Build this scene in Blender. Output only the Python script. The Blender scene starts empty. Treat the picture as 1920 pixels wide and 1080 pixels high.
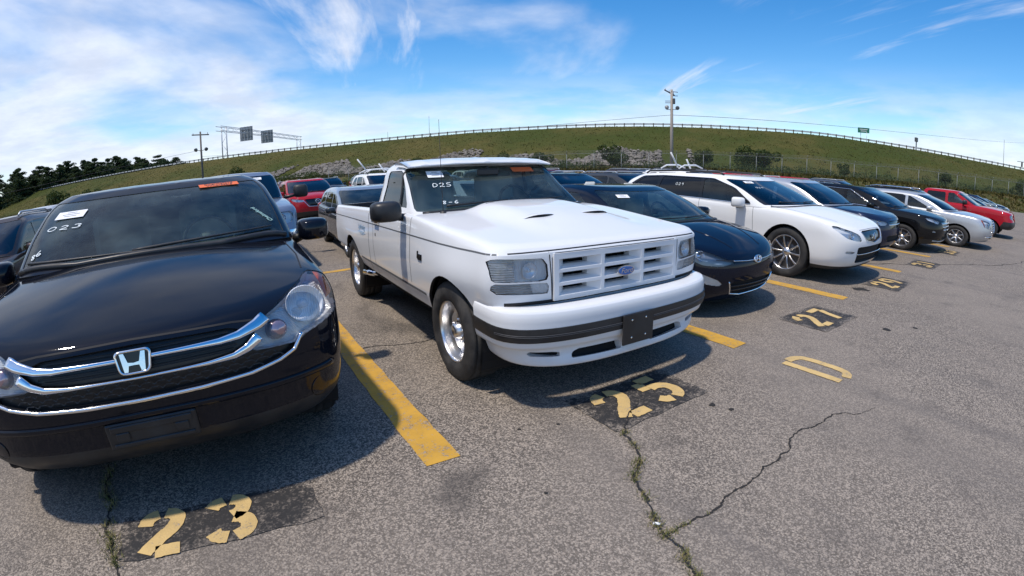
import bpy, math, random
import numpy as np
from mathutils import Vector, Matrix
from mathutils.bvhtree import BVHTree

SC = bpy.context.scene
COL = SC.collection
random.seed(7)
RNG = np.random.default_rng(7)
rad = math.radians

# ---------------------------------------------------------------- camera
CAM_H, CAM_X, CAM_Y = 1.5202, 0.4746, -2.0954
YAW, PITCH, ROLL = 0.5532, 0.2425, -0.0206
cam = bpy.data.cameras.new('camera')
cam_ob = bpy.data.objects.new('camera', cam)
COL.objects.link(cam_ob)
fw = Vector((math.sin(YAW)*math.cos(PITCH), math.cos(YAW)*math.cos(PITCH), -math.sin(PITCH)))
rt = Vector((math.cos(YAW), -math.sin(YAW), 0))
up = rt.cross(fw)
rt, up = math.cos(ROLL)*rt + math.sin(ROLL)*up, -math.sin(ROLL)*rt + math.cos(ROLL)*up
mw = Matrix((rt, up, -fw)).transposed().to_4x4()
mw.translation = (CAM_X, CAM_Y, CAM_H)
cam_ob.matrix_world = mw
# action-camera lens: a wide fisheye, image radius r = f*(t + k*t^3)
cam.type = 'PANO'
cam.panorama_type = 'FISHEYE_LENS_POLYNOMIAL'
cam.sensor_fit = 'HORIZONTAL'
cam.sensor_width, cam.sensor_height = 36.0, 20.25
cam.fisheye_fov = rad(200)
F_MM, LENS_K = 923.2*36.0/1920.0, 0.0389
_t = np.linspace(0, 1.35, 200)
_r = F_MM*(_t + LENS_K*_t**3)
_k = np.linalg.lstsq(np.stack([_r, _r**2, _r**3, _r**4], 1), _t, rcond=None)[0]
cam.fisheye_polynomial_k0 = 0.0
cam.fisheye_polynomial_k1, cam.fisheye_polynomial_k2, cam.fisheye_polynomial_k3, cam.fisheye_polynomial_k4 = [-float(x) for x in _k]
cam.clip_start, cam.clip_end = 0.05, 6000
SC.camera = cam_ob

# ---------------------------------------------------------------- sun, sky, exposure
SUN_EL, SUN_AZ = rad(69), rad(-97)          # azimuth from +Y towards +X
SC.view_settings.view_transform = 'Standard'
SC.view_settings.look = 'None'
SC.view_settings.gamma = 1
SC.view_settings.use_curve_mapping = False
SC.view_settings.exposure = 0.30
sun = bpy.data.lights.new('sun', 'SUN')
sun.energy, sun.angle, sun.color = 3.0, rad(2.5), (1.0, 0.91, 0.80)
sun_ob = bpy.data.objects.new('sun', sun)
COL.objects.link(sun_ob)
sd = Vector((math.sin(SUN_AZ)*math.cos(SUN_EL), math.cos(SUN_AZ)*math.cos(SUN_EL), math.sin(SUN_EL)))
sun_ob.rotation_euler = sd.to_track_quat('Z', 'Y').to_euler()
sun_ob.location = sd*60

class NT:
    """small helper to write node trees"""
    def __init__(s, tree):
        s.t = tree; s.n = tree.nodes; s.l = tree.links; s.n.clear()
    def add(s, kind, ins=None, **attrs):
        n = s.n.new(kind)
        for k, v in attrs.items(): setattr(n, k, v)
        for k, v in (ins or {}).items(): s.put(n.inputs[k], v)
        return n
    def put(s, sock, v):
        if isinstance(v, bpy.types.Node): v = v.outputs[0]
        if isinstance(v, bpy.types.NodeSocket): s.l.new(v, sock)
        else:
            try: sock.default_value = v
            except (TypeError, ValueError): sock.default_value = (*v, 1.0)
    def math(s, op, a, b=0.0, c=0.0, clamp=False):
        n = s.n.new('ShaderNodeMath'); n.operation = op; n.use_clamp = clamp
        s.put(n.inputs[0], a); s.put(n.inputs[1], b); s.put(n.inputs[2], c)
        return n.outputs[0]
    def vmath(s, op, a, b=(0, 0, 0), scale=None):
        n = s.n.new('ShaderNodeVectorMath'); n.operation = op
        s.put(n.inputs[0], a); s.put(n.inputs[1], b)
        if scale is not None: s.put(n.inputs['Scale'], scale)
        return n.outputs['Value'] if op in ('DOT_PRODUCT', 'LENGTH', 'DISTANCE') else n.outputs[0]
    def mix(s, f, a, b, blend='MIX'):
        n = s.n.new('ShaderNodeMix'); n.data_type = 'RGBA'; n.blend_type = blend
        s.put(n.inputs[0], f); s.put(n.inputs[6], a); s.put(n.inputs[7], b)
        return n.outputs[2]
    def ramp(s, v, lo, hi, a=0.0, b=1.0, smooth=True):
        n = s.n.new('ShaderNodeMapRange'); n.interpolation_type = 'SMOOTHSTEP' if smooth else 'LINEAR'
        s.put(n.inputs[0], v); n.inputs[1].default_value = lo; n.inputs[2].default_value = hi
        n.inputs[3].default_value = a; n.inputs[4].default_value = b
        return n.outputs[0]
    def noise(s, vec, scale, detail=4.0, rough=0.55, dist=0.0, col=False):
        n = s.add('ShaderNodeTexNoise', {'Vector': vec, 'Scale': scale, 'Detail': detail, 'Roughness': rough, 'Distortion': dist})
        return n.outputs[1] if col else n.outputs[0]
    def rotscale(s, vec, rz, sc):
        n = s.add('ShaderNodeVectorRotate', {'Vector': vec, 'Angle': -rz}, rotation_type='Z_AXIS')
        return s.vmath('MULTIPLY', n.outputs[0], sc)

world = bpy.data.worlds.new('World')
SC.world = world
world.use_nodes = True
w = NT(world.node_tree)
sky = w.add('ShaderNodeTexSky', sky_type='NISHITA', sun_disc=False, sun_elevation=SUN_EL, sun_rotation=SUN_AZ,
            altitude=50.0, air_density=1.0, dust_density=0.35, ozone_density=2.2)
hs = w.add('ShaderNodeHueSaturation', {'Saturation': 1.42, 'Value': 1.05, 'Hue': 0.502, 'Color': sky})
tc = w.add('ShaderNodeTexCoord')
gen = tc.outputs['Generated']
sp = w.add('ShaderNodeSeparateXYZ', {0: gen})
zc = w.math('MAXIMUM', sp.outputs[2], 0.0)
den = w.math('ADD', zc, 0.16)
flat = w.vmath('ADD', w.vmath('SCALE', gen, scale=w.math('DIVIDE', 1.0, den)), (11.3, 6.78, 0.0))     # plane of the cloud layer
fl2 = w.add('ShaderNodeCombineXYZ', {0: w.add('ShaderNodeSeparateXYZ', {0: flat}).outputs[0], 1: w.add('ShaderNodeSeparateXYZ', {0: flat}).outputs[1], 2: 0.0}).outputs[0]
# soft veil: denser towards the west-north-west, thinning to the east
west = w.vmath('DOT_PRODUCT', gen, (-0.83, 0.56, 0.0))
big = w.noise(w.rotscale(fl2, rad(62), (0.75, 1.05, 1)), 0.85, 6.0, 0.50, 0.5)
fine = w.noise(w.rotscale(fl2, rad(66), (0.6, 1.3, 1)), 2.8, 6.0, 0.6, 0.4)
cov = w.math('ADD', w.math('ADD', w.math('MULTIPLY', big, 0.9), w.math('MULTIPLY', fine, 0.1)), w.ramp(west, -0.50, 0.80, -0.15, 0.17))
veil = w.ramp(cov, 0.455, 0.74, 0.0, 0.88)
# wind-drawn wisps
st = w.noise(w.rotscale(fl2, rad(68), (0.42, 1.9, 1)), 1.25, 8.0, 0.58, 0.5)
gate = w.noise(w.rotscale(fl2, rad(-20), (0.6, 0.9, 1)), 0.85, 2.0, 0.5)
wisp = w.math('MULTIPLY', w.ramp(st, 0.54, 0.76, 0.0, 0.90), w.ramp(gate, 0.42, 0.56))
# bank of cloud low over the horizon
hz = w.math('MULTIPLY', w.ramp(sp.outputs[2], 0.05, 0.22, 1.0, 0.0), w.ramp(w.noise(w.rotscale(gen, 0, (3, 3, 14)), 1.6, 5.0, 0.55), 0.32, 0.62))
cl = w.math('MAXIMUM', veil, wisp)
cl = w.math('MAXIMUM', cl, w.math('MULTIPLY', hz, 0.75))
shade = w.noise(fl2, 2.6, 5.0, 0.6)
ccol = w.mix(w.ramp(shade, 0.3, 0.7), (4.4, 4.75, 5.6), (5.7, 6.0, 6.7))
cl = w.math('MULTIPLY', cl, w.ramp(sp.outputs[2], -0.03, 0.0))
skyc = w.mix(cl, hs.outputs[0], ccol)
bg = w.add('ShaderNodeBackground', {'Color': skyc, 'Strength': 0.138})
wo = w.add('ShaderNodeOutputWorld', {'Surface': bg})

# ---------------------------------------------------------------- materials
def material(name):
    m = bpy.data.materials.new(name); m.use_nodes = True
    return m, NT(m.node_tree)
def finish(k, shader, disp=None):
    o = k.add('ShaderNodeOutputMaterial', {'Surface': shader})
    return o
_simple = {}
def simple(name, col, rough=0.5, metal=0.0, coat=0.0, spec=0.5, dirt=0.0, bump=0.0, bscale=60.0, trans=0.0):
    if name in _simple: return _simple[name]
    m, k = material(name)
    b = k.add('ShaderNodeBsdfPrincipled', {'Base Color': (*col, 1), 'Roughness': rough, 'Metallic': metal, 'Coat Weight': coat,
              'Coat Roughness': 0.04, 'Specular IOR Level': spec})
    g = k.add('ShaderNodeNewGeometry')
    if dirt:
        n = k.noise(g.outputs['Position'], 7.0, 6.0, 0.62)
        k.put(b.inputs['Base Color'], k.mix(k.ramp(n, 0.40, 0.75, 0.0, dirt), (*col, 1), (0.17, 0.155, 0.135, 1)))
        k.put(b.inputs['Roughness'], k.ramp(n, 0.3, 0.75, rough*0.85, min(1, rough*1.35+0.05)))
    if bump:
        n2 = k.noise(g.outputs['Position'], bscale, 5.0, 0.6)
        bp = k.add('ShaderNodeBump', {'Strength': bump, 'Distance': 0.01, 'Height': n2})
        k.put(b.inputs['Normal'], bp)
    finish(k, b)
    m.diffuse_color = (*col, 1)
    _simple[name] = m
    return m
def paint(name, col, metal=0.0, rough=0.32, dirt=0.03):
    """car paint: base, clear coat, faint orange peel and road film"""
    if name in _simple: return _simple[name]
    m, k = material(name)
    g = k.add('ShaderNodeNewGeometry')
    n = k.noise(g.outputs['Position'], 5.0, 6.0, 0.65)
    zz = k.add('ShaderNodeSeparateXYZ', {0: g.outputs['Position']}).outputs[2]
    low = k.ramp(zz, 0.15, 0.75, 1.0, 0.25)
    film = k.math('MULTIPLY', k.ramp(n, 0.35, 0.8, 0.25, 1.0), k.math('MULTIPLY', low, dirt*1.4))
    c = k.mix(film, (*col, 1), (0.20, 0.185, 0.165, 1))
    b = k.add('ShaderNodeBsdfPrincipled', {'Base Color': c, 'Roughness': rough, 'Metallic': metal, 'Coat Weight': 0.85, 'Coat IOR': 1.42, 'Specular IOR Level': 0.0, 'Coat Roughness': k.ramp(n, 0.3, 0.8, 0.015, 0.06)})
    pe = k.noise(g.outputs['Position'], 130.0, 2.0, 0.5)
    bp = k.add('ShaderNodeBump', {'Strength': 0.012, 'Distance': 0.01, 'Height': pe})
    k.put(b.inputs['Coat Normal'], bp)
    finish(k, b)
    m.diffuse_color = (*col, 1)
    _simple[name] = m
    return m
def glass(name, tint, refl=1.0, ior=1.5, haze=0.0):
    if name in _simple: return _simple[name]
    m, k = material(name)
    tr = k.add('ShaderNodeBsdfTransparent', {'Color': (*tint, 1)})
    gl = k.add('ShaderNodeBsdfGlossy', {'Color': (refl, refl, refl, 1), 'Roughness': 0.012})
    fr = k.add('ShaderNodeFresnel', {'IOR': ior})
    geo = k.add('ShaderNodeNewGeometry')
    f = k.math('ADD', k.math('MULTIPLY', fr, 0.85), 0.012, clamp=True)
    mx = k.add('ShaderNodeMixShader', {0: f, 1: tr, 2: gl})
    if haze:
        df = k.add('ShaderNodeBsdfDiffuse', {'Color': (0.42, 0.56, 0.55, 1)})
        n = k.noise(geo.outputs['Position'], 3.0, 5.0, 0.6)
        mx = k.add('ShaderNodeMixShader', {0: k.ramp(n, 0.35, 0.72, haze*0.25, haze*1.5), 1: mx, 2: df})
    finish(k, mx)
    _simple[name] = m
    return m

CHROME = simple('chrome', (0.82, 0.83, 0.85), 0.09, 1.0, bump=0.02, bscale=40)
ALLOY = simple('alloy', (0.58, 0.58, 0.59), 0.28, 1.0)
POLISHED = simple('polished_alloy', (0.74, 0.74, 0.75), 0.30, 1.0, bump=0.03, bscale=30)
DARKALLOY = simple('dark_alloy', (0.10, 0.10, 0.105), 0.4, 0.8)
RUBBER = simple('rubber', (0.018, 0.018, 0.019), 0.72, dirt=0.28, bump=0.25, bscale=55)
BLACKP = simple('black_plastic', (0.016, 0.016, 0.017), 0.42, dirt=0.10)
GLOSSBLACK = simple('gloss_black', (0.006, 0.006, 0.007), 0.12)
DARK = simple('dark_void', (0.006, 0.006, 0.007), 0.9)
SEAM = simple('seam_black', (0.010, 0.010, 0.012), 0.7)
GREYSEAM = simple('seam_grey', (0.10, 0.105, 0.11), 0.7)
INTERIOR = simple('interior_dark', (0.045, 0.047, 0.048), 0.8)
SEATM = simple('seat_fabric', (0.11, 0.115, 0.115), 0.9)
SEATL = simple('seat_fabric_light', (0.48, 0.48, 0.45), 0.9)
PAPER = simple('paper', (0.80, 0.81, 0.82), 0.7)
PRINT = simple('printed_ink', (0.08, 0.08, 0.10), 0.7)
CHALK = simple('window_marker', (0.80, 0.86, 0.86), 0.8)
CHALKG = simple('green_window_marker', (0.42, 0.66, 0.60), 0.8)
ORANGE = simple('orange_sticker', (0.80, 0.16, 0.045), 0.55)
AMBER = simple('amber_lens', (0.55, 0.11, 0.02), 0.15)
REDL = simple('red_lens', (0.30, 0.01, 0.012), 0.12)
LENSWHITE = simple('white_reflector', (0.80, 0.81, 0.82), 0.22, 0.15)
def fluted(name, col, scale, axis, metal=0.9, rough=0.16, bump=0.9):
    m, k = material(name)
    o = k.add('ShaderNodeTexCoord').outputs['Object']
    wv = k.add('ShaderNodeTexWave', {'Vector': o, 'Scale': scale}, wave_type='BANDS', bands_direction=axis)
    blk = k.noise(o, 11.0, 2.0, 0.5)
    c = k.mix(k.ramp(blk, 0.42, 0.58), col, [x*0.84 for x in col])
    hgt = k.math('ADD', wv.outputs[1], k.math('MULTIPLY', blk, 6.0))
    b = k.add('ShaderNodeBsdfPrincipled', {'Base Color': c, 'Metallic': metal, 'Roughness': rough, 'Normal': k.add('ShaderNodeBump', {'Strength': bump, 'Distance': 0.01, 'Height': hgt})})
    finish(k, b); return m
FLUTE = fluted('fluted_reflector', (0.97, 0.97, 0.98), 30.0, 'X', 0.0, 0.2, 0.4)
FLUTEH = fluted('banded_reflector', (0.85, 0.85, 0.84), 22.0, 'Z', 0.12, 0.25)
FLUTEF = fluted('fine_silver_housing', (0.86, 0.88, 0.90), 45.0, 'Z', 0.25, 0.22, 0.5)
REFLECTOR = simple('lamp_reflector', (0.80, 0.82, 0.86), 0.12, 1.0, bump=0.35, bscale=45)
BLUEOVAL = simple('blue_enamel', (0.02, 0.11, 0.36), 0.2, coat=1.0)
G_CLEAR = glass('lamp_glass', (0.90, 0.92, 0.94), 1.0, 1.45)
G_WIND = glass('windscreen_glass', (0.62, 0.77, 0.75), 1.0, 1.50, haze=0.055)
G_TEAL = glass('green_glass', (0.58, 0.84, 0.82), 1.0, 1.5, haze=0.04)
G_SIDE = glass('side_glass', (0.36, 0.42, 0.41), 1.0, 1.5, haze=0.02)
G_PRIV = glass('privacy_glass', (0.05, 0.052, 0.055), 1.0, 1.5)
G_BLUE = glass('sky_lit_glass', (0.22, 0.32, 0.42), 1.0, 1.75)
G_MIRROR = simple('mirror_glass', (0.7, 0.72, 0.74), 0.03, 1.0)

# ---------------------------------------------------------------- scene helpers
def thing(name, label, cat, loc=(0, 0, 0), rz=0.0, group=None):
    o = bpy.data.objects.new(name, None); COL.objects.link(o)
    o.empty_display_size = 0.2
    o.location = loc; o.rotation_euler = (0, 0, rz)
    return tag(o, label, cat, group)
def tag(o, label, cat, group=None):
    o['label'] = label; o['category'] = cat
    if group: o['group'] = group
    return o
def link(name, me, mat=None, parent=None, label=None, kind=None):
    o = bpy.data.objects.new(name, me); COL.objects.link(o)
    if mat is not None:
        if not me.materials: me.materials.append(mat)
        elif me.materials[0] is not mat:
            o.material_slots[0].link = 'OBJECT'; o.material_slots[0].material = mat
    if parent is not None: o.parent = parent
    if label: o['label'] = label
    if kind: o['kind'] = kind
    return o
def clone(root, loc, rz, label, group=None, scale=None, mats=None):
    """copy of a thing, its parts and their sub-parts (meshes shared)"""
    def rec(o, par):
        c = o.copy(); COL.objects.link(c); c.parent = par
        if mats and o.type == 'MESH' and o.material_slots and o.material_slots[0].material in mats:
            c.material_slots[0].link = 'OBJECT'; c.material_slots[0].material = mats[o.material_slots[0].material]
        for ch in o.children: rec(ch, c)
        return c
    kids = list(root.children)
    c = root.copy(); COL.objects.link(c)
    c.location = loc; c.rotation_euler = (0, 0, rz)
    if scale: c.scale = scale
    c['label'] = label
    if group: c['group'] = group
    for ch in kids: rec(ch, c)
    return c

class M:
    """mesh soup: verts V, normals N, attributes A (ring position s, height t), faces F"""
    def __init__(s, V=None, F=None, N=None, A=None):
        s.V = np.zeros((0, 3)) if V is None else np.asarray(V, float).reshape(-1, 3)
        s.F = [] if F is None else [tuple(int(i) for i in f) for f in F]
        s.N = np.zeros_like(s.V) if N is None else np.asarray(N, float)
        s.A = np.zeros((len(s.V), 2)) if A is None else np.asarray(A, float)
    def __add__(s, o):
        n = len(s.V)
        return M(np.vstack([s.V, o.V]), s.F + [tuple(i+n for i in f) for f in o.F], np.vstack([s.N, o.N]), np.vstack([s.A, o.A]))
    def mirrored(s):
        k = np.array([-1, 1, 1.0])
        return M(s.V*k, [tuple(reversed(f)) for f in s.F], s.N*k, s.A)
    def both(s): return s + s.mirrored()
    def weld(s, tol=1e-4):
        q = np.round(s.V/tol).astype(np.int64)
        _, first, inv = np.unique(q, axis=0, return_index=True, return_inverse=True)
        inv = inv.ravel()
        F = []
        for f in s.F:
            g = [int(inv[i]) for i in f]
            h = [a for i, a in enumerate(g) if a != g[i-1]]
            if len(set(h)) >= 3: F.append(tuple(h))
        return M(s.V[first], F, s.N[first], s.A[first])
    def normals(s):
        N = np.zeros_like(s.V)
        for k in (3, 4, 5, 6):
            fs = np.array([f for f in s.F if len(f) == k], int).reshape(-1, k)
            if not len(fs): continue
            P = s.V[fs]
            n = np.cross(P[:, 2]-P[:, 0], P[:, (3 if k > 3 else 1)]-P[:, (1 if k > 3 else 0)]) if k > 3 else np.cross(P[:, 1]-P[:, 0], P[:, 2]-P[:, 0])
            for j in range(k): np.add.at(N, fs[:, j], n)
        N /= np.maximum(np.linalg.norm(N, axis=1), 1e-12)[:, None]
        s.N = N
        return s
    def clip(s, phi):
        """split by a per-vertex field: (part with phi>0, part with phi<=0)"""
        phi = np.asarray(phi, float).copy(); phi[np.abs(phi) < 1e-7] = 1e-7
        pos = phi > 0
        V, N, A = [list(map(tuple, x)) for x in (s.V, s.N, s.A)]
        FO, FI, cut = [], [], {}
        def mid(a, b):
            k = (a, b) if a < b else (b, a)
            if k not in cut:
                t = phi[k[0]]/(phi[k[0]]-phi[k[1]])
                cut[k] = len(V)
                V.append(tuple(s.V[k[0]]*(1-t)+s.V[k[1]]*t)); N.append(tuple(s.N[k[0]]*(1-t)+s.N[k[1]]*t)); A.append(tuple(s.A[k[0]]*(1-t)+s.A[k[1]]*t))
            return cut[k]
        for f in s.F:
            c = sum(1 for i in f if pos[i])
            if c == len(f): FO.append(f); continue
            if c == 0: FI.append(f); continue
            o, q = [], []
            for i, a in enumerate(f):
                b = f[(i+1) % len(f)]
                (o if pos[a] else q).append(a)
                if pos[a] != pos[b]:
                    m = mid(a, b); o.append(m); q.append(m)
            if len(o) >= 3: FO.append(tuple(o))
            if len(q) >= 3: FI.append(tuple(q))
        V, N, A = np.array(V).reshape(-1, 3), np.array(N).reshape(-1, 3), np.array(A).reshape(-1, 2)
        def comp(F):
            used = sorted({i for f in F for i in f}); mp = {a: i for i, a in enumerate(used)}
            return M(V[used] if used else None, [tuple(mp[i] for i in f) for f in F], N[used] if used else None, A[used] if used else None)
        return comp(FO), comp(FI)
    def offset(s, d): return M(s.V + s.N*d, s.F, s.N, s.A)
    def edges(s):
        e = {}
        for f in s.F:
            for i, a in enumerate(f):
                b = f[(i+1) % len(f)]
                k = (a, b) if a < b else (b, a)
                e.setdefault(k, []).append((a, b))
        return [v[0] for v in e.values() if len(v) == 1]
    def rim(s, d, skip_mid=True):
        """a skirt from every open edge, going inwards by d"""
        V, F = [], []
        for a, b in s.edges():
            if skip_mid and abs(s.V[a][0]) < 1e-5 and abs(s.V[b][0]) < 1e-5: continue
            n = len(V)
            V += [s.V[a], s.V[b], s.V[b]-s.N[b]*d, s.V[a]-s.N[a]*d]
            F.append((n, n+3, n+2, n+1))
        return M(V, F).normals()
    def mesh(s, name, smooth=True, custom=False):
        me = bpy.data.meshes.new(name)
        me.from_pydata(s.V.tolist(), [], s.F)
        if smooth: me.polygons.foreach_set('use_smooth', [True]*len(me.polygons))
        me.update()
        if custom and len(s.V):
            nn = np.where(np.linalg.norm(s.N, axis=1)[:, None] > 0.1, s.N, np.array([0, 0, 1.0]))
            me.normals_split_custom_set_from_vertices(nn.tolist())
        return me
    def obj(s, name, mat, parent=None, smooth=True, custom=False, label=None, kind=None, also=()):
        n0 = len(s.F); m = s
        for x, _ in also: m = m + x.normals()
        me = m.mesh(name, smooth, custom)
        if also:
            me.materials.append(mat); ix = [0]*n0
            for i, (x, mm) in enumerate(also): me.materials.append(mm); ix += [i+1]*len(x.F)
            me.polygons.foreach_set('material_index', ix)
        return link(name, me, mat, parent, label, kind)
    def bvh(s): return BVHTree.FromPolygons([tuple(v) for v in s.V], s.F)
    def moved(s, p): return M(s.V+np.array(p), s.F, s.N, s.A)
    def scaled(s, k): return M(s.V*np.array(k), s.F, s.N, s.A)
    def rot(s, axis, a):
        R = np.array(Matrix.Rotation(a, 3, axis))
        return M(s.V@R.T, s.F, s.N@R.T, s.A)

def box(c, d, bev=0.0):
    """box of size d about c, corners cut by bev"""
    x, y, z = [k/2 for k in d]
    if bev <= 0:
        V = [(a*x, b*y, e*z) for a in (-1, 1) for b in (-1, 1) for e in (-1, 1)]
        F = [(0, 1, 3, 2), (4, 6, 7, 5), (0, 4, 5, 1), (2, 3, 7, 6), (0, 2, 6, 4), (1, 5, 7, 3)]
        return M(np.array(V)+np.array(c), F)
    b = min(bev, x*0.95, y*0.95, z*0.95)
    V, F, ix = [], [], {}
    for a in (-1, 1):
        for e in (-1, 1):
            for g in (-1, 1):
                for k, q in enumerate(((x, y-b, z-b), (x-b, y, z-b), (x-b, y-b, z))):
                    ix[(a, e, g, k)] = len(V); V.append((a*q[0], e*q[1], g*q[2]))
    def face(*ks): F.append(tuple(ix[k] for k in ks))
    for a in (-1, 1):
        o = [(a, -1, -1, 0), (a, 1, -1, 0), (a, 1, 1, 0), (a, -1, 1, 0)]; face(*(o if a > 0 else o[::-1]))
        o = [(-1, a, -1, 1), (-1, a, 1, 1), (1, a, 1, 1), (1, a, -1, 1)]; face(*(o if a > 0 else o[::-1]))
        o = [(-1, -1, a, 2), (1, -1, a, 2), (1, 1, a, 2), (-1, 1, a, 2)]; face(*(o if a > 0 else o[::-1]))
    for a in (-1, 1):
        for e in (-1, 1):
            o = [(a, e, -1, 0), (a, e, -1, 1), (a, e, 1, 1), (a, e, 1, 0)]; face(*(o if a*e > 0 else o[::-1]))
            o = [(a, -1, e, 0), (a, 1, e, 0), (a, 1, e, 2), (a, -1, e, 2)]; face(*(o[::-1] if a*e < 0 else o))
            o = [(-1, a, e, 1), (1, a, e, 1), (1, a, e, 2), (-1, a, e, 2)]; face(*(o if a*e < 0 else o[::-1]))
    for a in (-1, 1):
        for e in (-1, 1):
            for g in (-1, 1):
                o = [(a, e, g, 0), (a, e, g, 1), (a, e, g, 2)]; face(*(o if a*e*g > 0 else o[::-1]))
    return M(np.array(V)+np.array(c), F)
def tube(path, r, n=8, cap=True, closed=False):
    P = [Vector(p) for p in path]; V, F = [], []
    rr = r if hasattr(r, '__len__') else [r]*len(P)
    prev = None
    for i, p in enumerate(P):
        d = (P[(i+1) % len(P)]-P[i-1]) if closed else (P[min(i+1, len(P)-1)]-P[max(i-1, 0)])
        d.normalize()
        a = (prev - d*prev.dot(d)) if prev is not None else (Vector((0, 0, 1)) if abs(d.z) < 0.9 else Vector((1, 0, 0)))
        a = (a - d*a.dot(d)).normalized(); prev = a
        b = d.cross(a)
        for k in range(n):
            t = 2*math.pi*k/n
            V.append(tuple(p + (a*math.cos(t)+b*math.sin(t))*rr[i]))
    m = len(P)
    for i in range(m if closed else m-1):
        j = (i+1) % m
        for k in range(n):
            F.append((i*n+k, i*n+(k+1) % n, j*n+(k+1) % n, j*n+k))
    if cap and not closed:
        F.append(tuple(range(n))[::-1]); F.append(tuple(range((m-1)*n, m*n)))
    return M(V, F)
def lathe(prof, n=48, axis='X'):
    """prof: list of (x along axis, radius)"""
    V, F = [], []
    for (x, r) in prof:
        for k in range(n):
            t = 2*math.pi*k/n
            V.append((x, r*math.cos(t), r*math.sin(t)))
    for i in range(len(prof)-1):
        for k in range(n):
            F.append((i*n+k, (i+1)*n+k, (i+1)*n+(k+1) % n, i*n+(k+1) % n))
    return M(V, F)
def prism(poly, z0, z1):
    n = len(poly)
    V = [(x, y, z0) for x, y in poly]+[(x, y, z1) for x, y in poly]
    F = [tuple(range(n))[::-1], tuple(range(n, 2*n))]+[(i, (i+1) % n, n+(i+1) % n, n+i) for i in range(n)]
    return M(V, F)
def sdf_poly(P, poly):
    """signed distance of 2-D points to a polygon (negative inside)"""
    poly = np.asarray(poly, float); d = np.full(len(P), 1e9); ins = np.zeros(len(P), bool)
    for i in range(len(poly)):
        a, b = poly[i-1], poly[i]
        e = b-a; wv = P-a
        t = np.clip((wv@e)/max(e@e, 1e-12), 0, 1)
        d = np.minimum(d, np.linalg.norm(wv-t[:, None]*e, axis=1))
        c = (a[1] > P[:, 1]) != (b[1] > P[:, 1])
        with np.errstate(divide='ignore', invalid='ignore'):
            x = (b[0]-a[0])*(P[:, 1]-a[1])/(b[1]-a[1]+1e-15)+a[0]
        ins ^= c & (P[:, 0] < x)
    return np.where(ins, -d, d)
def rounded(poly, r=0.03, n=4):
    """polygon with rounded corners"""
    out = []; m = len(poly)
    for i in range(m):
        p0, p, p1 = [np.array(poly[k % m], float) for k in (i-1, i, i+1)]
        a, b = p0-p, p1-p; la, lb = np.linalg.norm(a), np.linalg.norm(b)
        k = min(r, la*0.45, lb*0.45)
        A, B = p+a/la*k, p+b/lb*k
        for t in np.linspace(0, 1, n+1): out.append(tuple((1-t)**2*A+2*t*(1-t)*p+t*t*B))
    return out
def pchip(keys, x):
    k = sorted(keys); xs = np.array([a for a, _ in k]); ys = np.array([b for _, b in k])
    x = np.asarray(x, float)
    if len(xs) == 1: return np.full_like(x, ys[0])
    h = np.diff(xs); d = np.diff(ys)/h; m = np.zeros(len(xs))
    m[0], m[-1] = d[0], d[-1]
    for i in range(1, len(xs)-1):
        m[i] = 0 if d[i-1]*d[i] <= 0 else 2/(1/d[i-1]+1/d[i])
    x = np.clip(x, xs[0], xs[-1]); j = np.clip(np.searchsorted(xs, x)-1, 0, len(h)-1)
    t = (x-xs[j])/h[j]
    return (1+2*t)*(1-t)**2*ys[j]+t*(1-t)**2*h[j]*m[j]+t*t*(3-2*t)*ys[j+1]+t*t*(t-1)*h[j]*m[j+1]
def text_mesh(s, size, depth=0.001, shear=0.0, sx=1.0):
    c = bpy.data.curves.new('lettering', 'FONT'); c.body = s; c.size = size; c.extrude = depth; c.shear = shear
    c.align_x = 'CENTER'; c.align_y = 'CENTER'; c.resolution_u = 3
    o = bpy.data.objects.new('lettering_source', c)
    me = bpy.data.meshes.new_from_object(o)
    V = np.array([v.co[:] for v in me.vertices]).reshape(-1, 3); F = [tuple(p.vertices) for p in me.polygons]
    bpy.data.meshes.remove(me); bpy.data.objects.remove(o); bpy.data.curves.remove(c)
    return M(V*np.array([sx, 1, 1]), F)
def place(m, p, n, upv=(0, 0, 1)):
    """put a mesh drawn in x,y (facing +z) on a surface point p with normal n"""
    n = Vector(n).normalized(); u = Vector(upv)
    x = u.cross(n).normalized(); y = n.cross(x)
    R = np.array([x, y, n]).T
    return M(m.V@R.T+np.array(p), m.F)
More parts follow.
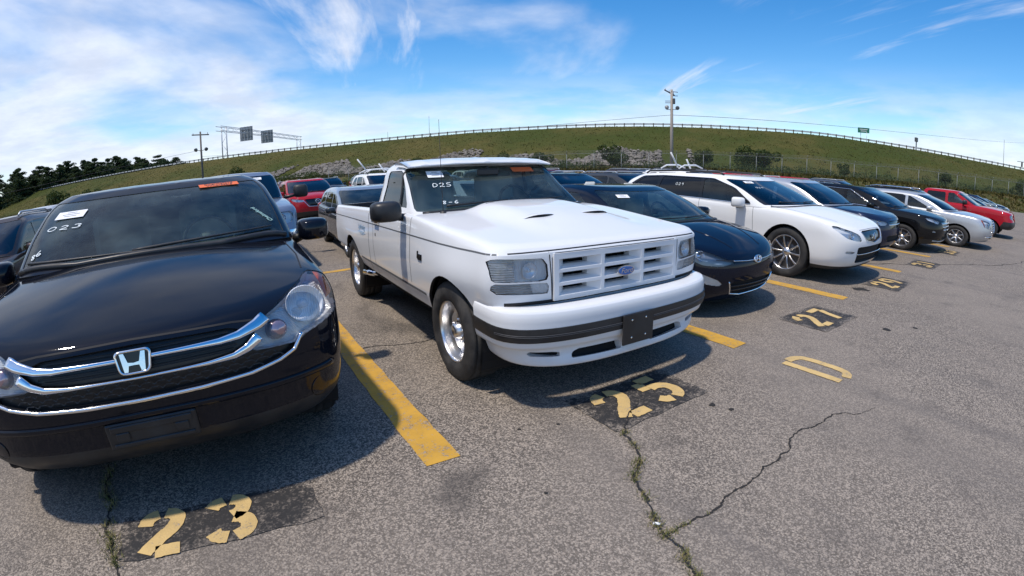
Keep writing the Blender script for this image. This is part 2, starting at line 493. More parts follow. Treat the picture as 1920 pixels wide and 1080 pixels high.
# ---------------------------------------------------------------- vehicle kit
# vehicle space: u to the right when seen from the front, v rearwards from the front axle, z up
NF, NS, NR = 26, 64, 18
def ring(vf, D, n, w, vr, Dr, nr, z, bow=0.0, bowr=0.0, sharp=False, zu=0.0, q=1.0):
    nf, ns, nrr = [max(8, int(k*q)) for k in (NF, NS, NR)]
    wk = w if isinstance(w, (list, tuple)) else [(0, w)]
    def cur(W, D, n, bow, N):
        th = np.linspace(0, math.pi/2, 900)
        u = W*np.sin(th)**(2/n); v = D*(1-np.cos(th)**(2/n))+bow*(u/W)**2
        u[-1] = W; v[-1] = D+bow
        L = np.concatenate([[0], np.cumsum(np.hypot(np.diff(u), np.diff(v)))]); L /= L[-1]
        t = np.linspace(0, 1, N)
        return np.interp(t, L, u), np.interp(t, L, v)
    vs, ve = vf+D+bow, vr-Dr-bowr
    W0, W1 = float(pchip(wk, [vs])[0]), float(pchip(wk, [ve])[0])
    fu, fv = cur(W0, D, n, bow, nf); ru, rv = cur(W1, Dr, nr, bowr, nrr)
    sv = np.linspace(vs, ve, ns+2)[1:-1]; su = pchip(wk, sv)
    u = np.concatenate([fu, su, ru[::-1]]); v = np.concatenate([vf+fv, sv, vr-rv[::-1]])
    s = np.concatenate([np.linspace(0, 1, nf), 1+np.arange(1, ns+1)/(ns+1), np.linspace(2, 3, nrr)])
    zz = pchip(z if isinstance(z, (list, tuple)) else [(0, z)], v)
    if zu: zz = zz + zu*(u/W0)**2*np.clip((vs+0.3-v)/0.3, 0, 1)
    return dict(P=np.stack([u, v, zz], 1), s=s, nf=nf, ns=ns, nr=nrr, sharp=sharp)
def shell(rings, sub):
    """surface through the rings; sub: rows for each interval"""
    R = np.array([r['P'] for r in rings]); n = len(R)
    m1, m0 = np.zeros_like(R), np.zeros_like(R)     # tangents leaving / entering each ring
    for i in range(n):
        a = R[i]-R[i-1] if i > 0 else None; b = R[i+1]-R[i] if i < n-1 else None
        if a is None: a = b
        if b is None: b = a
        if rings[i]['sharp']: m0[i], m1[i] = a, b
        else:
            la = np.linalg.norm(a, axis=1)[:, None]+1e-6; lb = np.linalg.norm(b, axis=1)[:, None]+1e-6
            d = (a/la*lb + b/lb*la)/(la+lb)
            m0[i], m1[i] = d*la, d*lb
    rows, tt = [], []
    for i in range(n-1):
        k = sub[i] if hasattr(sub, '__len__') else sub
        for j in range(k):
            t = j/k
            rows.append((1+2*t)*(1-t)**2*R[i]+t*(1-t)**2*m1[i]+t*t*(3-2*t)*R[i+1]+t*t*(t-1)*m0[i+1]); tt.append(i+t)
    rows.append(R[-1]); tt.append(n-1)
    c = R.shape[1]; V = np.concatenate(rows)
    A = np.stack([np.tile(rings[0]['s'], len(rows)), np.repeat(tt, c)], 1)
    F = [(i*c+j, (i+1)*c+j, (i+1)*c+j+1, i*c+j+1) for i in range(len(rows)-1) for j in range(c-1)]
    return M(V, F, None, A)
def coons(C0, C1, D0, D1, bulge=None):
    """C0, C1: curves along v (centre, side); D0, D1: curves across (front, rear)"""
    n, m = len(C0), len(D0)
    s = np.linspace(0, 1, n)[:, None, None]; t = np.linspace(0, 1, m)[None, :, None]
    S = (1-t)*C0[:, None]+t*C1[:, None]+(1-s)*D0[None]+s*D1[None]-((1-s)*(1-t)*C0[0]+(1-s)*t*C1[0]+s*(1-t)*C0[-1]+s*t*C1[-1])
    if bulge is not None: S[..., 2] += bulge(S[..., 0], S[..., 1], s[..., 0], t[..., 0])
    V = S.reshape(-1, 3)
    F = [(i*m+j, (i+1)*m+j, (i+1)*m+j+1, i*m+j+1) for i in range(n-1) for j in range(m-1)]
    return M(V, F, None, np.full((len(V), 2), -1.0))
def resamp(P, n):
    L = np.concatenate([[0], np.cumsum(np.linalg.norm(np.diff(P, axis=0), axis=1))]); L /= L[-1]
    t = np.linspace(0, 1, n)
    return np.stack([np.interp(t, L, P[:, k]) for k in range(3)], 1)
def split_idx(r, frac=0.80): return int(round((r['nf']-1)*frac))
def hood_cap(top, vc, zc, bowc=0.06, crown=0.02, lift=0.03, bulge=None, frac=0.80):
    """hood between the front of the top ring and the cowl line at v = vc"""
    P = top['P']; js = split_idx(top, frac)
    jc = int(np.argmin(np.abs(P[:top['nf']+top['ns'], 1]-(vc+bowc))))
    side = P[js:jc+1]; front = P[:js+1]; n = len(side); m = len(front)
    t = np.linspace(0, 1, m); e = side[-1]
    cowl = np.stack([t*e[0], vc+(e[1]-vc)*t**2, zc+(e[2]-zc)*t**2], 1)
    f = np.linspace(0, 1, n); a, b = front[0], cowl[0]
    L = np.concatenate([[0], np.cumsum(np.linalg.norm(np.diff(side, axis=0), axis=1))]); L /= L[-1]
    cen = np.stack([0*L, a[1]+(b[1]-a[1])*L, a[2]+(b[2]-a[2])*L+lift*4*L*(1-L)], 1)
    fn = lambda U, Vv, s, tt: crown*(1-tt**2)*(1-np.clip(1-s*2.2, 0, 1)**2)*np.clip((1-s)*4, 0, 1)*0.6+(bulge(U, Vv) if bulge else 0)
    return coons(cen, side, front, cowl, fn)
def rear_cap(top, vd, zd, crown=0.02, frac=0.75):
    P = top['P'][::-1]; nr, ns = top['nr'], top['ns']; js = int((nr-1)*frac)
    jd = int(np.argmin(np.abs(P[:nr+ns, 1]-vd)))
    jd = max(jd, js+2)
    side = P[js:jd+1]; back = P[:js+1]; t = np.linspace(0, 1, len(back)); e = side[-1]
    deck = np.stack([t*e[0], np.full(len(t), vd)+(e[1]-vd)*t**2, zd+(e[2]-zd)*t**2], 1)
    L = np.linspace(0, 1, len(side)); a, b = back[0], deck[0]
    cen = np.stack([0*L, a[1]+(b[1]-a[1])*L, a[2]+(b[2]-a[2])*L], 1)
    m = coons(cen, side, back, deck, lambda U, Vv, s, tt: crown*(1-tt**2)*s*(1-s)*2)
    m.F = [tuple(reversed(f)) for f in m.F]
    return m
def roof_cap(top, crown=0.05, frac=0.72):
    P = top['P']; nf, ns, nr = top['nf'], top['ns'], top['nr']
    js = split_idx(top, frac); jr = len(P)-1-split_idx(dict(nf=nr), frac)
    front = P[:js+1]; side = P[js:jr+1]; rear = P[jr:][::-1]
    m = max(len(front), len(rear)); front, rear = resamp(front, m), resamp(rear, m)
    side = resamp(side, 40); f = np.linspace(0, 1, 40)
    a, b = front[0], rear[0]
    cen = np.stack([0*f, a[1]+(b[1]-a[1])*f, a[2]+(b[2]-a[2])*f], 1)
    return coons(cen, side, front, rear, lambda U, Vv, s, tt: crown*(1-tt**2)*(1-(2*s-1)**4))
def front_dir(a):
    """unit view direction (pointing backwards into the car) turned by a towards the side"""
    return np.array([-math.sin(a), math.cos(a)])

class Car:
    def __init__(s, root): s.root = root; s.surf = None
    def cast(s, o, d, dist=6.0):
        h = s.surf.ray_cast(Vector(o), Vector(d).normalized(), dist)
        return (None, None) if h[0] is None else (np.array(h[0]), np.array(h[1]) if h[1].dot(Vector(d)) < 0 else -np.array(h[1]))
    def project(s, path, mode, step=0.02, zdef=None):
        """drop a 2-D polyline on the body. mode 'front' (u,z) along +v, 'left'/'right' (v,z), 'top' (u,v)"""
        pts = []
        for a, b in zip(path[:-1], path[1:]):
            n = max(1, int(math.hypot(b[0]-a[0], b[1]-a[1])/step))
            pts += [(a[0]+(b[0]-a[0])*i/n, a[1]+(b[1]-a[1])*i/n) for i in range(n)]
        pts.append(path[-1]); out = []
        for x, y in pts:
            if mode == 'front': o, d = (x, -3, y), (0, 1, 0)
            elif mode == 'left': o, d = (-3, x, y), (1, 0, 0)
            elif mode == 'right': o, d = (3, x, y), (-1, 0, 0)
            else: o, d = (x, y, 3), (0, 0, -1)
            p, n = s.cast(o, d)
            if p is not None: out.append((p, n))
        return out
    def strip(s, path, mode, width, thick=0.0, lift=0.0012, step=0.02):
        """ribbon (or moulding, if thick) following the body"""
        q = s.project(path, mode, step)
        if len(q) < 2: return M()
        V, F = [], []
        for i, (p, n) in enumerate(q):
            t = q[min(i+1, len(q)-1)][0]-q[max(i-1, 0)][0]; t /= np.linalg.norm(t)+1e-9
            b = np.cross(n, t); b /= np.linalg.norm(b)+1e-9
            wd = (width(i/(len(q)-1)) if callable(width) else width)/2
            if thick: V += [p-b*wd-n*0.004, p-b*wd*0.92+n*(lift+thick*0.7), p-b*wd*0.5+n*(lift+thick), p+b*wd*0.5+n*(lift+thick), p+b*wd*0.92+n*(lift+thick*0.7), p+b*wd-n*0.004]
            else: V += [p-b*wd+n*lift, p+b*wd+n*lift]
        k = 6 if thick else 2
        for i in range(len(q)-1):
            for j in range(k-1): F.append((i*k+j, i*k+j+1, (i+1)*k+j+1, (i+1)*k+j))
        if thick: F += [tuple(range(k))[::-1], tuple(range((len(q)-1)*k, len(q)*k))]
        return M(np.array(V), F)
    def part(s, name, m, mat, parent=None, **kw):
        if not len(m.F): return None
        return m.obj(name, mat, parent or s.root, **kw)

_wheels = {}
def wheel_meshes(R, W, rr, style):
    key = (R, W, rr, style)
    if key in _wheels: return _wheels[key]
    h = W/2
    tyre = lathe([(-h*0.80, rr-0.004), (-h*0.97, rr+0.012), (-h*1.0, (R+rr)/2), (-h*0.95, R-0.035), (-h*0.86, R-0.012), (-h*0.72, R-0.002), (-h*0.70, R-0.010), (-h*0.66, R-0.010), (-h*0.64, R), (-h*0.25, R+0.001), (-h*0.23, R-0.009), (-h*0.17, R-0.009), (-h*0.15, R+0.001), (h*0.15, R+0.001),
                  (h*0.17, R-0.009), (h*0.23, R-0.009), (h*0.25, R), (h*0.72, R-0.002), (h*0.86, R-0.012), (h*0.97, R-0.05), (h, (R+rr)/2), (h*0.9, rr)], 56).mesh('tyre')
    lip = -h*0.86
    deep = 0.10 if style == 'dish' else 0.035
    barrel = lathe([(lip+0.012, rr+0.004), (lip, rr), (lip-0.004, rr-0.006), (lip, rr-0.014), (lip+0.02, rr-0.02), (lip+deep+0.02, rr-0.032), (h*0.8, rr-0.028)], 56)
    back = lathe([(lip+deep+0.03, rr-0.03), (lip+deep+0.05, 0.0)], 40)
    rim = M(); extra = M()
    if style == 'dish':        # deep polished dish with a humped centre and round openings
        rim = barrel + lathe([(lip+deep+0.005, rr-0.032), (lip+deep+0.015, rr*0.78), (lip+deep-0.012, rr*0.62), (lip+deep-0.030, rr*0.44), (lip+deep-0.034, rr*0.30)], 56)
        rim += lathe([(lip+deep-0.034, 0.062), (lip+deep-0.085, 0.050), (lip+deep-0.088, 0.030)], 24)
        extra = lathe([(lip+deep-0.087, 0.030), (lip+deep-0.080, 0.0)], 20)
        for k in range(5):
            a = 2*math.pi*k/5+0.3
            rim += lathe([(lip+deep-0.034, 0.010), (lip+deep-0.055, 0.009), (lip+deep-0.057, 0.0)], 8).moved((0, 0.088*math.cos(a), 0.088*math.sin(a)))
            for e in (0, ):
                a2 = a+math.pi/5; c = (0, rr*0.66*math.cos(a2), rr*0.66*math.sin(a2))
                extra += lathe([(lip+deep-0.016, 0.030), (lip+deep-0.020, 0.0)], 16).scaled((1, 1, 1)).moved(c)
        rim = rim
    else:
        ns, wd, dbl = dict(ten=(10, 0.026, 0), five=(5, 0.060, 0), fivev=(5, 0.030, 1), six=(6, 0.05, 0), seven=(7, 0.045, 0), steel=(8, 0.06, 0))[style]
        rim = barrel
        for k in range(ns):
            for off in ((-0.10, 0.10) if dbl else (0,)):
                a = 2*math.pi*k/ns+off*0.4
                r0, r1 = 0.055, rr-0.018
                V, F = [], []
                for i, t in enumerate(np.linspace(0, 1, 5)):
                    r = r0+(r1-r0)*t; ww = wd*(1.15-0.35*math.sin(t*math.pi)) if ns > 5 else wd*(1.25-0.45*t)
                    x = lip+0.020+0.030*(1-t)**1.5-0.010*math.sin(t*math.pi); aa = a+off*t*1.5
                    c, sn = math.cos(aa), math.sin(aa)
                    for (dx, dy) in ((0.035, -ww/2), (0.004, -ww/2), (0.0, -ww*0.3), (0.0, ww*0.3), (0.004, ww/2), (0.035, ww/2)):
                        V.append((x+dx, r*c-dy*sn, r*sn+dy*c))
                for i in range(4):
                    for j in range(5): F.append((i*6+j, i*6+j+1, i*6+j+7, i*6+j+6))
                rim += M(V, F)
        rim += lathe([(lip+0.06, 0.072), (lip+0.040, 0.066), (lip+0.034, 0.036), (lip+0.028, 0.030), (lip+0.026, 0.0)], 24)
    hub = back + lathe([(lip+0.075, 0.155), (lip+0.07, 0.15), (lip+0.07, 0.0)], 30)
    _wheels[key] = (tyre, rim.mesh('rim'), (hub+extra).mesh('wheel'))
    return _wheels[key]
def add_wheels(c, R, W, rr, style, axles, u, rimmat, hubmat=None, ur=None):
    for k, v in enumerate(axles):
        for sgn in (-1, 1):
            ty, ri, hu = wheel_meshes(R, W, rr, style)
            o = link('wheel', hu, hubmat or DARKALLOY, c.root)
            uu = (u if k == 0 or ur is None else ur)
            o.location = (sgn*uu, v, R-0.006)
            o.rotation_euler = (rad(17*k+(40 if sgn > 0 else 5)), 0, 0 if sgn < 0 else math.pi)
            link('tyre', ty, RUBBER, o); link('rim', ri, rimmat, o)

def seat_mesh():
    m = box((0, 0, 0.10), (0.50, 0.50, 0.16), 0.05)
    m += box((0, 0.30, 0.44), (0.48, 0.13, 0.58), 0.055).rot('X', -0.0)
    m += box((0, 0.36, 0.80), (0.25, 0.10, 0.17), 0.045)
    m += box((-0.06, 0.35, 0.71), (0.015, 0.015, 0.12)) + box((0.06, 0.35, 0.71), (0.015, 0.015, 0.12))
    return m
_seat = {}
def interior(c, W, v0, v1, zf, zb, vd, zd, vseat, rear=None, seatmat=None, wheel_u=0.36, mirror=None, drop=0.0):
    """cabin tub, dashboard, seats, steering wheel, mirror"""
    V = [(-W, v0, zf), (W, v0, zf), (W, v1, zf), (-W, v1, zf), (-W, v0, zb), (W, v0, zb), (W, v1, zb), (-W, v1, zb)]
    tub = M(V, [(0, 1, 2, 3), (0, 4, 5, 1), (1, 5, 6, 2), (2, 6, 7, 3), (3, 7, 4, 0)])
    c.part('cabin_tub', tub, INTERIOR, smooth=False)
    c.part('dashboard', box((0, vd+0.10, zd-0.16), (2*W-0.04, 0.52, 0.32), 0.09), INTERIOR, smooth=False)
    if 's' not in _seat: _seat['s'] = seat_mesh().mesh('seat', smooth=False)
    for sgn in (-1, 1):
        o = link('seat', _seat['s'], seatmat or SEATM, c.root); o.location = (sgn*0.37, vseat, zf+0.20-drop)
    if rear is not None:
        rb = box((0, rear, zf+0.34-drop), (2*W-0.25, 0.5, 0.16), 0.05)+box((0, rear+0.30, zf+0.66-drop), (2*W-0.25, 0.14, 0.58), 0.05)
        for x in (-0.36, 0.36): rb += box((x, rear+0.34, zf+1.0-drop), (0.24, 0.09, 0.16), 0.04)
        c.part('rear_bench', rb, seatmat or SEATM, smooth=False)
    sw = M()
    pts = [(0.185*math.cos(a), 0, 0.185*math.sin(a)) for a in np.linspace(0, 2*math.pi, 28)[:-1]]
    sw += tube(pts, 0.015, 6, closed=True)+tube([(-0.17, 0, 0), (0.17, 0, 0)], 0.018, 6)+tube([(0, 0, -0.17), (0, 0, 0)], 0.018, 6)+box((0, 0, 0), (0.13, 0.05, 0.11), 0.02)
    sw = sw.rot('X', rad(-24)).moved((wheel_u, vd+0.44, zd+0.0))
    c.part('steering_wheel', sw, BLACKP)
    if mirror is not None:
        c.part('rear_view_mirror', box(mirror, (0.24, 0.03, 0.07), 0.014)+tube([(mirror[0], mirror[1], mirror[2]), (mirror[0], mirror[1]+0.02, mirror[2]+0.06)], 0.01, 6), BLACKP, smooth=False)

def wing_mirror(c, p, size, mat, side, arm=0.10, tilt=0.0):
    """rounded housing with glass behind; side -1 is the left of the picture"""
    w, d, h = size
    V, F = [], []
    nu, nz = 14, 10
    for i in range(nz+1):
        ph = math.pi*i/nz
        for k in range(nu):
            t = 2*math.pi*k/nu
            f = lambda x, e: math.copysign(abs(x)**e, x)
            y = f(math.sin(t), 0.75)*f(math.sin(ph), 0.45)
            V.append((f(math.cos(t), 0.55)*f(math.sin(ph), 0.45)*w/2, (y if y < 0 else 0.15*y)*d*0.8, f(math.cos(ph), 0.55)*h/2))
    for i in range(nz):
        for k in range(nu): F.append((i*nu+k, i*nu+(k+1) % nu, (i+1)*nu+(k+1) % nu, (i+1)*nu+k))
    m = M(V, F).moved(p)
    o = c.part('wing_mirror', m, mat)
    link('mirror_glass', box((p[0], p[1]+d*0.125, p[2]), (w*0.80, 0.006, h*0.78), 0.0).mesh('mirror_glass', False), G_MIRROR, o)
    a = Vector(p)
    t = tube([(p[0]-side*w*0.32, p[1], p[2]-h*0.30), (p[0]-side*(w*0.32+arm), p[1]+0.03, p[2]-h*0.42)], [0.030, 0.038], 8)
    t.V = np.array(t.V); t.obj('mirror_arm', BLACKP, o)
    return o

def build(spec):
    """a vehicle from its spec; returns (car, leftovers)"""
    S = spec; q = S.get('q', 1.0)
    c = Car(thing(S['name'], S['label'], S['cat'], S['loc'], S['rz'], S.get('group')))
    R = [ring(q=q, **r) for r in S['rings']]
    low = shell(R, S.get('sub', 4))
    top = R[-1]
    hood = hood_cap(top, **S['hood'])
    body = low+hood
    if 'rear' in S: body += rear_cap(top, **S['rear'])
    body = body.weld(2e-4).normals()
    # outward orientation
    if np.sum(body.N[:, 0]*np.sign(body.V[:, 0]) > 0) < len(body.V)/2:
        body.F = [tuple(reversed(f)) for f in body.F]; body.normals()
    body.N[np.abs(body.V[:, 0]) < 1e-5, 0] = 0
    G = [ring(q=q, **r) for r in S['gh']]
    gh = (shell(G, S.get('gsub', 5))+roof_cap(G[-1], S.get('crown', 0.05))).weld(2e-4).normals()
    if np.sum(gh.N[:, 0]*np.sign(gh.V[:, 0]) > 0) < len(gh.V)/2:
        gh.F = [tuple(reversed(f)) for f in gh.F]; gh.normals()
    gh.N[np.abs(gh.V[:, 0]) < 1e-5, 0] = 0
    c.surf = (body+gh).both().bvh()
    P = S['paint']
    # wheel arches
    for (v, z, r) in S['arches']:
        phi = np.hypot(body.V[:, 1]-v, body.V[:, 2]-z)-r
        phi = np.where(np.abs(body.V[:, 0]) < 0.45, 1.0, phi)
        body, _ = body.clip(phi)
    # lamps: lens follows the body, bowl sits behind it
    for L in S.get('lamps', []):
        d = front_dir(L.get('turn', 0.0)); lat = np.array([math.cos(L.get('turn', 0.0)), math.sin(L.get('turn', 0.0))])
        def turned(poly):
            out = []
            for u, z in poly:
                for k in range(90):
                    p, n = c.cast((u-0.004*k, -3, z), (0, 1, 0))
                    if p is not None and p[1] < L.get('vcap', -0.05): break
                if p is not None: out.append((p[0]*lat[0]+p[1]*lat[1], z))
            return out
        if 'fpoly' in L: L['poly'] = rounded(turned(L['fpoly']), 0.012, 3)
        for B in L.get('ffields', []): L.setdefault('fields', []).append((turned(B[0]), B[1], B[2]))
        h = body.V[:, :2]@lat
        phi = sdf_poly(np.stack([h, body.V[:, 2]], 1), L['poly'])
        facing = body.N[:, :2]@d
        phi = np.where((facing > 0.25) | (body.V[:, 1] > L.get('vmax', 0.3)), np.abs(phi)+0.01, phi)
        if 'vcap' in L: phi = np.maximum(phi, body.V[:, 1]-L['vcap'])
        body, lens = body.clip(phi)
        if not len(lens.F): continue
        for side in (-1, 1):
            m = lens if side > 0 else lens.mirrored()
            bowl = m.offset(-L.get('deep', 0.05))
            bowl += m.offset(-0.002).rim(L.get('deep', 0.05), False)
            o = c.part('headlight', m.offset(-0.003), L.get('lens', G_CLEAR), custom=True)
            bowl.obj('reflector', L.get('bowl', LENSWHITE), o)
            for B in L.get('inner', []):        # (kind, u, z, radius, material)
                uu = B[1]*side
                p, n = c.cast((uu, -3, B[2]), (0, 1, 0))
                if p is None: continue
                n = n*0.5+np.array([0.0, -1, 0])*0.9; n /= np.linalg.norm(n); rr = B[3]
                if B[0] == 'bowl':
                    mm = lathe([(0.0, rr), (-0.05*rr, rr*0.97), (0.05*rr, rr*0.92), (0.24*rr, rr*0.72), (0.38*rr, rr*0.42), (0.42*rr, rr*0.26)], 32)+lathe([(0.42*rr, rr*0.27), (0.15*rr, rr*0.24), (0.07*rr, rr*0.16), (0.05*rr, 0)], 20)
                elif B[0] == 'ball':
                    mm = lathe([(0.02, rr*1.1), (0.012, rr), (0.0, rr*0.9), (-0.010, rr*0.6), (-0.014, 0)], 24)
                else:
                    mm = lathe([(0.01, rr), (0.0, rr*0.95), (-0.002, 0)], 20)
                # lathe axis is x: turn x onto the inward direction
                xx = -Vector(n); zz = Vector((0, 0, 1)); yy = zz.cross(xx).normalized(); zz = xx.cross(yy)
                Rm = np.array([xx, yy, zz]).T
                mm = M(mm.V@Rm.T+p-n*(0.004+0.16*rr), mm.F)
                mm.obj('lamp_bowl' if B[0] == 'bowl' else 'lamp', B[4], o)
            for B in L.get('fields', []):       # coloured field of the lamp, poly in the same view
                hh = m.V[:, :2]@(lat*np.array([side, 1])); ph = sdf_poly(np.stack([hh, m.V[:, 2]], 1), B[0])
                _, fld = m.clip(ph)
                if len(fld.F): fld.offset(-B[2]).obj('lamp_field', B[1], o)
            fr = m.rim(0.012, False); fr.obj('lamp_frame', L.get('frame', BLACKP), o)
    # openings and panels in another finish (front view)
    for Pn in S.get('panels', []):
        xy = body.V[:, [0, 2]] if Pn.get('view', 'front') == 'front' else body.V[:, [1, 2]]
        phi = sdf_poly(xy, Pn['poly'])
        if Pn.get('view', 'front') == 'front': phi = np.where((body.N[:, 1] > 0.1) | (body.V[:, 1] > Pn.get('vmax', 0.0)), np.abs(phi)+0.01, phi)
        else: phi = np.where(np.abs(body.V[:, 0]) < 0.5, np.abs(phi)+0.01, phi)
        body, ins = body.clip(phi)
        if len(ins.F):
            dp = Pn.get('deep', 0.0)
            m = ins.both().weld(2e-4)
            mm = m.offset(-dp)
            if dp > 0.004: mm += m.rim(dp)
            c.part(Pn['name'], mm, Pn['mat'], custom=dp <= 0.004)
    # lower cladding
    if 'clad' in S:
        zc = pchip(S['clad'][0], body.V[:, 1])
        body, cl = body.clip(body.V[:, 2]-zc)
        c.part('lower_cladding', cl.both().weld(2e-4), S['clad'][1], custom=True)
    b2 = body.both().weld(2e-4)
    bo = c.part('body', b2, P, custom=True, also=[(b2.rim(0.025), SEAM)])
    # greenhouse: windscreen, side panes, rear pane
    T = len(G)-1
    s, t = gh.A[:, 0], gh.A[:, 1]
    def frame_phi(P2, poly): return sdf_poly(P2, rounded(poly, 0.06, 4))
    Wf = S['windscreen']                      # (s max at base, s max at top, t0, t1)
    sm = Wf[0]+(Wf[1]-Wf[0])*np.clip((t-Wf[2])/(Wf[3]-Wf[2]), 0, 1)
    scale = S.get('wscale', 0.9)
    phi = np.maximum(np.maximum((s-sm)*scale, (Wf[2]-t)*0.3), (t-Wf[3])*0.3)
    phi = np.where((s < -0.5) | (s > 1.5), 1.0, phi)
    gh, ws = gh.clip(phi)
    panes = []
    s, t = gh.A[:, 0], gh.A[:, 1]
    for (poly, mat) in S['side_glass']:
        ph = sdf_poly(gh.V[:, 1:3], rounded(poly, 0.035, 3))
        ph = np.where((gh.A[:, 0] > 2.6) | (gh.A[:, 0] < 0.3) | (np.abs(gh.N[:, 0]) < 0.35), np.abs(ph)+0.01, ph)
        gh, pn = gh.clip(ph); panes.append((pn, mat))
    if 'rear_glass' in S:
        rs, t0, t1, rmat = S['rear_glass']
        ph = np.maximum(np.maximum((rs-gh.A[:, 0])*0.6, (t0-gh.A[:, 1])*0.3), (gh.A[:, 1]-t1)*0.3)
        ph = np.where(gh.A[:, 0] < 1.5, 1.0, ph)
        gh, rg = gh.clip(ph)
        c.part('rear_window', rg.both().weld(2e-4), rmat, custom=True)
    if 'pillar' in S:       # blacked-out side frame between the panes
        ph = sdf_poly(gh.V[:, 1:3], S['pillar']); ph = np.where((gh.A[:, 0] > 2.5) | (gh.A[:, 0] < 0.3) | (np.abs(gh.N[:, 0]) < 0.35), np.abs(ph)+0.01, ph)
        gh, pl = gh.clip(ph)
        [c.part('window_surround', x_, GLOSSBLACK, custom=True) for x_ in (pl, pl.mirrored())]
    g2 = gh.both().weld(2e-4)
    go = c.part('cab', g2, S.get('roofpaint', P), custom=True, also=[(g2.rim(0.03), BLACKP)])
    wsb = ws.both().weld(2e-4)
    c.wsf = wsb.bvh()
    wo = c.part('windscreen', wsb.offset(-0.004), S.get('wsmat', G_WIND), custom=True)
    wsb.rim(0.018).obj('screen_seal', BLACKP, wo)
    for pn, mat in panes:
        for m in (pn.mirrored(), pn):
            if not len(m.F): continue
            o = c.part('side_window', m.offset(-0.006), mat, custom=True, also=[(m.rim(0.012, False), S.get('sealmat', BLACKP))] if q >= 0.7 else ())
    # wheel wells and floor
    W = S['W']
    for (v, z, r) in S['arches']:
        prof = [(v+r*1.01*math.cos(a), max(z+r*1.01*math.sin(a), 0.16)) for a in np.linspace(-0.6, math.pi+0.6, 26)]
        V, F = [], []
        for (a, b) in prof: V += [(W*0.50, a, b), (W-S.get('welltuck', 0.035), a, b)]
        for i in range(len(prof)-1): F.append((2*i, 2*i+1, 2*i+3, 2*i+2))
        V.append((W*0.50, v, z)); k = len(V)-1
        for i in range(len(prof)-1): F.append((2*i, 2*i+2, k))
        for m in (M(V, F), M(V, F).mirrored()): c.part('wheel_well', m, DARK, smooth=False)
    vf, vr = S['floor'][:2]; zfl = S['floor'][2]
    c.part('underbody', box((0, (vf+vr)/2, zfl+0.07), (W*1.0-0.02, vr-vf, 0.14)), DARK, smooth=False)
    a1, a2 = S['arches'][0], S['arches'][1]
    c.part('floor_pan', box((0, (a1[0]+a1[2]+a2[0]-a2[2])/2, zfl+0.05), (2*W-0.16, a2[0]-a1[0]-a1[2]-a2[2], 0.1)), DARK, smooth=False)
    add_wheels(c, *S['wheels'])
    # cowl trim along the foot of the windscreen
    H = S['hood']; G0 = S['gh'][0]; pts = []
    for t in np.linspace(-1, 1, 26):
        wq = G0['w'] if not isinstance(G0['w'], list) else G0['w'][0][1]
        u = t*wq*0.93; va = G0['vf']+G0.get('bow', 0)*t*t+G0['D']*(1-(1-min(1, abs(u)/wq)**G0['n'])**(1/G0['n']))-0.012
        p, n = c.cast((u, va, 3), (0, 0, -1))
        if p is not None: pts.append((u, va, p[2]+0.002 if abs(p[1]-va) < 0.1 else G0['z'][0][1]))
    if len(pts) > 4 and S.get('cowl', True): c.part('cowl_trim', tube(pts, 0.014, 6), BLACKP)
    # shut lines and mouldings
    for sm_ in S.get('seams', []):
        for md in (('left', 'right') if sm_[1] == 'side' else (sm_[1],)):
            st = c.strip(sm_[0], md, sm_[2])
            if len(st.F): st.obj('shut_line', sm_[3] if len(sm_) > 3 else S.get('seammat', SEAM), bo)
    for (name, path, mode, wd, th, mat) in S.get('mould', []):
        for md in (('left', 'right') if mode == 'side' else (mode,)):
            st = c.strip(path, md, wd, th)
            if len(st.F): c.part(name, st, mat)
    for (nm, v, z, ln, mat) in S.get('handles', []):
        for md, sg in (('left', -1), ('right', 1)):
            q2 = c.project([(v, z), (v+ln, z)], md, ln)
            if len(q2) == 2:
                p0, p1 = q2[0][0], q2[1][0]
                n = q2[0][1]
                c.part('door_handle', tube([p0-n*0.004, p0+n*0.028, p1+n*0.028, p1-n*0.004], [0.010, 0.013, 0.013, 0.010], 8), mat)
    return c

def wipers(car, spans, z, r=0.009):
    for u0, u1, up_ in spans:
        pts = []
        for t in np.linspace(0, 1, 14):
            hit = car.wsf.ray_cast(Vector((u0+(u1-u0)*t, -3, z+up_*t)), Vector((0, 1, 0)), 9)
            if hit[0] is not None: pts.append(tuple(np.array(hit[0])+np.array((0, -0.016, 0.006))))
        if len(pts) > 3: car.part('wiper', tube(pts, [r*(1.2-0.7*i/(len(pts)-1)) for i in range(len(pts))], 6), BLACKP)
def sheet(car, u, z, w, h, tilt=0.0, rows=3):
    """paper sheet stuck inside the windscreen, with printed lines"""
    o = Vector((u, -3, z)); hit = car.wsf.ray_cast(o, Vector((0, 1, 0)), 8)
    if hit[0] is None: return None
    n = hit[1] if hit[1].y < 0 else -hit[1]
    p = np.array(hit[0])+np.array(n)*0.003
    s = place(box((0, 0, 0), (w, h, 0.001)).rot('Z', tilt), p, n)
    pr = M()
    for i in range(rows):
        ln = w*(0.34, 0.62, 0.45, 0.55)[i % 4]
        pr += box((0, h*(0.28-0.24*i), 0.0012), (ln, h*0.055, 0.0006))
    return s.obj('paper_sheet', PAPER, car.root, smooth=False, also=[(place(pr.rot('Z', tilt), p, n), PRINT)])
def on_glass(car, m, u, z):
    hit = car.wsf.ray_cast(Vector((u, -3, z)), Vector((0, 1, 0)), 8)
    if hit[0] is None: return None
    n = hit[1] if hit[1].y < 0 else -hit[1]
    return place(m, np.array(hit[0])+np.array(n)*0.004, n)
